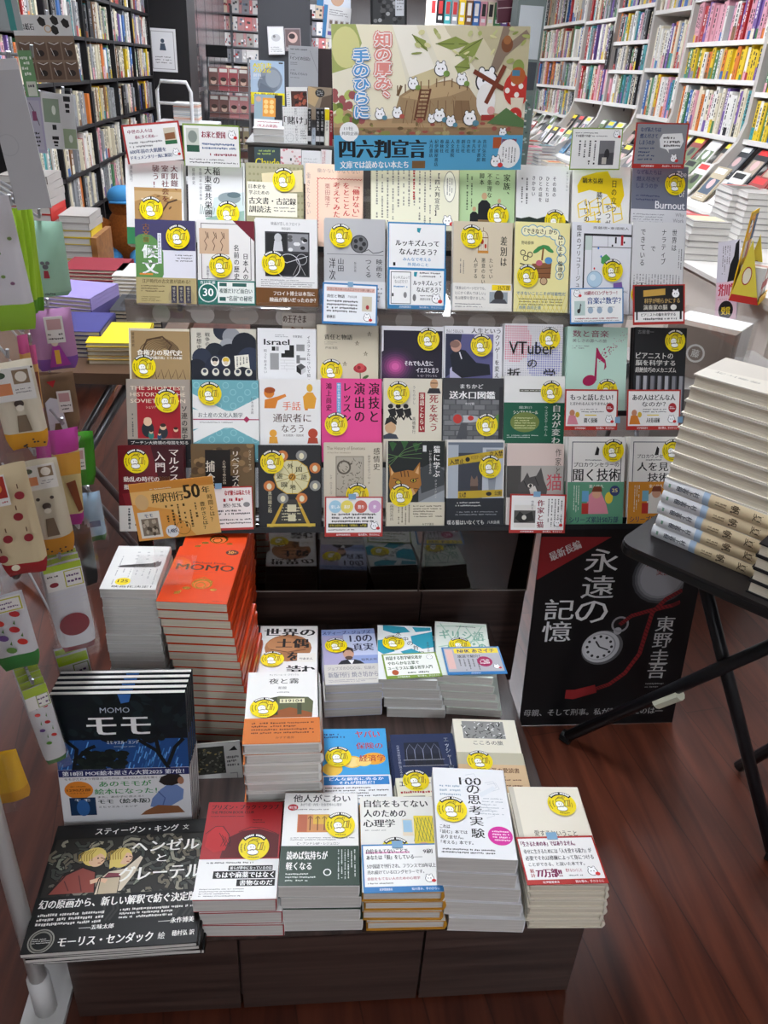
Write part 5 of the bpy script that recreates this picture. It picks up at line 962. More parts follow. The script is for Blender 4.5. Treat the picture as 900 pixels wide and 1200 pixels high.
pile('hardcover_book', 'white hardcover with yellow corner under a blue card', (421.7, 933), (505.4, 933), .294, .188, 4, '#c98f2e', lambda a: (a.R(0, 0, 1, 1, '#e7e6df'), a_conf(a)), (427, 1090), .128, hard=True, copydesc='ochre bound books under the blue card')
pile('paperback_book', 'thick white paperback with sketches and a magenta disc', (506.8, 898.6), (588.8, 902), .368, .18, 5, '#e8e9ea', a_hundred, (524, 1089), .124, copydesc='thick white paperbacks with magenta disc')
pile('hardcover_book', 'cream book with yellow sticker under a red bordered card', (595.7, 921.3), (673.9, 922), .315, .197, 6, '#e6dfcd', a_love, (616, 1088), .125, pg=PGC, hard=True, copydesc='cream books at the right front corner')
pile('paperback_book', 'blue paperback with sliced lemons', (377.5, 854), (451.9, 853), .27, .188, 3, '#3d9fd8', a_insur, None, .126, copydesc='blue paperbacks with sliced lemons')
pile('hardcover_book', 'navy book with dark arcade drawing', (456.8, 860.6), (529.3, 858.7), .26, .188, 3, '#1f2d52', a_escher, None, .126, hard=True, copydesc='navy books with the arcade drawing')
pile('hardcover_book', 'cream book with grey engraving and tan band', (530.1, 841.7), (603, 843.6), .27, .19, 3, '#e4dfcd', a_heart, None, .128, copydesc='cream books with grey engraving')
pile('hardcover_book', 'white hardcover with orange band and dark huts', (291.3, 787.6), (374.4, 786), .415, .184, 9, '#e8e7e3', a_night, None, .131, hard=True, copydesc='white books with the orange band')
pile('paperback_book', 'white book with a brown clay head', (305.7, 733.2), (372.6, 733.2), .30, .185, 4, '#e6e5e1', a_dogu, None, .129, copydesc='white books with a clay head')
pile('paperback_book', 'lilac blue book with a portrait in dark suit', (376.3, 737.8), (437.9, 735.9), .289, .188, 4, '#c9cfe6', a_jobs, (382, 841), .122, copydesc='lilac books with a portrait')
pile('paperback_book', 'white and teal book under a green bordered card', (442.4, 732), (505.9, 734), .30, .186, 4, '#e7eae8', a_water, (453, 839), .125, copydesc='white and teal books')
pile('paperback_book', 'pale green lined book under a blue bordered card', (509.7, 727.4), (570, 731.2), .303, .188, 5, '#dbe3d8', a_greek, (521, 836), .12, copydesc='pale green lined books')
pile('hardcover_book', 'orange hardcover with golden turtle in clear wrap', (211, 639.4), (285.6, 643), .55, .192, 18, MOMOC, a_turtle, (226, 868), .13, pg=PGC, rough=.25, jit=.002, copydesc='orange books with golden turtle, front pile')
A_ = aty(295.8, 597.8, 1.597); z_ = A_.z
pile('hardcover_book', 'orange hardcover half covered by the front orange pile', (229, 596.5), (295.8, 598.5), aty(263, 597.5, 1.594).z, .187, 18, MOMOC, a_turtle, None, .13, pg=PGC, rough=.25, jit=.002, copydesc='orange books against the walnut cabinet')
pile('paperback_book', 'small white paperback with a lying dark cat', (139, 639), (197, 640), .566, .15, 18, '#dddcd8', a_kitty, (143, 868), .102, rough=.4, jit=.002, copydesc='small white paperbacks with a lying cat')
# cards taped on the piles
def flat(z): return Vector((0, 0, z)), Vector((0, 0, 1))
def c_conf(a):
    a.R(.02, .03, .98, .88, '#f1f1ee'); a.R(.05, .16, .62, .2, '#e3a6c4'); a.T('自信をもてないことで、', .06, .1, .62, .2, K, .03); a.T('あなたは「損」をしている――', .06, .23, .78, .33, K, .03); a.T('9刷', .8, .12, .92, .22, K, .03); a.T('5か国語で刊行され、フランスで20年以上', .06, .42, .94, .51, K, .02); a.T('売れ続けているロングセラーです。', .06, .55, .78, .63, K, .02); a.T('自信をもてない人のための心理学', .06, .69, .72, .75, '#a33a4a', .02); a.L(.06, .79, .5, .84, 1, '#555'); a.crit(.84, .74, .05); a.T('紀伊國屋書店', .2, .91, .36, .96, '#fff'); a.T('知の厚み、手のひらに', .6, .91, .95, .965, '#fff')
def c_love(a):
    a.R(.02, .04, .98, .9, '#f1efec'); a.T('「生きるための本」ではありません。', .05, .1, .74, .21, '#6a1f4a', .04); a.T('幸せに生きるためには「人を愛する能力」が', .06, .27, .92, .37, K, .02); a.T('必要でそれは修練によって身につける', .06, .41, .92, .51, K, .02); a.T('ことができる、と説いた本です。', .08, .55, .78, .63, K, .02); a.V('累計', .1, .68, .86, .06, '#a8262c', .03); a.T('77万部!!', .15, .68, .46, .86, '#7a1a4a', .05); a.T('愛するということ', .52, .69, .72, .76, '#a33a4a', .02); a.L(.52, .8, .72, .86, 1, '#777'); a.crit(.85, .76, .055); a.T('紀伊國屋書店', .2, .93, .4, .975, '#fff'); a.T('知の厚み、手のひらに', .6, .925, .95, .98, '#fff')
def c_water(a):
    a.R(.03, .04, .97, .88, '#eef0e8'); a.T('対話する哲学研究者が', .06, .1, .72, .25, '#2f4a22', .03); a.T('やわらかな言葉で', .08, .32, .64, .46, '#2f4a22', .03); a.T('ユーモラスに綴る哲学入門', .06, .52, .86, .66, '#2f4a22', .03); a.crit(.86, .2, .05, None); a.E(.18, .76, .06, .07, '#b5562c'); a.L(.4, .74, .92, .84, 1, '#3a4a3a', .8); a.T('紀伊國屋書店', .2, .91, .42, .97, '#fff'); a.T('知の厚み、手のひらに', .56, .905, .95, .97, '#fff')
def c_greek(a):
    a.R(.03, .04, .97, .9, '#b5b5ba'); a.R(.2, .06, .96, .24, '#f0d83a'); a.T('NHK あさイチ', .26, .08, .9, .22, '#1f2f6a', .03); a.R(.05, .1, .17, .8, '#e0b9b0'); a.T('放送で紹介！', .24, .3, .62, .4, K, .02); a.LV(.22, .45, .6, .85, 5, '#666'); a.E(.68, .55, .13, .13, '#a32a5a'); a.L(.6, .46, .76, .64, 3, '#fff', .8); a.crit(.86, .74, .05); a.T('紀伊國屋書店', .4, .93, .56, .975, '#fff')
card('display_card', 'handwritten blue bordered card taped on the ochre bound book', 'sign', (423.4, 990), (512.3, 988), (424, 1047), *flat(.2985), BLU, c_conf, group=CG, tape=[(.47, .02, .018, .014)])
card('display_card', 'handwritten red bordered card taped on the cream book at the right', 'sign', (604, 981), (694, 979), (612, 1037.5), *flat(.3195), RED, c_love, group=CG, tape=[(.47, .0, .018, .014)])
card('display_card', 'green bordered card on the white and teal book', 'sign', (447, 767), (510.5, 764), (450.8, 796), *flat(.3045), GRN, c_water, group=CG)
card('display_card', 'blue bordered card with yellow headline on the pale green book', 'sign', (517, 758.6), (584, 757.4), (522.5, 791), *flat(.3075), BLU, c_greek, group=CG)
# ------------------------------------------------------------------ picture books
def a_forest(a):
    a.R(0, 0, 1, .5, '#10161d'); a.R(0, .3, 1, 1, '#1f4a86')
    for i in range(120): u, v = rnd.uniform(.02, .98), rnd.uniform(.3, .6); a.line(rnd.choice(('#3f7fc4', '#5a9ae0', '#2f64a3', '#6aaaea')), .009, (u, v), (u-.02, v+.045))
    for i in range(90): u, v = rnd.uniform(0, 1), rnd.uniform(0, .3); a.E(u, v, rnd.uniform(.03, .08), rnd.uniform(.02, .05), rnd.choice(('#0d1217', '#131c1f', '#18262a', '#0f191c')), 9, rnd.uniform(-1, 1))
    for i in range(50): u, v = rnd.uniform(.15, .5), rnd.uniform(.38, .5); a.E(u, v, rnd.uniform(.03, .06), .03, rnd.choice(('#121b1a', '#18241f', '#0e1515')), 8)
    for p in (((.02, .65), (.12, .5), (.16, .36), (.06, .28)), ((.16, .42), (.24, .36), (.3, .34)), ((.98, .62), (.84, .5), (.76, .38), (.62, .3)), ((.84, .48), (.9, .36), (.97, .3)), ((.78, .4), (.76, .3), (.8, .25))): a.line('#0e1216', .03, *p)
    a.P('#3a6fb8', (.5, .0), (.6, .0), (.58, .05), (.52, .06))
    a.T('MOMO', .36, .085, .58, .12, '#b9c4d2'); a.T('モモ', .26, .15, .72, .265, '#f0f0f0', .06); a.T('ミヒャエル・エンデ', .39, .305, .63, .33, '#dfe6ee', .03); a.L(.44, .34, .6, .355, 1, '#9fb0c4')
    def f(b):
        b.R(.0, 0, 1, .1, '#23295e'); b.T('第18回 MOE絵本屋さん大賞2025 第7位！', .03, .02, .96, .085, '#eef0f6', .03); b.T('モモがだれより得意だったのは、ほかの人の話を聞くことでした。', .04, .115, .92, .15, '#222'); b.E(.14, .29, .11, .085, '#d9822c', 24); b.L(.08, .23, .2, .25, 1, '#4a1d08', .8); b.T('1290万部', .05, .27, .23, .31, '#3a1408', .03); b.T('ベストセラー', .07, .325, .21, .345, '#3a1408')
        b.T('あのモモが', .3, .17, .7, .25, '#2f8a45', .03); b.T('絵本になった！', .26, .28, .74, .36, '#2f8a45', .03); b.T('また、あの子に会える！', .28, .385, .63, .415, '#222', .02); b.T('モモ（絵本版）', .28, .43, .68, .5, '#1f2f2a', .04); b.T('ミヒャエル・エンデ', .28, .53, .58, .56, '#222', .02)
        b.R(.06, .4, .26, .66, '#16304f'); b.T('モモ', .1, .42, .22, .455, '#dfe6ee', .03); b.E(.16, .55, .05, .08, '#2f5f9a')
        b.P('#6f86b8', (.7, .44), (.77, .31), (.82, .25), (.9, .25), (.95, .32), (.94, .46), (.8, .6), (.68, .56)); b.P('#8a5a3a', (.64, .62), (.74, .54), (.9, .56), (.95, .66), (.6, .68)); b.P('#241c1a', (.76, .2), (.78, .13), (.84, .09), (.92, .1), (.95, .15), (.93, .22), (.86, .26), (.8, .25)); b.E(.93, .19, .025, .035, '#a3745a'); b.line('#4a5f92', .01, (.75, .34), (.8, .44), (.78, .54))
    a.band(.5, .99, '#dcdcde', f)
def a_hansel(a):
    a.R(.02, .12, 1, .6, '#24221c')
    for i in range(150):
        u, v = rnd.uniform(.04, .97), rnd.uniform(.14, .72); r = rnd.uniform(.02, .05); t = rnd.uniform(0, 6.28); c = rnd.choice(('#7c776a', '#5f5d52', '#8f8a78', '#4a4a44', '#6a6252', '#3c3f3a', '#767a6a')) if v < .62 else rnd.choice(('#3a3a34', '#2f2f2b'))
        p = [(u+r*k*.5*math.cos(t+k*.7), v+r*k*.5*math.sin(t+k*.7)) for k in range(5)]; a.line('#0f0e0c', .034, *p); a.line(c, .022, *p)
    a.P('#8a4238', (.06, .58), (.12, .44), (.22, .37), (.32, .42), (.34, .58)); a.E(.29, .29, .075, .07, '#d8c06a'); a.E(.31, .32, .05, .05, '#dcb494'); a.P('#d8c06a', (.2, .32), (.22, .24), (.3, .21), (.35, .24), (.26, .32)); a.line('#2a1510', .01, (.06, .58), (.14, .43), (.24, .37))
    a.P('#cdbfa8', (.34, .6), (.35, .48), (.4, .42), (.5, .4), (.58, .3), (.6, .32), (.56, .46), (.5, .58)); a.P('#7a3a44', (.36, .5), (.4, .43), (.48, .44), (.48, .54), (.36, .56)); a.E(.46, .31, .07, .075, '#d8c06a'); a.E(.49, .32, .045, .045, '#dcb494'); a.P('#d8c06a', (.4, .4), (.39, .3), (.44, .23), (.5, .24), (.46, .36)); a.R(.36, .47, .48, .6, '#bfae92')
    for x, s in ((.31, 1), (.49, 1)):          # faces, eyes, strands of hair
        a.line('#4a2a1c', .006, (x+.02, .3), (x+.05, .315), (x+.03, .335)); a.E(x+.005, .305, .006, .006, '#2a1a12', 8); a.line('#8a3a30', .006, (x+.01, .345), (x+.028, .345))
        for k in range(6): a.line('#9a7f34', .006, (x-.02-.015*k, .225+.004*k), (x-.04-.016*k, .27), (x-.03-.016*k, .325))
    a.line('#1c0f0c', .008, (.06, .58), (.12, .44), (.22, .37), (.32, .42), (.34, .58)); a.line('#dcb494', .03, (.3, .5), (.36, .48), (.4, .5)); a.line('#1c0f0c', .007, (.34, .6), (.35, .48), (.4, .42), (.5, .4), (.58, .3)); a.line('#1c0f0c', .006, (.36, .47), (.48, .47), (.48, .6), (.36, .6), (.36, .47))
    a.line('#5a2a24', .006, (.14, .48), (.18, .56)); a.line('#5a2a24', .006, (.22, .44), (.26, .57))
    a.R(0, .6, 1, 1, '#0f0f0e'); a.R(0, 0, 1, .12, '#141312'); W_ = '#efede6'
    for i in range(12): u = rnd.uniform(.3, .95); a.line('#2a2a26', .014, (u, .63), (u+.02, .72), (u-.02, .8))
    a.T('スティーヴン・キング', .26, .04, .8, .1, W_, .02); a.T('文', .83, .045, .87, .09, W_); a.T('ヘンゼル', .52, .17, .95, .27, W_, .03); a.T('と', .69, .3, .75, .36, W_, .03); a.T('グレーテル', .47, .39, .98, .51, W_, .03)
    a.T('幻の原画から、新しい解釈で紡ぐ決定版', .03, .62, .97, .69, W_, .03, math.radians(0)); a.L(.04, .72, .43, .82, 3, '#d8d6cf', .75); a.L(.52, .715, .97, .8, 3, '#d8d6cf', .75); a.T('――五味太郎', .3, .825, .5, .86, W_, .03); a.T('――永作博美', .76, .81, .97, .85, W_, .03)
    a.T('モーリス・センダック', .2, .9, .74, .97, W_, .03); a.T('絵', .77, .91, .81, .96, W_); a.T('穂村弘 訳', .85, .905, .98, .945, W_, .02); a.ring(.1, .92, .075, .008, '#8a887f'); a.ring(.1, .92, .062, .01, '#77756c'); a.L(.05, .9, .15, .94, 3, '#cfcdc4')
pile('picture_book', 'large black picture book with two blond children', (68, 968), (245, 959), .252, .228, 5, '#0f0f0e', a_hansel, (40, 1132), .256, hard=False, rough=.3, jit=.004, copydesc='large black picture books at front left')
# standing, leaning back
yb = 1.0; ln = math.radians(9)
A_, B_ = aty(57.3, 816, 1.03), aty(216.6, 811, 1.03); w = (B_-A_).length; ex = (B_-A_); ex.z = 0; ex.normalize(); up = Vector((0, math.sin(ln), math.cos(ln))); n = ex.cross(up)
zt = (A_.z+B_.z)/2; h = (zt-.2)/math.cos(ln)
f0 = None
for k in range(5):
    if k == 0: r = f0 = book('picture_book', w, h-.001, .0105, '#15202c', a_forest, pg=PGW, rough=.25, side=1)
    else: r = dup(f0)
    up2 = up; c = (A_+B_)/2; o = Vector((c.x, 1.03-up.y*h+.013*k+.0, .2005)) + up*(h/2) + ex*(.001*k) + up*(.016*(k > 0)*min(k, 3)/3*0)
    r.matrix_world = frame_m(o - n*.011, ex, up, n)
    tag(r, 'dark blue forest picture book with white band, front of the standing row' if k == 0 else ORD[k]+' copy from the front behind the dark blue forest picture book', 'picture book', 'dark blue picture books standing in a row')
# printed panel behind the black picture books
p, n = Vector((0, 1.14, .3)), Vector((0, -math.cos(.25), math.sin(.25)))
def c_panel(a):
    a.R(.02, .02, .98, .56, '#d6d6d2'); a.R(.05, .05, .66, .42, '#3a3a34')
    for i in range(60): a.E(rnd.uniform(.08, .63), rnd.uniform(.08, .4), .03, .02, rnd.choice(('#77776a', '#25251f', '#5a5a4e', '#9a8a5a')), 7, rnd.uniform(-1, 1))
    a.L(.7, .18, .95, .34, 3, '#666', .8); a.P(K, (.76, .12), (.88, .06), (.94, .12)); a.T('コ', .74, .42, .9, .52, '#999'); a.L(.1, .46, .6, .52, 1, '#999'); a.R(.02, .57, .98, .99, '#2f4f54'); a.P('#3d666b', (.1, .99), (.2, .7), (.5, .62), (.8, .7), (.92, .99)); a.P('#24393d', (.3, .99), (.4, .82), (.65, .82), (.75, .99))
card('printed_panel', 'small printed panel, grey above and dark teal below, behind the red paperback', 'sign', (224, 873), (280.5, 868), (230, 958), p, n, '#cfcfca', c_panel, th=.003)
# ================================================================== folding table at the right with tall pile
d1 = Vector((.66, -.751, 0)).normalized(); d2 = Vector((-d1.y, d1.x, 0)); ZT = .7; corner = atz(724, 634, ZT); corner.z = 0
r = tag(new('folding_table'), 'small black folding table with crossed tube legs at the right', 'table'); r.matrix_world = frame_m(corner, d1, d2, Vector((0, 0, 1)))
b = MB(); b.rbox(0, 0, ZT-.022, .9, .5, ZT, .03, M('#1f1c1c', .38)); b.build('table_top', r)
MB().rbox(-.0015, -.0015, ZT-.018, .9015, .5015, ZT-.006, .031, M('#0f0f10', .35)).build('edge_band', r)
f1, f2 = atz(663, 868, 0), atz(897, 1018, 0)
loc = lambda p: (Vector(p)-corner).dot(d1)
q = (f1-corner).dot(d2); x1, x2 = loc(f1), loc(f2)
for dy in (0., .22):
    sft = .34 if dy else 0
    for (xa, xb, yy, nm) in ((x1+sft, x2-.02+sft*.6, q+dy, 'leg'), (x2+sft*.6, .04+sft, q+dy+.026, 'leg')):
        b = MB(); zt = ZT-.03; e0, e1 = Vector((xa, yy, .014)), Vector((xb, yy, zt)); b.tube([tuple(e0), tuple(e1)], .0135, BLK, 10)
        o = b.build('leg', r, True)
    MB().tube([(x2+.02, q+dy, ZT-.03), (x2+.02, q+dy+.04, ZT-.03)], .01, BLK).build('pivot', r)
for (xa, yy) in ((x1, q), (x2, q+.026)):
    b = MB(); b.tube([(xa-.012, yy, .013), (xa+.012, yy, .013)], .0155, M('#0a0a0a', .6)); b.build('foot_cap', r)
MB().tube([(x2+.0, q, ZT-.032), (x2+.0, q+.26, ZT-.032)], .01, BLK).build('cross_bar', r)
lx = lambda t: (x1+(x2+.02-x1)*t, .014+(ZT-.044)*t)
xa, za = lx(.36); xb, zb = lx(.44); MB().tube([(xa, q-.002, za), (xb, q-.002, zb)], .0138, M('#c9c9b4', .5)).build('paper_label', r)
# cream books: spine out below, fore edge out above
def a_sum(a):
    a.R(0, 0, 1, 1, '#cdc5b8'); a.P('#d9d2c4', (0, 0), (.35, 0), (.6, 1), (0, 1)); a.V('村上春樹', .3, .1, .5, .08, '#8a8478'); a.T('BOOK', .55, .6, .95, .72, '#5a5a58'); a.L(.2, .6, .45, .8, 4, '#a39c90')
def s_sum(a):                                  # u along the spine from the top of the book, v across
    for u0, u1, c_ in ((0, .56, '#d9c6a2'), (.56, .62, '#a9bfd6')):
        for k in range(10): a.R(u0, k/10, u1, (k+1)/10, c_); a.z -= a.st
    a.z += .0002
    for i, ch in enumerate('夏帆'): u = .12+.2*i; a.T(ch, u-.037, .2, u+.037, .85, '#4a3d2c', .02, math.pi/2)
    a.L(.4, .3, .5, .7, 2, '#6a5a44', .7)
    for i, ch in enumerate('村上春樹'): u = .68+.055*i; a.T(ch, u-.024, .3, u+.024, .76, '#4a4f58', .02, math.pi/2)
    a.R(.93, .35, .95, .65, '#7aa08a')
w, h = .134, .19; n = 13; c0 = atz(761.5, 627.5, ZT)
ztop = None
best = 1e9
for i in range(200):
    z = .8+i*.002; d = ray(815, 437); pt = CAM+d*((z-HC)/d.z); e = (Vector((pt.x, pt.y))-Vector((c0.x, c0.y))).length
    if e < best: best, ztop = e, z
t = (ztop-ZT)/n
first = None
for k in range(n):                              # k = 0 at the bottom
    spine_out = k < 5
    if first is None: first = book('hardcover_book', w, h, t-.0006, '#e2dccf', a_sum, spine='#dfe1e3', hard=True, pg=PGC, side=1, spine_art=s_sum); rr = first
    else: rr = dup(first)
    e1 = d1.copy(); ang = rnd.uniform(-.02, .02)
    # spine faces -d2; the head of the book towards +d1 end
    yv = _rz(d1, ang); zv = Vector((0, 0, 1))
    if spine_out: xv = _rz(-d2, ang); ey_ = zv.cross(xv)
    else: xv = _rz(d2, ang); ey_ = zv.cross(xv)
    ctr = c0 + d1*(h/2+.002) + d2*(w/2+.002) + d1*rnd.uniform(-.003, .003); ctr.z = ZT+k*t+.0003
    rr.matrix_world = frame_m(ctr, xv, ey_, zv)
    pos = n-1-k
    tag(rr, ('cream hardcover on top of the tall pile on the black folding table' if pos == 0 else 'lowest cream hardcover, spine showing, in the pile on the black folding table' if k == 0 else 'cream hardcover, %s showing, %s from top of the pile on the folding table' % ('spine' if spine_out else 'page edges', ORD[pos])), 'book', 'cream hardcovers piled on the folding table')
# black bound books beside them
bk = atz(870, 692, ZT); fb = None
for k in range(4):
    if fb is None: rr = fb = book('hardcover_book', .134, .19, .0225, '#17171a', lambda a: (a.frame(.04, .03, .96, .97, .01, '#2c2c30'), a.T('夏帆', .3, .2, .7, .35, '#8a8a8a')), hard=True, pg=PGC, side=1)
    else: rr = dup(fb)
    xv = d2; ey_ = Vector((0, 0, 1)).cross(xv); ctr = bk + d1*.098 + d2*.068 + d1*rnd.uniform(-.004, .004); ctr.z = ZT+.0003+k*.0232
    rr.matrix_world = frame_m(ctr, xv, ey_, Vector((0, 0, 1)))
    tag(rr, ('black bound book, %s in the short pile at the right edge of the folding table' % ('lowest' if k == 0 else ORD[3-k] if k < 3 else 'top')), 'book', 'black bound books on the folding table')
# ================================================================== background of the shop
WHT = M('#dcd9d4', .5); BKW = M('#1d1c1e', .45); STEEL = M('#8f9194', .3, .8); CHR = M('#c9cacc', .2, .9); WTUBE = M('#dedfe0', .4)
def nth(i):
    return ORD2[i] if i < len(ORD2) else str(i+1)+('th' if 10 < (i+1) % 100 < 14 else {1: 'st', 2: 'nd', 3: 'rd'}.get((i+1) % 10, 'th'))
ORD2 = ['first'] + ORD[1:]
SPC = [('white', '#dedcd6'), ('cream', '#d6cdb4'), ('grey', '#8b8d90'), ('red', '#a8282c'), ('blue', '#3f6aa8'), ('black', '#232326'), ('green', '#4a7d55'), ('yellow', '#d9b92a'), ('orange', '#cf7430'), ('pink', '#d59aa6'), ('teal', '#3f8f92'), ('purple', '#6f5496'), ('brown', '#7a5636')]
def spine_mesh(mb, sx, y0, th, z0, h, dp, col, xf):
    x0, x1 = (xf-dp, xf) if sx > 0 else (xf, xf+dp)
    mb.box(x0, y0, z0, x1, y0+th, z0+h, col)
    xe = xf+sx*.0008; dk = '#26262a' if sum(lin(M2H.get(col, '#fff'))[:3]) > .6 else '#e6e4de'
    def q(a, b, c, d, cc):
        v = [(xe, a, c), (xe, b, c), (xe, b, d), (xe, a, d)]; mb.add(v if sx > 0 else v[::-1], [(0, 1, 2, 3)], cc)
    if rnd.random() < .5: q(y0, y0+th, z0, z0+h*rnd.uniform(.15, .4), rnd.choice(SPC)[1]); xe += sx*.0004
    m_ = th*.34; z = z0+h*(.93 if rnd.random() < .75 else 0)
    while z > z0+h*.4:
        s = th*rnd.uniform(.35, .8)
        if rnd.random() < .8: q(y0+m_, y0+th-m_, z-s*.75, z, dk)
        z -= s
    z = z0+h*.3
    for _ in range(rnd.randint(1, 3)): q(y0+m_*1.3, y0+th-m_*1.3, z-th*.4, z, dk); z -= th*.6
M2H = {c: c for _, c in SPC}
def shelf_books(case, sx, xf, y0, y1, z, hmax, bay, row, rows_txt, tw, kind, palette=None, stuff=None, dp=.14, fill=.95, lean=True):
    y = y0+.012; i = 0; lst = []
    while y < y1-.04:
        th = rnd.uniform(*tw); 
        if y+th > y1-.01: break
        if rnd.random() < 1-fill: y += rnd.uniform(.02, .08); continue
        nm, col = rnd.choice(palette or SPC[:3]*4+SPC)
        h = hmax*rnd.uniform(.78, .97); inset = rnd.uniform(.01, .03)
        lst.append((y, th, h, nm, col, xf-sx*inset)); y += th+.0015
    for i, (y, th, h, nm, col, xx) in enumerate(lst):
        if stuff is not None: spine_mesh(stuff, sx, y, th, z, h, dp, col, xx); continue
        mb = MB(); spine_mesh(mb, sx, 0-th/2, th, 0, h, dp, col, 0); o = mb.build(kind); o.location = (xx, y+th/2, z)
        k = i if sx > 0 else len(lst)-1-i
        tag(o, '%s book spine, %s from left, %s shelf down, %s bay of the %s' % (nm, nth(k), nth(row), nth(bay), case), 'book', 'book spines in the '+case)
# ---- black bookcase at the left
XB = -1.4; ys = [4.3, 5.15, 6.0, 6.84, 7.62, 8.43]; zs = [.06, .30, .53, .76, 1.01, 1.26, 1.5, 1.74, 2.0]
c = tag(new('bookcase'), 'long black bookcase full of book spines at the left', 'bookcase'); c.location = (XB-.16, 6.36, 0)
def rel(mb, o):
    for i, p in enumerate(mb.v): mb.v[i] = (p[0]-o[0], p[1]-o[1], p[2]-o[2])
    return mb
def cbox(root, name, *a):
    b = MB(); b.box(*a); rel(b, root.location); return b.build(name, root)
cbox(c, 'back_panel', XB-.32, 4.3, 0, XB-.3, 8.43, 2.25, BKW)
for y in ys: cbox(c, 'upright', XB-.3, y-.012, 0, XB, y+.012, 2.25, BKW)
for z in zs+[2.24]: cbox(c, 'shelf', XB-.3, 4.3, z-.02, XB-.002, 8.43, z, BKW)
stf = MB()
for bi in range(5):
    for ri, z in enumerate(zs[::-1]):
        if ri == 0: continue
        ind = bi in (1, 2, 3) and 1 <= ri <= 6
        if ind: shelf_books('black bookcase', 1, XB, ys[bi]+.01, ys[bi+1]-.01, z, .22, bi-1, ri-1, '', (.03, .062), 'bound_volume', SPC[:3]*6+SPC+[SPC[5]]*2)
        elif bi in (0, 4): shelf_books('', 1, XB, ys[bi]+.01, ys[bi+1]-.01, z, .22, 0, 0, '', (.02, .045), '', None, stf)
tag(stf.build('shelf_books'), 'rows of book spines filling the end bays and lowest shelves of the black bookcase', 'books', kind='stuff')
for py, y, z, tx in ((100, 5.2, 1.5, '心理'), (160, 6.05, 1.5, '哲学'), (140, 6.9, 1.01, '思想'), (168, 7.7, 1.01, '歴史')):
    b = MB(); b.box(-.012, -.045, 0, 0, .045, .2, '#141416'); a = Art(.09, .2, MB(), 0, 0, .1); a.V(tx, .5, .2, .7, .5, '#c9c9c9', .02); b.add([(.0006+zz, x, y_) for x, y_, zz in a.mb.v], a.mb.f, '#c9c9c9')
    o = b.build('shelf_divider'); o.location = (XB+.02, y+.05, z+.001); tag(o, 'black shelf divider card with two white characters, %s bay of the black bookcase' % nth(int((y-5.15)/.84)), 'divider', 'black divider cards')
# ---- black panel beyond it and glazed dark cabinet
c = tag(new('black_partition'), 'tall black partition beyond the black bookcase with a white notice on it', 'partition'); c.location = (-1.4, 8.75, 0)
cbox(c, 'panel', -1.72, 8.46, 0, -1.07, 9.05, 2.62, BKW)
b = MB(); b.box(-.12, -.003, -.17, .12, 0, .17, '#d3d4d6'); a = Art(.24, .34, MB()); a.frame(.08, .06, .92, .94, .02, '#888'); a.P('#3a4656', (.38, .5), (.42, .34), (.58, .34), (.62, .5)); a.E(.5, .28, .07, .07, '#3a4656'); a.L(.2, .62, .8, .82, 3, '#777')
for q_, m_ in zip(a.mb.f, a.mb.mi): b.add([(a.mb.v[j][0], -.0032-a.mb.v[j][2], a.mb.v[j][1]) for j in q_], [tuple(range(len(q_)))], a.mb.ms[m_])
o = b.build('wall_notice'); p = aty(191, 59, 8.45); o.location = (p.x, 8.456, p.z); tag(o, 'white notice sheet fixed to the black partition', 'notice')
c = tag(new('glass_cabinet'), 'tall dark glazed cabinet receding beyond the black partition', 'cabinet'); c.location = (-1.3, 11, 0)
cbox(c, 'cabinet_body', -1.7, 9.3, 0, -1.2, 13.5, 2.3, M('#232427', .4))
for k in range(5):
    cbox(c, 'door', -1.198, 9.33+.83*k, .05, -1.18, 10.12+.83*k, 2.25, M('#3a3c40', .15)); cbox(c, 'door_rail', -1.18, 9.33+.83*k, 1.1, -1.17, 10.12+.83*k, 1.14, STEEL)
# ---- steel book cart
c = tag(new('book_cart'), 'pale tubular cart with a rounded handle by the black partition', 'cart'); p = aty(205, 125, 6.6); c.location = (p.x, 6.6, 0)
b = MB(); hw = .12; b.tube([(-hw, 0, .1), (-hw, 0, p.z+.1), (-hw+.03, 0, p.z+.16), (hw-.03, 0, p.z+.16), (hw, 0, p.z+.1), (hw, 0, .1)], .013, WTUBE, 8); b.build('handle', c, True)
MB().tube([(-hw, 0, p.z+.02), (hw, 0, p.z+.02)], .01, WTUBE, 8).build('cross_bar', c, True)
for z in (.2, .6, p.z-.1): MB().box(-.14, -.02, z-.02, .3, .3, z, WTUBE).build('tray', c)
for x, y in ((-.12, .02), (.26, .02), (-.12, .27), (.26, .27)): MB().tube([(x-.015, y, .05), (x+.015, y, .05)], .05, BKW, 14).build('wheel', c)
for i in range(9):
    q = aty(221, 148, 6.75); z = p.z-.1+.014*i; b = MB(); cc = ('#c9ccd0', '#d8793a', '#dcdcda', '#8a9aa8', '#e3e3e0', '#b9bcc0')[i % 6]; b.box(-.09, -.11, 0, .09, .11, .0005+.003, cc); b.box(-.088, -.108, .0035, .088, .108, .010, PGW); b.box(-.09, -.11, .010, .09, .11, .0135, cc)
    o = b.build('magazine'); o.location = (q.x, 6.75, z+.0005); tag(o, 'flat magazine, %s from the bottom of the pile on the pale cart' % nth(i), 'magazine', 'magazines on the cart')
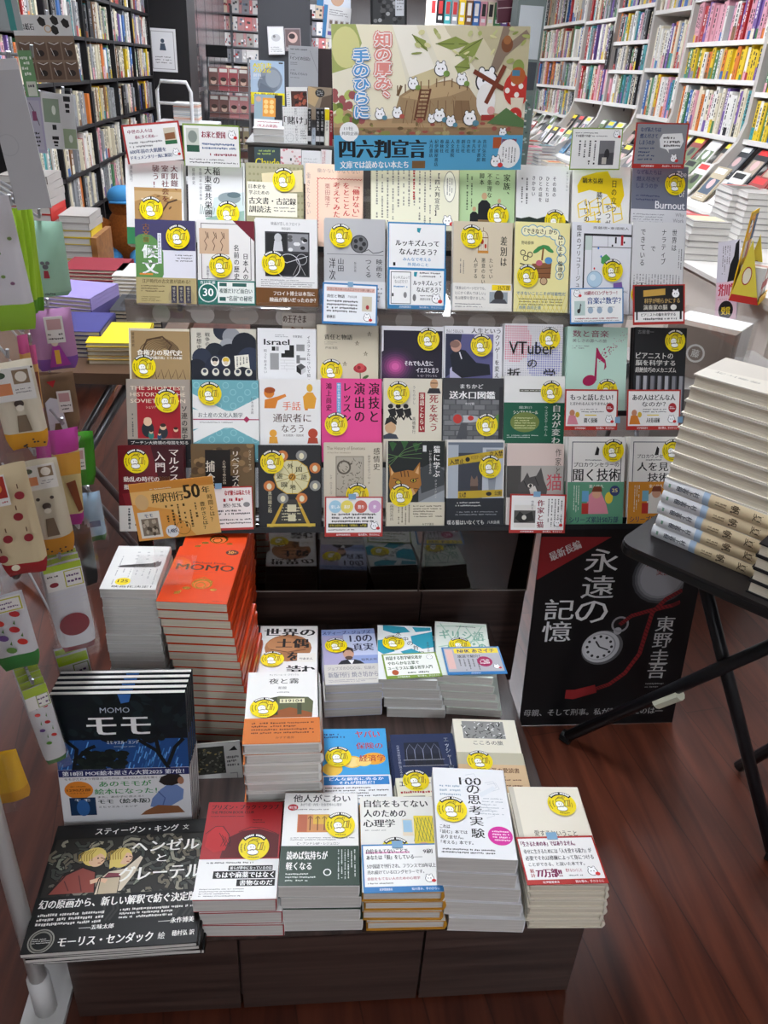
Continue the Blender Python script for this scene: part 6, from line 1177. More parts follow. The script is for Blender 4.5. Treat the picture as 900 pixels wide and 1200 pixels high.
# ---- magazine trolley far back
c = tag(new('magazine_trolley'), 'steel wire magazine trolley on casters with red toned covers, far back', 'trolley'); c.location = (-.9, 10.45, 0)
for x in (-.24, .22): MB().tube([(x, 0, .08), (x, .18, 1.45)], .012, STEEL, 8).build('side_post', c)
for x in (-.24, .22): MB().tube([(x, .35, .08), (x, .2, 1.45)], .012, STEEL, 8).build('side_post', c)
for k, z in enumerate((.16, .5, .82, 1.1)):
    b = MB(); y = .02+.1*k*.3; b.tube([(-.24, y-.03, z), (.22, y-.03, z)], .009, CHR, 8); b.tube([(-.24, y-.03, z+.06), (.22, y-.03, z+.06)], .006, CHR, 8); b.box(-.24, y-.03, z-.008, .22, y+.1, z, STEEL); b.build('wire_tier', c)
for x, y in ((-.24, 0), (.22, 0), (-.24, .34), (.22, .34)): MB().tube([(x-.012, y, .04), (x+.012, y, .04)], .04, BKW, 12).build('caster', c)
MB().box(-.24, .02, 1.44, .0, .03, 1.56, '#141416').build('sign_plate', c)
for k, z in enumerate((.16, .5, .82, 1.1)):
    for j in range(4 if k > 1 else 6):
        n_ = 4 if k > 1 else 6; w = .45/n_-.004; cc = rnd.choice(('#a8565a', '#c98a8a', '#d8d2ca', '#7d5a54', '#b04a4e', '#8a8078', '#5a6a50')) if k > 1 else rnd.choice(('#5a5a58', '#8a8a86', '#a89a7a', '#6a5a4e'))
        b = MB(); b.box(-w/2, -.006, 0, w/2, .006, .24, cc); a = Art(w, .24, MB(), 0, 0, .12); a.R(.1, .05, .9, .2, '#e6e2da'); a.E(.5, .6, .3, .3, '#d8b8a4'); a.E(.5, .5, .32, .2, '#4a3a34')
        for q_, m_ in zip(a.mb.f, a.mb.mi): b.add([(a.mb.v[j2][0], -.0062-a.mb.v[j2][2], a.mb.v[j2][1]) for j2 in q_], [tuple(range(len(q_)))], a.mb.ms[m_])
        o = b.build('magazine'); o.location = (-.9-.24+.005+(j+.5)*.455/n_, 10.45+.02+.03*k, z+.003); o.rotation_euler = (-.14, 0, 0)
        tag(o, 'magazine face out, %s from left on the %s tier of the steel trolley' % (nth(j), ('lowest', 'third', 'second', 'top')[k]), 'magazine', 'magazines on the trolley')
# ---- comic shelves along the back wall
c = tag(new('comic_shelf'), 'white shelves of comics along the far back wall', 'bookcase'); c.location = (-.8, 15.8, 0)
for x in (-1.9, -1.25, -.6, .05, .7): cbox(c, 'upright', x-.02, 15.5, 0, x+.02, 15.8, 2.2, M('#55565a', .5))
zc = [.4, .65, .9, 1.15, 1.4, 1.63, 1.86, 2.1]
for z in zc: cbox(c, 'shelf', -1.9, 15.5, z-.02, .7, 15.8, z, M('#6a6b6e', .5))
cbox(c, 'back_panel', -1.9, 15.79, 0, .7, 15.82, 2.4, M('#8a8a8c', .6))
stf = MB()
for z in zc[1:]:
    x = -1.86
    while x < .66:
        t = rnd.choice((.05, .07, .12)); cc = rnd.choice(('#dcd9d6', '#c9c6c4', '#b98a8a', '#e2dfdc', '#8a8a90', '#c97a7a', '#a8a29c', '#d9c9b0')); stf.box(x, 15.52, z, x+t-.004, 15.65, z+.19, cc)
        for _ in range(3): a_ = x+rnd.uniform(.1, .7)*t; b_ = z+rnd.uniform(.02, .14); stf.box(a_, 15.518, b_, a_+.3*t, 15.5195, b_+.03, rnd.choice(('#555', '#a33', '#eee', '#678')))
        x += t
tag(stf.build('comic_books'), 'countless comics on the shelves along the far back wall', 'comics', kind='stuff')
b = MB(); b.box(-.28, -.01, -.09, .28, .01, .09, '#141416'); a = Art(.56, .18, MB()); a.T('コミック', .1, .22, .9, .78, '#e6e6e6', .02); b.add([(x, -.0105-z, y) for x, y, z in a.mb.v], a.mb.f, '#e6e6e6')
b.tube([(-.2, 0, .09), (-.2, 0, .55)], .004, STEEL, 6); b.tube([(.2, 0, .09), (.2, 0, .55)], .004, STEEL, 6)
o = b.build('hanging_sign'); p = aty(341, 19, 12.5); o.location = tuple(p); tag(o, 'small black hanging sign with white letters over the far aisle', 'sign')
# facing cards helper: p = point on the plane
def facing(name, label, cat, TLp, TRp, BLp, y, col, fn=None, th=.012, tilt=.1, yaw=0., group=None, back=None):
    n = Vector((math.sin(yaw), -math.cos(yaw)*math.cos(tilt), math.sin(tilt)))
    return card(name, label, cat, TLp, TRp, BLp, aty((TLp[0]+TRp[0])/2, BLp[1], y), n, col, fn, th, group=group)
# two posters on the dark grid before the comics
def c_white(a): a.frame(.03, .02, .97, .98, .012, '#999'); a.E(.5, .4, .28, .2, '#b9b9bb'); a.E(.4, .35, .08, .08, '#777'); a.L(.15, .7, .85, .92, 3, '#888')
def c_dark(a): a.R(.05, .05, .95, .8, '#6a5a5a'); a.E(.5, .4, .3, .3, '#c9a9a0'); a.E(.45, .35, .2, .15, '#3a2f30'); a.L(.1, .84, .9, .95, 2, '#ddd')
facing('poster', 'white line drawing poster hanging left in front of the comic shelves', 'poster', (313, 31), (332, 31), (313, 64), 9.0, '#dcdcdc', c_white, .004, 0)
facing('poster', 'poster with a dark haired figure in front of the comic shelves', 'poster', (333, 33), (352, 33), (333, 60), 9.0, '#8f8688', c_dark, .004, 0)
gp = tag(new('poster_stand'), 'dark stand holding two posters in front of the comic shelves', 'panel'); p = aty(333, 60, 9.05); gp.location = (p.x, 9.06, 0)
MB().box(-.25, -.02, 0, .25, .02, 2.0, M('#3f4044', .5)).build('panel_board', gp); MB().box(-.3, -.15, 0, .3, .15, .03, BKW).build('panel_foot', gp)
# ---- middle stand behind the racks
YM = 3.9; zt = aty(330, 168, YM).z
c = tag(new('display_stand'), 'dark stepped stand of new books behind the tilted racks', 'display stand'); c.location = (-.0, YM+.2, 0)
cbox(c, 'stand_body', -.26, YM-.02, 0, .75, YM+.5, zt-.01, M('#4a4643', .5)); cbox(c, 'stand_top', -.27, YM-.03, zt-.01, .76, YM+.52, zt, M('#58544f', .4))
cbox(c, 'front_step', -.26, YM-.2, 0, .75, YM-.02, zt-.2, M('#4a4643', .5)); cbox(c, 'header_board', .04, YM+.38, zt, .19, YM+.4, zt+.38, M('#33292a', .5))
def c_ai(a):
    a.R(0, 0, 1, .72, '#b9d0e6'); a.E(.6, .42, .34, .34, '#8f9aa8'); a.E(.5, .55, .3, .26, '#7d8896'); a.P('#6f7a88', (.2, .72), (.3, .5), (.6, .62), (.7, .72)); a.E(.66, .4, .22, .24, '#a3adb8'); a.T('AI白書', .08, .05, .62, .17, '#f2e22a', .06); a.T('2026', .08, .18, .6, .27, '#f2e22a', .05); a.T('創刊', .08, .3, .3, .37, '#f4f4f4', .04); a.L(.08, .39, .36, .42, 1, '#f4f4f4'); a.R(0, .72, 1, 1, '#f0e01c'); a.T('AI 最前線', .08, .73, .8, .8, K, .04); a.R(.84, .03, .96, .06, '#333')
facing('paperback_book', 'pale blue book with a sculpted grey face and yellow lower band, behind the racks', 'book', (293, 70), (333, 72), (293, 122), YM+.12, '#b9d0e6', c_ai, .015, .15)
def c_adult(a): a.R(0, 0, 1, .62, '#8aa0a8'); a.R(.72, 0, 1, .62, '#232326'); a.R(.3, .08, .76, .55, '#d9923a'); [a.E(.42+.2*(i % 2), .18+.12*(i//2), .08, .08, '#e9c27a') for i in range(6)]; a.E(.15, .12, .1, .1, '#c9a48a'); a.T('(大人の発達)', .12, .74, .82, .84, '#a8323a', .02); a.L(.12, .66, .9, .71, 1, '#a8323a'); a.R(0, .94, 1, 1, '#b5262c')
for k in range(2):
    q = aty(315, 166, YM-.0); b = MB(); z = zt+.001; b.box(-.068, -.01, 0, .068, .17, .0025, '#e6e6e4'); b.box(-.066, -.008, .0025, .066, .168, .025, PGW); b.box(-.068, -.01, .025, .068, .17, .028, '#e6e6e4')
    o = b.build('paperback_book'); o.location = (q.x, YM+.005, z+.029*k); tag(o, 'white paperback lying flat, %s of two under the orange grid cover' % ('lower', 'upper')[k], 'book', 'paperbacks lying on the middle stand')
facing('paperback_book', 'book with an orange grid picture leaning above the flat white paperbacks', 'book', (298, 110), (331, 112), (299, 157), YM+.03, '#e6e6e4', c_adult, .014, .5)
def c_bet(a): [a.E(.08+.1*i, .06+.09*j, .03, .03, '#dcdcda', 8) for i in range(10) for j in range(11)]; a.V('世界は', .52, .04, .22, .1, '#444'); a.T('「賭け」', .04, .26, .96, .48, K, .02); a.V('で動いている', .52, .52, .94, .1, '#444'); a.L(.68, .62, .92, .9, 6, '#666'); a.ring(.25, .84, .16, .02, '#c9c9c9')
facing('paperback_book', 'white dotted paperback with large black bracketed title on the middle stand', 'book', (331, 125), (360, 125), (332, 168), YM+.0, '#ececea', c_bet, .02, .12)
facing('paperback_book', 'white book with a dark red painting behind the white dotted paperback', 'book', (335, 102), (360, 102), (335, 150), YM+.1, '#e6e4e0', lambda a: (a.R(.22, .1, .98, .5, '#4a2a22'), [a.E(rnd.uniform(.3, .9), rnd.uniform(.15, .45), .09, .08, rnd.choice(('#8a3a2a', '#a85a44', '#2a1a16'))) for i in range(12)], a.L(.03, .1, .16, .5, 8, '#777')), .015, .12)
facing('poster', 'brown photo poster with a dark badge behind the standing black spines', 'poster', (361, 101), (389, 103), (361, 140), YM+.2, '#8a7a66', lambda a: (a.P('#b59a72', (0, 0), (.6, .1), (.3, .6), (0, .5)), a.P('#5a4a3c', (.4, 1), (.6, .3), (1, .2), (1, 1)), a.E(.5, .18, .2, .16, '#2b2826'), a.L(.38, .1, .62, .26, 3, '#bbb')), .004, .12)
def c_grey(a): a.L(.06, .06, .85, .11, 1, '#444', .8); a.T('『インビの日記』', .06, .25, .72, .34, '#333', .02); a.L(.06, .38, .4, .46, 2, '#666'); a.T('『けんぐらい』', .06, .63, .62, .7, '#333', .02); a.L(.06, .74, .36, .78, 1, '#666'); a.line('#777', .01, (.72, .1), (1, .62)); a.L(.06, .17, .24, .21, 1, '#555'); a.L(.06, .56, .24, .6, 1, '#555')
facing('notice_board', 'grey notice panel with black Japanese text above the middle stand', 'sign', (338, 53), (373, 55), (338, 102), YM+.3, '#a9aaad', c_grey, .006, 0)
for i, (x0, x1, yt, col, nm) in enumerate(((360.5, 364.5, 128, '#1f1f22', 'black'), (370, 374.5, 128, '#232326', 'black'), (375, 379.5, 128, '#151517', 'black'), (380.5, 385.5, 128, '#e9e6d8', 'white and yellow'), (386, 389.5, 131, '#8a1c26', 'dark red'), (365.5, 369.5, 152, '#b9c4cf', 'short pale blue'))):
    a_, b_ = aty(x0, 168, YM), aty(x1, 168, YM); h = aty(x0, yt, YM).z-zt; w = b_.x-a_.x
    b = MB(); b.box(-w/2, 0, 0, w/2, .13, h, col); a = Art(w, h, MB(), 0, 0, h/2); a.V('新しい世界史', .5, .05, .6, .6, '#d8d8d8' if sum(lin(col)[:3]) < 1 else '#333'); a.R(0, .75, 1, .9, '#d8d8d8' if i < 3 else col)
    if i == 3: a.R(0, 0, 1, .3, '#f0d81c')
    for q_, m_ in zip(a.mb.f, a.mb.mi): b.add([(a.mb.v[j][0], -.0004-a.mb.v[j][2], a.mb.v[j][1]) for j in q_], [tuple(range(len(q_)))], a.mb.ms[m_])
    o = b.build('paperback_book'); o.location = ((a_.x+b_.x)/2, YM, zt+.0005); tag(o, '%s book spine standing on the middle stand%s' % (nm, (', leftmost beside the dotted paperback', ', second of the three tall dark ones', ', rightmost of the three tall dark ones', '', ', beside the banner', ' between taller dark ones')[i]), 'book', 'spines on the middle stand')
facing('paperback_book', 'dark green book with big yellow English word, low behind the top row', 'book', (298, 172), (328, 173), (298, 215), YM-.1, '#3c5054', lambda a: (a.L(.12, .06, .8, .22, 2, '#a9c46a', .8), a.T('Claude', .03, .3, .97, .52, '#f2e81c', .02)), .015, .2)
facing('paperback_book', 'white book with pale pink flower pattern, low behind the top row', 'book', (328.5, 174), (353, 175), (329, 215), YM-.1, '#efe6e4', lambda a: ([a.E(rnd.random(), rnd.random()*.6, .06, .05, rnd.choice(('#e0a8a8', '#d98a92', '#c9b0a8')), 7) for i in range(24)], a.E(.5, .3, .14, .16, '#efe9e6'), a.R(.46, .26, .54, .34, '#333')), .015, .2)
facing('paperback_book', 'plain white book low behind the top row', 'book', (353.5, 176), (376, 177), (354, 215), YM-.1, '#ececec', lambda a: a.L(.1, .2, .8, .4, 2, '#d0d0d0'), .015, .2)
facing('paperback_book', 'white book with a red edged label, beside the banner behind the top row', 'book', (376.5, 175), (389, 176), (377, 215), YM-.1, '#e9e6e4', lambda a: (a.R(.1, .0, .45, .6, '#e6d9d6'), a.LV(.12, .05, .42, .55, 2, '#b0474a')), .015, .2)
facing('poster', 'white poster with small portrait pictures hanging beside the banner', 'poster', (380, 5), (412, 10), (373, 43), YM+.5, '#dedede', lambda a: (a.R(0, 0, .14, 1, '#4a86b8'), [a.R(.22+.2*i, .42, .36+.2*i, .7, '#b9b4b0') for i in range(4)], [a.E(.29+.2*i, .5, .05, .06, '#7a6a60') for i in range(4)], a.L(.2, .1, .9, .3, 3, '#777'), a.R(.2, .78, .9, .9, '#6a5a9a')), .004, 0)
facing('poster', 'white and blue poster, upper one beside the banner', 'poster', (372, -20), (412, -16), (368, 6), YM+.52, '#d6dde6', lambda a: (a.R(0, 0, .2, 1, '#4a86b8'), a.E(.6, .6, .2, .2, '#c9a48a'), a.L(.3, .1, .9, .3, 2, '#777')), .004, 0)
MB().box(.14, 4.44, 0, .16, 4.48, 2.3, M('#2c2c30', .5)).build('panel_post', c) if False else None
pp_ = tag(new('poster_post'), 'thin dark post carrying the posters beside the banner', 'post'); q = aty(392, 43, YM+.56); pp_.location = (q.x, YM+.57, 0); MB().box(-.012, -.01, 0, .012, .012, 2.3, BKW).build('post', pp_); MB().box(-.1, -.0, 0, .1, .18, .02, BKW).build('post_foot', pp_)
# things just above and behind the banner
facing('display_case', 'black boxed photograph standing behind the banner', 'display case', (434, -14), (477, -14), (434, 40), 4.3, '#1a1a1c', lambda a: (a.R(.06, .08, .94, .8, '#3a3b3c'), [a.E(rnd.uniform(.1, .9), rnd.uniform(.12, .75), .06, .05, rnd.choice(('#777', '#222', '#999', '#555')), 7) for i in range(30)], a.R(.68, .1, .92, .6, '#b9bcc0'), a.L(.72, .16, .9, .5, 5, '#666')), .03, 0)
c = tag(new('face_out_shelf'), 'white slanted wall shelf of face out books behind the banner', 'bookcase'); q = aty(560, 28, 11.4); c.location = (q.x, 11.4, 0)
cbox(c, 'shelf_body', q.x-.62, 11.4, 0, q.x+.66, 11.7, q.z-.02, WHT); cbox(c, 'header_strip', q.x-.62, 11.65, q.z+.3, q.x+.66, 11.7, q.z+.4, M('#c9c6c2', .5)); cbox(c, 'back_board', q.x-.62, 11.68, q.z-.02, q.x+.66, 11.7, q.z+.34, M('#e6cfc4', .6))
for i in range(14):
    b = MB(); b.box(-.04, 0, 0, .04, .16, .26, SPC[(i*5) % 13][1]); a = Art(.08, .26, MB(), 0, 0, .13); a.R(.2, .1, .8, .6, rnd.choice(('#e6e4de', '#333', '#a33'))); a.R(.2, .7, .8, .85, '#ddd')
    for q_, m_ in zip(a.mb.f, a.mb.mi): b.add([(a.mb.v[j][0], -.0004-a.mb.v[j][2], a.mb.v[j][1]) for j in q_], [tuple(range(len(q_)))], a.mb.ms[m_])
    o = b.build('paperback_book'); o.location = (q.x-.56+.09*i, 11.45, q.z-.0195); tag(o, '%s spine, %s from left on the white shelf behind the banner' % (SPC[(i*5) % 13][0], nth(i)), 'book', 'spines behind the banner')
facing('wall_panel', 'dark maroon panel with pale lines at the upper right of the banner', 'panel', (584, -25), (619, -27), (584, 27), 7.4, '#4a1f2c', lambda a: (a.R(0, .45, 1, .48, '#b9a8a8'), a.R(0, .65, 1, .67, '#b9a8a8')), .05, 0)
gq = aty(614, 100, 7.0)
c = tag(new('pillar'), 'grey green pillar with hung sheets between the banner and the white shelves', 'pillar'); c.location = (gq.x, 7.0, 0)
MB().box(-.12, 0, 0, .1, .2, 2.62, M('#515a57', .6)).build('pillar_body', c); MB().box(-.1, -.006, 1.55, .08, -.001, 1.9, M('#8f9496', .5)).build('hung_sheet', c); MB().box(-.1, -.006, 1.34, .08, -.001, 1.53, M('#2b3034', .5)).build('hung_sheet', c)
b = MB(); b.box(-.1, -.006, .7, .08, -.001, 1.3, M('#4a5a54', .5))
for i in range(60): x, z = rnd.uniform(-.09, .06), rnd.uniform(.72, 1.28); b.box(x, -.008, z, x+.02, -.0065, z+.012, rnd.choice(('#8a9a94', '#33403c', '#b0a8a0', '#6a5a60')))
b.build('hung_sheet', c)
# ================================================================== white bookcases along the right wall
XS = 2.7; BY = [4.35, 5.25, 6.4, 7.12, 8.0, 8.9, 10.9]
LV_ = [[1.16, 1.42, 1.70, 1.98], [1.16, 1.48, 1.70, 1.97], [1.21, 1.54, 1.93], [1.27, 1.525, 1.74, 1.99], [1.27, 1.605, 1.93], [1.10, 1.37, 1.63, 1.95]]
HM = [[.25, .25, .25, .3], [.29, .2, .25, .3], [.30, .32, .3], [.24, .2, .23, .3], [.31, .3, .3], [.25, .24, .29, .3]]
NMB = ['first', 'second', 'third', 'fourth', 'fifth', 'sixth']
PALS = {0: [SPC[7]]*3+[SPC[0], SPC[6], SPC[9], SPC[4]], 1: [SPC[7]]*6+[SPC[0], SPC[8], SPC[6]], 2: SPC[:2]*6+SPC, 3: SPC[:3]*3+SPC+[SPC[5]]*3, 4: SPC[:3]*4+[SPC[3]]*3+SPC, 5: None}
stf = MB()
for bi in range(6):
    y0, y1 = BY[bi], BY[bi+1]
    c = tag(new('bookcase'), 'white bookcase with pale pink back on the right, %s bay from the viewer' % NMB[bi], 'bookcase', 'white bookcases on the right'); c.location = (XS+.15, (y0+y1)/2, 0)
    cbox(c, 'back_panel', XS+.28, y0+.012, .0, XS+.3, y1-.012, 2.4, M('#dfc0b0', .7))  # white back; the pink light falling on it is put into its colour
    for y in (y0, y1-.02): 
        b = MB(); pr = [(XS, 2.4), (XS+.28, 2.4), (XS+.28, 0), (XS-.42, 0), (XS-.42, .86), (XS-.36, .9), (XS-.12, 1.02), (XS-.03, 1.14), (XS, 1.25)]
        v = [(x, yy, z) for yy in (y+.001, y+.019) for x, z in pr]; k = len(pr)
        b.add(v, [tuple(range(k)), tuple(range(k, 2*k))[::-1]]+[(i, k+i, k+(i+1) % k, (i+1) % k) for i in range(k)], M('#bcb7b0', .5)); rel(b, c.location); b.build('side_panel', c)
        b = MB()
        for i in range(16): ys_ = y+.0185 if y == y0 else y-.0015; b.box(XS+.2, ys_, 1.2+.07*i, XS+.212, ys_+.003, 1.225+.07*i, '#55524f')
        rel(b, c.location); b.build('slot_strip', c)
    for li, z in enumerate(LV_[bi]):
        cbox(c, 'shelf', XS-.0, y0+.02, z-.028, XS+.28, y1-.02, z, WHT)
    b = MB(); v = [(XS+.28, y0+.02, 1.1), (XS+.28, y1-.02, 1.1), (XS-.4, y1-.02, .8), (XS-.4, y0+.02, .8), (XS+.28, y0+.02, 1.08), (XS+.28, y1-.02, 1.08), (XS-.4, y1-.02, .78), (XS-.4, y0+.02, .78)]
    b.add(v, [(0, 3, 2, 1), (4, 5, 6, 7), (0, 1, 5, 4), (2, 3, 7, 6), (1, 2, 6, 5), (3, 0, 4, 7)], WHT); rel(b, c.location); b.build('slanted_display_board', c)
    cbox(c, 'base_cabinet', XS-.42, y0+.021, 0, XS+.27, y1-.021, .775, M('#b3aca5', .6))
    for li, z in enumerate(LV_[bi]):
        ind = 0 < bi < 5
        if z > 1.44+.0735*y1: continue
        pal = PALS[bi]
        if bi == 1 and li == 2: pal = [SPC[9], SPC[3], SPC[9], SPC[11], SPC[0]]
        if bi == 1 and li == 0: pal = SPC[:2]*5+[SPC[9]]*3+SPC
        shelf_books('white bookcases', -1, XS, y0+.022, y1-.022, z, HM[bi][li], bi, len(LV_[bi])-1-li, '', (.026, .05) if bi < 3 else (.03, .06), 'shelved_book', pal, None if ind else stf, fill=.96)
    # face out magazines on the slanted board
    sl = Vector((.68, 0, .30)).normalized(); nn = Vector((-.30, 0, .68)).normalized(); n_ = int((y1-y0)/.21)
    for row, t0 in enumerate((.06, .33)):
        for j in range(n_):
            if bi == 5 and j % 2: continue
            yy = y0+.13+(y1-y0-.2)*j/max(n_-1, 1); o_ = Vector((XS-.4, yy, .8))+sl*(t0+.0)+nn*.008
            cc = rnd.choice(('#3a3c40', '#55606a', '#5a86a8', '#c9c6c0', '#7a8a6a', '#2b2b2e', '#b0a288', '#8f3a36', '#d9d6d0'))
            b = MB(); b.box(-.085, 0, -.007, .085, .23, 0, cc); a = Art(.17, .23, b, 0, 0, .115); a.R(.08, .05, .8, .2, rnd.choice(('#eee', '#d33', '#fd3', '#222'))); a.R(.1, .35, .9, .8, rnd.choice(('#777', '#a98', '#456', '#675', '#ccc'))); a.E(.5, .5, .2, .2, rnd.choice(('#caa', '#333', '#dde'))); a.L(.1, .84, .8, .94, 2, '#ddd')
            r = new('magazine'); kid_ = b.build('magazine_cover', r); up_ = (sl*.86+nn*.5).normalized(); nx = Vector((0, -1, 0)); r.matrix_world = frame_m(o_, nx, up_, nx.cross(up_))
            tag(r, 'face out magazine, %s from left in the %s row below the %s white bookcase bay' % (nth(n_-1-j), ('front', 'back')[row], NMB[bi]), 'magazine', 'magazines on the slanted boards')
tag(stf.build('shelf_books'), 'book spines filling the nearest and the farthest bay of the white bookcases', 'books', kind='stuff')
for x_, y, z, t in ((0, 8.0, 1.525, 'ビジネス'), (0, 9.6, 1.95, '社会'), (0, 10.3, 1.95, 'サイエンス')):
    b = MB(); b.box(-.008, -.035, 0, 0, .035, .3, '#141416'); a = Art(.07, .3, MB(), 0, 0, .15); a.V(t, .5, .08, .92, .7, '#e6e6e6', .02); b.add([(-.0085-zz, -x, yy) for x, yy, zz in a.mb.v], a.mb.f, '#e6e6e6')
    o = b.build('shelf_sign'); o.location = (XS-.02, y, z); tag(o, 'black vertical shelf sign with white letters, %s on the white bookcases' % {8.0: 'nearest', 9.6: 'middle one', 10.3: 'farthest'}[y], 'sign', 'black shelf signs')
# counter of stacked books along the bookcases, far part
for i in range(26):
    y = 5.6+.21*i+rnd.uniform(-.02, .02); x = XS-.56+rnd.uniform(-.02, .02)
    if y > 10.7: break
for bi, (y0, y1) in enumerate(((4.6, 7.4), (7.45, 10.8))):
    c = tag(new('book_counter'), 'low beige counter stacked with books before the white bookcases, %s part' % ('near', 'far')[bi], 'counter', 'counters before the white bookcases'); c.location = (XS-.6, (y0+y1)/2, 0)
    cbox(c, 'counter_body', XS-.8, y0, 0, XS-.43, y1, .72, M('#b5aea6', .6)); cbox(c, 'counter_top', XS-.82, y0, .72, XS-.43, y1, .74, WHT)
    y = y0+.12; s = 0
    while y < y1-.1:
        for row in (0, 1):
            n_ = rnd.randint(2, 6); cc = rnd.choice(SPC[:3]*2+SPC); x = XS-.72+.18*row
            for k in range(n_):
                b = MB(); z = .741+k*.026; b.box(-.075, -.1, 0, .075, .1, .0025, cc[1]); b.box(-.073, -.098, .0025, .073, .098, .0225, PGW); b.box(-.075, -.1, .0225, .075, .1, .0252, cc[1])
                if k == n_-1: a = Art(.15, .2, b, .0254); a.R(.1, .08, .7, .2, rnd.choice(('#222', '#eee', '#a33'))); a.R(.15, .35, .85, .8, rnd.choice(SPC)[1])
                o = b.build('softcover_book'); o.location = (x+rnd.uniform(-.004, .004), y+rnd.uniform(-.004, .004), z+.0003)
                tag(o, '%s paperback, %s up in %s pile of the %s row, %s counter' % (cc[0], nth(k), nth(s), ('front', 'back')[row], ('near', 'far')[bi]), 'book', 'paperbacks piled on the beige counters')
        y += .24 if bi else .3; s += 1
# ---- near island with the yellow display box
ti = .7; e0 = atz(806, 311, ti); e1 = atz(900, 345, ti)
c = tag(new('beige_plinth'), 'beige plinth at the right carrying grey book piles and a yellow box', 'plinth'); c.location = (2.1, 3.6, 0)
cbox(c, 'plinth_body', 1.8, 2.9, 0, 2.45, 4.3, ti-.02, M('#d0c6bb', .7)); cbox(c, 'plinth_top', 1.78, 2.88, ti-.02, 2.47, 4.32, ti, M('#cfcac4', .5))
for s, (px, py, n_) in enumerate(((818, 305, 6), (858, 284, 9), (876, 290, 9), (815, 292, 3))):
    q = atz(px, py, ti)
    for k in range(n_):
        b = MB(); z = ti+.0005+.03*k; cc = ('#a9a6a2', '#c4c1bc', '#9a9894')[(k+s) % 3]; b.box(-.09, -.12, 0, .09, .12, .003, cc); b.box(-.088, -.118, .003, .088, .118, .0255, PGW); b.box(-.09, -.12, .0255, .09, .12, .0285, cc)
        if k == n_-1: a = Art(.18, .24, b, .0287); a.R(.08, .06, .8, .2, '#c8342c'); a.R(.1, .3, .9, .85, ('#d9c9a0', '#6a6a66', '#b5b3ae', '#c8342c')[s])
        o = b.build('magazine'); o.location = (q.x+.03+rnd.uniform(-.006, .006), q.y+.1, z); o.rotation_euler = (0, 0, -.1+rnd.uniform(-.04, .04))
        tag(o, 'thick grey magazine, %s up in the %s pile on the beige plinth' % (nth(k), ('front left', 'middle', 'right', 'back left')[s]), 'magazine', 'magazines piled on the beige plinth')
def c_cat(a): a.R(0, 0, 1, .52, '#c9c6d0'); a.P('#1a1a1c', (.5, .52), (.6, .3), (.75, .2), (.8, .05), (.95, .0), (1, .5)); a.LV(.2, .06, .6, .42, 4, '#333'); a.R(0, .52, 1, 1, '#d9b8c4'); a.T('芥川賞', .12, .54, .9, .7, '#b5203a', .05); a.E(.5, .88, .34, .3, '#1c1a1c'); a.T('受賞', .3, .84, .7, .94, '#e6c82a', .04); a.L(.1, .72, .9, .76, 1, '#c97a92')
q = atz(836, 300, ti)
card('hanging_poster', 'narrow lilac and pink poster with a black cat hanging on the beige plinth', 'poster', (842, 284), (868, 280), (818, 375), Vector((1.765, 3.3, .6)), Vector((-.97, -.24, 0)), '#c9c6d0', c_cat, .003)
def c_pt(a): a.P('#f0dc5a', (0, 0), (1, 0), (1, 1), (0, 1))
bx = tag(new('cardboard_display_box'), 'yellow triangular cardboard counter display with a panda picture at the right edge', 'display box'); q = atz(878, 352, ti); bx.location = (q.x+.0, q.y+.02, ti); bx.scale = (.78, .78, .78)
rz_ = math.radians(53); bx.rotation_euler = (0, 0, rz_)
def tri(x0, x1): 
    pr = [(-.07, .0), (.07, 0), (.03, .3)]; v = [(x, y, z) for x in (x0, x1) for y, z in pr]; return v, [(0, 2, 1), (3, 4, 5), (0, 1, 4, 3), (1, 2, 5, 4), (2, 0, 3, 5)]
for x0 in (-.105, .1): b = MB(); v, f = tri(x0, x0+.005); b.add(v, f, '#ecd84e'); v, f = [(x0-.0006, -.07, 0), (x0-.0006, .07, 0), (x0-.0006, .064, .035), (x0-.0006, -.058, .035)], [(0, 1, 2, 3)]; b.add(v, f, '#c8342c'); b.add([(x0-.0006, .015+.022*math.cos(t), .13+.045*math.sin(t)) for t in [i*.4 for i in range(15)]], [tuple(range(15))], '#a83a2c'); b.add([(x0-.0009, .015+.018*math.cos(t), .13+.039*math.sin(t)) for t in [i*.4 for i in range(15)]], [tuple(range(15))], '#f2ead0'); b.build('side_flap', bx)
b = MB(); b.T = Matrix.Translation((0, -.055, 0)); b.box(-.1, .12, 0, .1, .125, .42, '#e8b91c'); b.box(-.09, .118, .3, .02, .1195, .4, '#f0a82c')
b.add([(-.05+.035*math.cos(t), .1175, .35+.03*math.sin(t)) for t in [i*.4 for i in range(16)]], [tuple(range(16))], '#f6f4ee'); [b.add([(-.05+dx+.012*math.cos(t), .117, .375+.012*math.sin(t)) for t in [i*.6 for i in range(11)]], [tuple(range(11))], '#222') for dx in (-.03, .03)]; b.box(-.065, .1165, .345, -.057, .117, .355, '#222'); b.box(-.043, .1165, .345, -.035, .117, .355, '#222')
b.box(.03, .118, .28, .09, .1195, .4, '#3a5a86'); b.box(-.07, .118, .2, -.02, .1195, .28, '#e9e4d4'); b.box(0, .118, .2, .04, .1195, .28, '#d98a92'); b.build('back_board', bx)
MB().box(-.1, -.07, 0, .1, .068, .004, '#d9a81c').build('tray', bx); MB().box(-.1, -.072, 0, .1, -.068, .04, '#e8b91c').build('front_lip', bx)
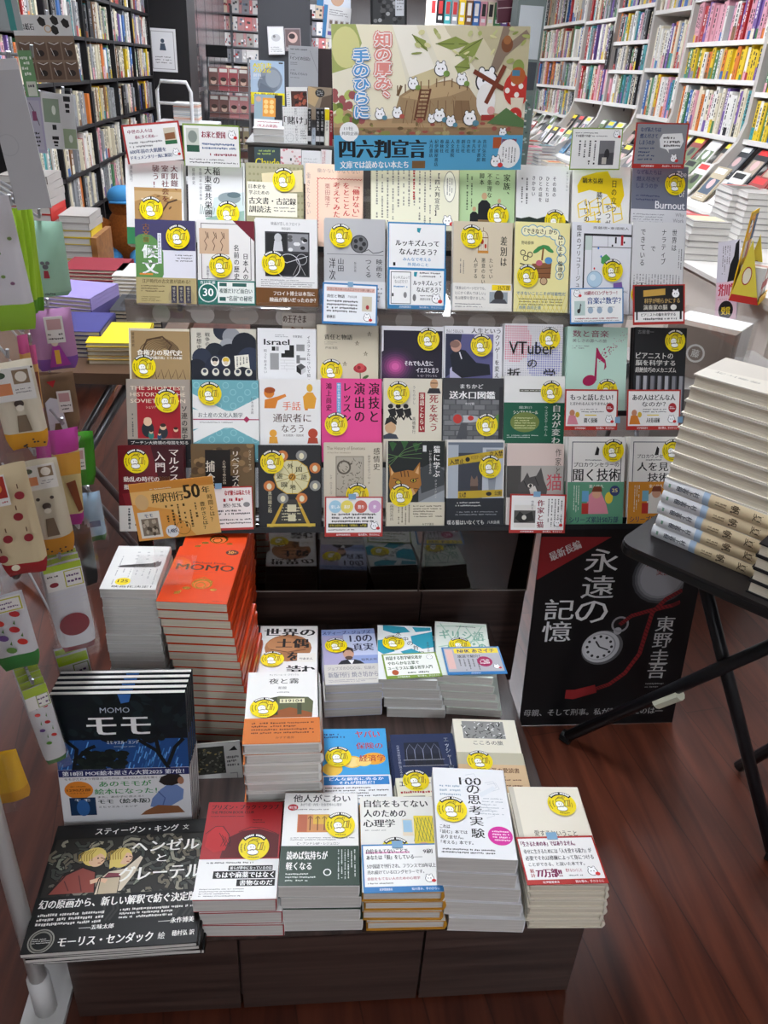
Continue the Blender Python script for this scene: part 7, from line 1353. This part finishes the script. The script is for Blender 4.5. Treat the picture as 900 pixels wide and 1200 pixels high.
for i in range(4):
    b = MB(); b.box(-.0155, -.048, 0, .0155, .042, .13, ('#d9d6d0', '#c99a8a', '#e2dfd8', '#b9b6b0')[i]); b.box(-.0155, -.0485, .05, .0155, -.0481, .08, '#a33'); o = b.build('paperback_book'); p_ = Vector((q.x+.0, q.y+.02, 0))+_rz((-.05+.034*i, .0, 0), rz_); o.location = (p_.x, p_.y, ti+.0045); o.rotation_euler = (0, 0, rz_); tag(o, 'small paperback, %s from left in the yellow display box' % nth(i), 'book', 'paperbacks in the yellow box')
# ---- clear box of white pads behind the cream pile
q = atz(862, 470, .62)
sp = tag(new('side_plinth'), 'grey display plinth behind the tall cream pile', 'plinth'); cpt = atz(825, 420, .72); sp.location = (cpt.x+.1, cpt.y+.15, 0)
MB().box(-.24, -.2, 0, .26, .2, .64, M('#8d8782', .6)).build('plinth_body', sp)
bxr = tag(new('acrylic_book_box'), 'clear acrylic holder with white pads and a brown book behind the cream pile', 'acrylic holder'); bxr.location = (cpt.x+.06, cpt.y+.12, .6405); bxr.rotation_euler = (0, 0, -.75)
MB().box(-.11, -.1, 0, .11, -.097, .17, CLEAR).build('front_wall', bxr); MB().box(-.11, .097, 0, .11, .1, .17, CLEAR).build('back_wall', bxr); MB().box(-.113, -.1, 0, -.11, .1, .17, CLEAR).build('side_wall', bxr); MB().box(.11, -.1, 0, .113, .1, .17, CLEAR).build('side_wall', bxr)
MB().tube([(-.07, -.105, 0), (-.07, -.105, .15), (-.03, -.105, .19), (.03, -.105, .19), (.07, -.105, .15), (.07, -.105, 0)], .006, CLEAR, 8).build('wire_loop', bxr)
for i in range(3):
    b = MB(); b.box(-.1, -.03, 0, .1, .03, .155, ('#8b7d72', '#e4e4e2', '#dededc')[i])
    if i == 0: a = Art(.2, .155, MB(), 0, 0, .0775); a.ring(.5, .5, .14, .03, '#d9d6d0'); a.T('藤', .44, .42, .56, .58, '#d9d6d0', .02); [b.add([(a.mb.v[j][0], -.0304-a.mb.v[j][2], a.mb.v[j][1]) for j in q_], [tuple(range(len(q_)))], '#d9d6d0') for q_ in a.mb.f]
    o = b.build('boxed_book'); d_ = _rz((0, -.063+.0625*i, 0), -.75); o.location = (cpt.x+.06+d_.x, cpt.y+.12+d_.y, .641); o.rotation_euler = (0, 0, -.75); tag(o, ('brown book with round emblem in the clear acrylic holder', 'white pad in the middle of the clear acrylic holder', 'white pad at the back of the clear acrylic holder')[i], 'book', 'books in the acrylic holder')
# ================================================================== table of books at the left, behind the rack
zt = .7; a0, a1 = atz(60, 428, zt), atz(165, 437, zt)
t = tag(new('folding_table'), 'brown topped folding table with grey tube legs at the left', 'table'); t.location = (-.75, 2.5, 0)
cbox(t, 'table_top', -1.05, a1.y-.01, zt-.03, -.36, 3.1, zt, M('#5d4636', .4))
lp = lambda px, py, y: aty(px, py, y)
for y in (a1.y+.08, a1.y+.28):
    A1, A2 = lp(158, 435, y), lp(95, 520, y); d = (A2-A1)*((zt-.03)/(A1.z-A2.z)*.97)
    b = MB(); b.tube([(A1.x, y, zt-.03), (A1.x-.42, y, .012)], .012, STEEL, 8); rel(b, t.location); b.build('leg', t, True)
    b = MB(); b.tube([(A1.x-.42, y+.025, zt-.03), (A1.x, y+.025, .012)], .012, STEEL, 8); rel(b, t.location); b.build('leg', t, True)
def flat_book(x, y, z, w, h, th, col, label, pg=PGC, rz=0., name='hardcover_book', group='books on the left table', art=None):
    b = MB(); c_ = min(.003, th*.14); b.box(-w/2, -h/2, 0, w/2, h/2, c_, col); b.box(-w/2+.003, -h/2+.003, c_, w/2-.003, h/2-.003, th-c_, pg); b.box(-w/2, -h/2, th-c_, w/2, h/2, th, col); b.box(w/2-.003, -h/2, 0, w/2+.001, h/2, th, col)
    if art: art(Art(w, h, b, th))
    o = b.build(name); o.location = (x, y, z); o.rotation_euler = (0, 0, rz); return tag(o, label, 'book', group)
q = atz(128, 425, zt)
for k in range(5): flat_book(q.x+.02, q.y+.08, zt+.0005+k*.0118, .15, .19, .0115, ('#7a6a4a', '#c9a53a', '#6d6048', '#8a7448', '#ead01c')[k], 'yellow topped hardcover, top of the front pile on the left table' if k == 4 else 'hardcover, %s up in the front pile of yellow topped books on the left table' % nth(k), rz=.05)
q = atz(88, 418, zt)
for k in range(6): flat_book(q.x, q.y+.09, zt+.0005+k*.0118, .15, .19, .0115, '#23254a' if k < 5 else '#3c3a7a', ('navy book on top of the pile at the left end of the left table' if k == 5 else 'navy book, %s up in the pile at the left end of the left table' % nth(k)))
q = atz(140, 400, zt)
for k in range(5): flat_book(q.x+.03, q.y+.2, zt+.0005+k*.0118, .15, .19, .0115, '#2b2c30', 'black book, %s up in the pile behind the yellow topped pile' % nth(k))
q = atz(105, 400, zt)
for k in range(7): flat_book(q.x-.08, q.y+.26, zt+.0005+k*.0118, .16, .2, .0115, '#9a8cc4' if k > 3 else '#5a5286', 'lilac book, %s up in the pile behind the navy pile' % nth(k), rz=-.2)
q = atz(105, 370, zt)
for k in range(8): flat_book(q.x-.03, q.y+.3, zt+.0005+k*.0118, .2, .19, .0115, '#8e1f30', 'dark red book, %s up in the pile at the back of the left table' % nth(k))
q = atz(142, 370, zt)
for k in range(8): flat_book(q.x+.03, q.y+.22, zt+.0005+k*.0118, .15, .19, .0115, '#dcdad4', 'white book, %s up in the pile at the back right of the left table' % nth(k))
c_teal = lambda a: (a.R(.1, .3, .9, .9, '#e0a49a'), a.R(.14, .38, .36, .52, '#2b2b2e'), a.R(.14, .62, .36, .76, '#2b2b2e'), a.L(.42, .4, .86, .8, 4, '#8a4a44'))
for k, dx in enumerate((0, 8, 14)):
    facing('hardcover_book', ('teal hardcover with a pink label standing on the left table', 'teal hardcover, middle of three standing on the left table', 'teal hardcover, rearmost of three standing on the left table')[k], 'book', (86+dx, 327-k), (130+dx, 325-k), (88+dx, 358-k), a1.y+.78+.022*k, '#2c7d78', c_teal if k == 0 else None, .02, .02, .15, group='teal books standing on the left table')
# ---- wooden shelf cart with thick magazines
w = tag(new('wooden_shelf_unit'), 'low wooden shelf unit holding thick grey volumes at the left', 'shelf unit'); qa = aty(100, 335, 3.75); w.location = (qa.x-.1, 3.9, 0)
WD = wood('oak_board', '#7d5028', '#a5703c', .45, 3, 30, 30); zs_ = qa.z
cbox(w, 'shelf_board', qa.x-.5, 3.7, zs_-.025, qa.x+.06, 4.0, zs_, WD); cbox(w, 'side_board', qa.x+.06, 3.7, 0, qa.x+.085, 4.0, zs_+.22, WD); cbox(w, 'side_board', qa.x-.525, 3.7, 0, qa.x-.5, 4.0, zs_+.24, WD); cbox(w, 'lower_shelf', qa.x-.5, 3.7, .1, qa.x+.06, 4.0, .125, WD)
for s, (x, n_, col) in enumerate(((qa.x-.2, 15, '#a8a29c'), (qa.x-.01, 10, '#b5b0aa'))):
    for k in range(n_):
        cc = '#c23a34' if (s == 0 and k in (9, 10)) else ('#d9bd2a' if (s == 1 and k in (3, 6, 7)) else col)
        flat_book(x, 3.85, zs_+.0005+.0305*k, (.2, .13)[s], .24, .03, cc, 'thick grey volume, %s up in the %s pile on the wooden shelf unit' % (nth(k), ('left', 'right')[s]), PGW, rnd.uniform(-.05, .05), 'magazine', 'thick volumes on the wooden shelf unit')
# ---- plush figure on a black bench
bn_ = tag(new('bench'), 'low black slatted bench by the black bookcase', 'bench'); qb = aty(148, 318, 4.6); bn_.location = (qb.x, 4.6, 0)
for k in range(4): MB().box(-.16, -.12+.065*k, qb.z-.03, .2, -.07+.065*k, qb.z, BKW).build('slat', bn_)
for x, y in ((-.15, -.11), (.18, -.11), (-.15, .11), (.18, .11)): MB().box(x-.015, y-.015, 0, x+.015, y+.015, qb.z-.03, BKW).build('leg', bn_)
def ball(mb, c, r, mt, n=14, m_=10):
    v = []; f = []
    for i in range(m_+1):
        ph = math.pi*i/m_
        for j in range(n): th = 2*math.pi*j/n; v.append((c[0]+r[0]*math.sin(ph)*math.cos(th), c[1]+r[1]*math.sin(ph)*math.sin(th), c[2]-r[2]*math.cos(ph)))
    for i in range(m_):
        for j in range(n): f.append((i*n+j, i*n+(j+1) % n, (i+1)*n+(j+1) % n, (i+1)*n+j))
    return mb.add(v, f, mt)
FUR = M('#a85f24', .95, noise=.6); BLF = M('#3f86b8', .8)
pl = tag(new('plush_toy'), 'orange furry plush toy in a blue cap sitting on the black bench', 'plush toy'); pl.location = (qb.x+.03, 4.55, qb.z)
ball(MB(), (0, 0, .21), (.095, .085, .14), FUR).build('body', pl, True); ball(MB(), (0, -.005, .36), (.075, .07, .07), FUR).build('head', pl, True)
b = MB(); ball(b, (0, 0, .395), (.08, .075, .06), BLF); b.box(-.05, -.1, .375, .05, -.06, .383, BLF); b.build('cap', pl, True)
for s in (-1, 1):
    b = MB(); b.tube([(s*.05, -.02, .12), (s*.065, -.09, .07), (s*.07, -.12, .03)], [.04, .035, .028], BLF, 10); b.build('leg', pl, True); b = MB(); b.tube([(s*.08, -.02, .28), (s*.12, -.05, .2)], [.03, .022], FUR, 10); b.build('arm', pl, True)
# ================================================================== wire rack with hanging goods at the left edge
WIRE = M('#a9abae', .3, .7); POST = M('#c9c8c6', .35)
wr = tag(new('wire_display_rack'), 'white post wire rack with hanging cloth goods at the left edge', 'wire rack'); px_ = atz(57, 1165, 0); wr.location = (-.43, .8, 0)
pb = Vector((-.425, .8, 0)); b = MB(); b.tube([(0, 0, .01), (0, 0, 1.75)], .0135, POST, 14); b.build('post', wr, True)
b = MB(); b.rbox(-.035, -.12, 0, .035, .3, .012, .02, POST); b.build('base_foot', wr); b = MB(); b.tube([(0, 0, .012), (0, 0, .1)], .018, POST, 14); b.build('foot_collar', wr, True)
RN = Vector((.5, -.866, 0)).normalized(); RX = Vector((.866, .5, 0))       # facing of the goods, along the panel
for (ox, oy, nm) in ((-.3, .55, 'grid_panel'), (-.42, .22, 'grid_panel')):
    b = MB(); o_ = Vector((ox, oy, 0))
    for k in range(9): p = o_ + RX*(-.52+.075*k); b.tube([(p.x, p.y, .25), (p.x, p.y, 1.6)], .0022, WIRE, 6)
    for k in range(19): p0, p1 = o_+RX*-.52, o_+RX*.08; b.tube([(p0.x, p0.y, .25+.075*k), (p1.x, p1.y, .25+.075*k)], .0022, WIRE, 6)
    b.build(nm, wr)
b = MB(); b.tube([(0, 0, 1.58), (-.3, .55, 1.58)], .006, WIRE, 8); b.tube([(0, 0, .3), (-.3, .55, .3)], .006, WIRE, 8); b.build('brace', wr)
cl = MB(); cl.box(-.03, .3, .36, .01, .34, .4, CHR); cl.tube([(-.01, .32, .33), (-.01, .32, .42)], .006, CHR, 8); cl.tube([(-.04, .32, .37), (.03, .32, .36)], .005, CHR, 8); cl.build('clamp', wr)
PEG0 = Vector((-.73, 1.35, 0))
def peg(tip):
    d = (tip-PEG0).dot(RN); o = Vector(wr.location)
    if d > .02: b = MB(); b.tube([tuple(tip-RN*d-o), tuple(tip-o), tuple(tip+Vector((0, 0, .012))+RN*.004-o)], .0022, WIRE, 6); b.build('peg_hook', wr)
def cloth(w, h, t, col, bot=None, botv=.8, r=.2, top=None, topv=.0, mb=None, rad=True, seed=0):
    mb = mb or MB(); nx, ny = 10, 14; rr = random.Random(seed); ph = rr.random()*6
    P = {}
    for s in (1, -1):
        v = []; 
        for j in range(ny+1):
            vv = j/ny
            for i in range(nx+1):
                u = i/nx; x = (u-.5)*w
                if rad and vv > 1-r: k = (vv-(1-r))/r; x *= 1-.22*k*k
                e = (1-abs(2*u-1)**4)*(1-abs(2*vv-1)**6); z = s*t*.5*max(e, 0)**.6*(1+.25*math.sin(7*vv+ph+2*u)) + .12*t*math.sin(5*u+3*vv+ph)
                v.append((x, (1-vv)*h-h, z))
        for j in range(ny):
            cc = bot if (bot and (j+.5)/ny > botv) else (top if top and (j+.5)/ny < topv else col)
            for i in range(nx):
                a_ = j*(nx+1)+i; q_ = (a_, a_+nx+1, a_+nx+2, a_+1); P.setdefault(cc, []).append((s, q_ if s > 0 else q_[::-1]))
        P.setdefault('v', []).append(v)
    vs = P.pop('v'); off = len(vs[0]); allv = vs[0]+vs[1]
    base = len(mb.v); mb.v += allv
    for cc, l in P.items():
        mi = mb.mid(M(cc, .9))
        for s, q_ in l: mb.f.append(tuple(base+k+(off if s < 0 else 0) for k in q_)); mb.mi.append(mi)
    return mb
def hang(name, label, cat, cpx, wpx, hpx, y, col, bot=None, botv=.8, art=None, tagart=None, t=.02, n=1, bag=True, roll=0., yaw=None, group=None, step=.012, top=None, topv=0, tagpos=(.5, .12, .5, .3), r=.2):
    nn = RN if yaw is None else Vector((math.sin(yaw), -math.cos(yaw), 0)); ex = Vector((-nn.y, nn.x, 0)); zz = Vector((0, 0, 1))
    c = aty(cpx[0], cpx[1], y); sc = (c-CAM).dot(FW)/FPX; d = (c-CAM).normalized(); fx = max(.35, abs(d.cross(ex).length)); fy = max(.5, d.cross(zz).length)
    w, h = wpx*sc/fx, hpx*sc/fy; roll *= .25; ex2 = ex*math.cos(roll)+zz*math.sin(roll); up = nn.cross(ex2)
    src = None
    for k in range(n):
        if src is None:
            o = new(name); src = o; cloth(w, h, t, col, bot, botv, r, top, topv, seed=int(cpx[0]*7+cpx[1])).build('cloth_body', o, True)
            a = Art(w, h, MB(), t*.85, 0, -h/2)
            if art: art(a); a.mb.build('printed_motif', o)
            if tagart:
                u0, v0, tw, tht = tagpos; b = MB(); a2 = Art(w*tw, h*tht, b, t*.92, (u0-.5)*w, -(v0+tht/2)*h); a2.R(0, 0, 1, 1, '#e4e2dc'); tagart(a2); a2.mb.box(a2.cx-w*tw/2, a2.cy-h*tht/2, t*.92-.0006, a2.cx+w*tw/2, a2.cy+h*tht/2, t*.92, '#dcdad4'); b.build('paper_tag', o)
            if bag:
                b = MB(); b.box(-w*.56, -h*1.05, t*1.0, w*.56, h*.1, t*1.005, POLY); b.build('clear_bag', o)
            b = MB(); b.tube([(0, h*.07, -step), (0, h*.07, step*.6)], .0025, WIRE, 6); b.build('hook_loop', o)
        else: o = dup(src)
        o.matrix_world = frame_m(c + zz*(h/2) - nn*(t+step)*k, ex2, up, nn)
        tag(o, label if k == 0 else label.split(',')[0].split(' with ')[0]+', '+nth(k)+' one behind the front one on its hook', cat, group)
    if h > .02: peg(c + zz*(h/2+.055*h) + nn*.004)
    return src
def m_apples(a):
    for u, v in ((.75, .22), (.15, .38), (.62, .4), (.3, .58), (.72, .6), (.1, .75)): a.E(u, v, .1, .1, '#8e1f2c'); a.R(u-.012, v-.1, u+.012, v-.06, '#5a3a1c')
    a.E(.3, .85, .09, .08, '#efe6cc')
def m_fig(a):
    for k in range(14): a.E(rnd.uniform(.05, .95), rnd.choice((rnd.uniform(.02, .12), rnd.uniform(.82, .95))), .03, .025, '#2c2a28', 7)
    a.E(.5, .42, .11, .1, '#3a322c'); a.E(.33, .34, .05, .05, '#3a322c'); a.E(.67, .34, .05, .05, '#3a322c'); a.E(.5, .47, .09, .08, '#e9e2d0'); a.P('#7a6a54', (.4, .55), (.6, .55), (.66, .74), (.34, .74))
def m_fruit(a):
    for u, v, c in ((.7, .22, '#b5262c'), (.3, .3, '#c8342c'), (.6, .42, '#b5262c'), (.3, .5, '#6a4a8a'), (.7, .6, '#c8342c'), (.4, .68, '#5a8a3a'), (.2, .2, '#5a8a3a')): a.E(u, v, .13, .09, c, 12, .6); a.P('#4a7a34', (u, v-.08), (u+.06, v-.12), (u+.05, v-.06))
    
def m_patch(a):
    for k in range(4): a.line('#c9c9d8', .02, (.05, .3+.05*k), (.95, .27+.05*k))
    a.E(.5, .66, .4, .38, '#7d1426', 24)
def m_mouse(a): a.E(.5, .55, .07, .06, '#6a6a6e'); a.E(.44, .5, .05, .045, '#77777c'); a.E(.56, .5, .05, .045, '#77777c'); a.P('#a83a44', (.45, .6), (.55, .6), (.57, .7), (.43, .7)); a.L(.25, .88, .8, .94, 1, '#5a6a60')
def m_bear(a): a.P('#d9dade', (.3, .38), (.42, .3), (.6, .34), (.66, .6), (.7, .86), (.58, .86), (.54, .74), (.44, .74), (.4, .86), (.3, .86), (.3, .6)); a.P('#b0262c', (.4, .04), (.6, .02), (.52, .14))
def m_girl(a): a.P('#a0309a', (.3, .9), (.44, .55), (.6, .55), (.8, .88)); a.E(.5, .5, .08, .09, '#e6d2c0'); a.E(.5, .44, .1, .07, '#8a4a2a'); a.R(.46, .62, .58, .85, '#e3b53a')
tg_bar = lambda a: (a.R(.12, .1, .88, .5, '#c9a0a0'), a.L(.1, .6, .9, .92, 2, '#333'))
tg_or = lambda a: (a.R(.5, .08, .92, .5, '#8a7458'), a.E(.71, .29, .15, .15, '#e9e2d4'), a.R(.06, .45, .42, .8, '#d98a5a'), a.E(.2, .2, .13, .09, '#33503c'), a.L(.5, .62, .9, .8, 2, '#777'))
tg_red = lambda a: (a.R(.05, .05, .95, .75, '#a8281c'), a.E(.5, .42, .3, .26, '#d98a3a'), a.L(.1, .82, .9, .94, 1, '#a33'))
G1 = 'cloth goods hanging on the wire rack'
hang('drawstring_pouch', 'lime green pouch with white front at the left edge, above the cream pouches', 'pouch', (-4, 312), 50, 150, .92, '#cfccd0', '#8fbf2c', .78, lambda a: [a.E(rnd.uniform(.1, .9), rnd.uniform(.05, .7), .05, .04, rnd.choice(('#7a4a6a', '#8a5a7a', '#6a8a3a'))) for i in range(12)], None, .016, 1, True, .3, .2, G1)
for k in range(4): hang('folded_cloth_bag', 'narrow lime green folded bag, %s from left beside the mint towel' % nth(k), 'bag', (22+6.5*k, 312-3*k), 10, 120, 1.0+.02*k, '#a9cf3a', '#5f9a2c', .86, None, None, .012, 1, False, -.12, .7, 'narrow lime bags')
hang('hand_towel', 'mint hand towel with a small grey mouse', 'towel', (54, 304), 46, 84, 1.22, '#a3cdb4', '#8fbfa2', .9, m_mouse, None, .03, 1, False, .0, .2, G1, r=.05)
hang('mini_towel', 'purple and orange mini towel with a white price tag', 'towel', (62, 398), 48, 70, 1.25, '#b884b0', '#7a4aa0', .82, m_girl, tg_bar, .02, 1, True, .08, .35, G1, tagpos=(.55, .08, .42, .42))
hang('cloth_pouch', 'brown pouch with a white bear shape and a tag', 'pouch', (64, 473), 50, 68, 1.25, '#7d634a', '#33262c', .93, m_bear, tg_bar, .03, 1, False, .05, .3, G1, tagpos=(.72, .2, .3, .36), r=.3)
for k in range(2): hang('slim_bag', 'slim pink and amber bag in clear wrap, %s of two left of the brown pouch' % ('left', 'right')[k], 'bag', (34+9*k, 440+12*k), 12, 92, 1.12+.03*k, '#d9a55a', '#a8387a', .8, lambda a: a.R(.3, .3, .7, .75, '#7a3a1c'), None, .012, 1, True, -.12, .6, 'slim pink and amber bags', top='#c9508a', topv=.18)
hang('drawstring_pouch', 'cream pouch with a curly haired figure and mustard base, upper one', 'pouch', (20, 476), 48, 102, 1.05, '#d8cfb8', '#d99a1c', .8, m_fig, tg_or, .022, 1, True, .22, .35, G1, tagpos=(.5, .02, .86, .36))
hang('drawstring_pouch', 'cream pouch with a curly haired figure and mustard base, lower one behind the apple pouch', 'pouch', (52, 596), 44, 112, 1.1, '#cfc6ae', '#c98a1c', .82, m_fig, tg_or, .022, 1, True, .22, .35, G1, tagpos=(.5, .0, .8, .24))
hang('drawstring_pouch', 'cream pouch with dark red apples and a red base', 'pouch', (13, 612), 52, 130, 1.0, '#d3c29c', '#a01c24', .85, m_apples, tg_red, .025, 1, True, .2, .35, G1, tagpos=(.3, .02, .5, .26))
for k in range(2): hang('long_pouch', 'long yellow pouch with magenta ends in clear wrap, %s of two' % ('left', 'right')[k], 'pouch', (60+22*k, 570-10*k), (16, 34)[k], 112, 1.15+.02*k, '#cfbf86', '#a82c86', .84, lambda a: (a.P('#7a3a14', (.4, .5), (.7, .48), (.9, .8), (.75, .82)), a.R(.1, .2, .9, .42, '#d9a03a')), None, .02, 1, True, -.3, .55, 'long yellow and magenta pouches', top='#b53a92', topv=.2, r=.03)
hang('cloth_pouch', 'bright green pouch with a checked corner and a white tag', 'pouch', (94, 538), 36, 62, 1.32, '#3f8a24', None, .9, lambda a: a.P('#a9b89a', (0, 0), (.6, 0), (.2, .5), (0, .6)), tg_bar, .02, 1, False, -.2, .4, G1, tagpos=(.45, .22, .4, .4), r=.35)
hang('toy_in_bag', 'pale blue toy in a clear bag below the green pouch', 'toy', (108, 606), 24, 58, 1.38, '#8fa9bd', '#3f6a3a', .86, lambda a: a.R(.3, .5, .8, .62, '#33406a'), None, .02, 1, True, .1, .3)
hang('wrapped_bag', 'black bag in crinkled clear wrap, front of a row of five', 'bag', (97, 655), 26, 66, 1.28, '#1f2022', '#2b2c2e', .5, None, None, .008, 5, True, .1, .6, 'black bags in clear wrap', .006)
hang('flat_pouch', 'white pouch with a large round dark red patch, front of a row of six', 'pouch', (80, 712), 42, 104, 1.1, '#cfcfd2', '#6a1220', .93, m_patch, lambda a: (a.R(.0, 0, 1, .25, '#a9c42a'), a.frame(.5, .3, .98, .95, .03, '#b9b53a'), a.L(.56, .4, .94, .85, 2, '#5a3a6a'), a.L(.06, .34, .44, .5, 1, '#333'), a.E(.2, .75, .12, .08, '#7d1426')), .012, 6, True, .16, .42, 'white pouches with dark red patches', .008, tagpos=(.5, -.02, .96, .27))
hang('flat_pouch', 'white pouch with fruit prints and a green base at the left edge', 'pouch', (10, 742), 46, 88, .95, '#cfcfd2', '#2c7a34', .82, m_fruit, lambda a: (a.frame(.2, .1, .98, .95, .04, '#b9b53a'), a.L(.3, .3, .9, .8, 2, '#5a3a6a')), .012, 1, True, .25, .35, G1, tagpos=(.5, -.02, .9, .2))
hang('flat_pouch', 'narrow white pouch with red fruit prints, front one by the blue picture books', 'pouch', (49, 852), 26, 92, .98, '#cfcfd2', '#2c6a30', .9, m_fruit, lambda a: (a.R(.0, 0, 1, .4, '#a9c42a'), a.frame(.45, .4, .98, .98, .04, '#8a9a5a'), a.L(.5, .5, .94, .9, 2, '#5a3a6a')), .01, 6, True, .3, .5, 'narrow white fruit pouches', .008, tagpos=(.5, -.04, .98, .26))
hang('drawstring_pouch', 'yellow pouch at the lower left edge', 'pouch', (4, 912), 40, 58, .86, '#d9a81c', '#c9921c', .7, None, None, .015, 1, True, .3, .3, G1)
hang('flat_pouch', 'lime headed pouch, half hidden behind the blue picture books', 'pouch', (90, 805), 34, 80, 1.18, '#c9c9cc', None, .9, None, lambda a: (a.R(.0, 0, 1, .3, '#a9c42a'), a.frame(.45, .35, .98, .95, .04, '#8a9a5a'), a.L(.5, .5, .94, .85, 2, '#5a3a6a')), .012, 2, True, .25, .4, 'lime headed pouches', .01, tagpos=(.5, -.02, .95, .42))
# printed cards and sheets at the top of the rack
ny_ = lambda yaw: Vector((math.sin(yaw), -math.cos(yaw), 0))
def rc(label, TLp, TRp, BLp, y, col, fn, yaw=.3, name='hanging_card', th=.002):
    m_ = aty((TLp[0]+TRp[0])/2, TLp[1]+2, y); peg(m_+Vector((0, .03, -.004)))
    return card(name, label, 'card', TLp, TRp, BLp, aty(TLp[0], TLp[1], y), ny_(yaw), col, fn, th, group='cards hanging at the top of the wire rack')
def c_seed(a):
    a.R(0, 0, 1, .3, '#dcdcda'); a.T('ネコ紙石', .05, .12, .35, .22, '#222', .02)
    for u, v in ((.5, .1), (.72, .08), (.7, .22), (.9, .12)): a.P('#26221f', (u-.08, v-.03), (u-.02, v-.08), (u+.05, v-.04), (u+.06, v+.04), (u, v+.07), (u-.05, v+.04))
    a.ring(.58, .2, .06, .015, '#c9a070'); a.R(0, .3, 1, 1, '#8a7462')
    for i in range(4):
        for j in range(2): x, y = .03+.245*i, .4+.3*j; a.R(x, y, x+.22, y+.26, '#6a5444'); a.E(x+.11, y+.16, .06, .05, '#2b211c'); a.line('#e6e2dc', .012, (x+.03, y), (x+.12, y+.03), (x+.2, y)); a.line('#d9d4cc', .01, (x+.05, y+.08), (x+.09, y+.2))
rc('backing card of brown seed shaped charms in clear pockets, top of the wire rack', (12, 17), (82, 18), (20, 97), 1.25, '#d8d8d6', c_seed)
rc('green printed card below the charm card on the wire rack', (20, 59), (36, 59), (27, 114), 1.12, '#6f9a6a', lambda a: (a.L(.1, .1, .9, .55, 4, '#e6efe0', .7), a.R(.2, .66, .9, .98, '#d3d9c9'), a.L(.3, .7, .8, .94, 2, '#555', .7)))
rc('lilac card with a dotted border hanging on the wire rack', (27, 113), (47, 114), (34, 179), 1.12, '#a9a4bd', lambda a: (a.R(.1, .06, .88, .94, '#b5b2c0'), a.line('#4a3f4a', .04, (.3, .1), (.6, .3), (.75, .5)), a.R(.4, .25, .65, .42, '#8a4a6a'), a.L(.2, .6, .7, .9, 4, '#333', .7)))
rc('white card with two pale green pictures and black brush writing on the wire rack', (47, 108), (86, 111), (55, 174), 1.25, '#d6d6d6', lambda a: (a.R(.04, .1, .52, .52, '#8fa08a'), a.R(.58, .62, .98, .98, '#9fb090'), a.E(.35, .3, .06, .14, '#dfe6da'), a.E(.8, .8, .06, .12, '#dfe6da'), a.LV(.6, .04, .95, .5, 1, '#222', .8), a.LV(.15, .56, .5, .95, 1, '#222', .8)))
rc('blank translucent white sheet at the far left edge of the wire rack', (-25, 70), (19, 68), (-4, 248), .8, '#b9b9ba', lambda a: (a.R(0, 0, 1, .07, '#cfcfd0'), a.ring(.2, .55, .3, .03, '#b0b0b2')), .1, 'blank_sheet')
rc('teal edged clear case above the blank sheet', (-20, -10), (18, -10), (-14, 36), .9, '#9fa8a8', lambda a: a.R(.6, 0, .8, 1, '#3f8f8a'), .2)
# ------------------------------------------------------------------ link everything
S.collection.objects.unlink(_fo); bpy.data.objects.remove(_fo)
for o in _todo: S.collection.objects.link(o)
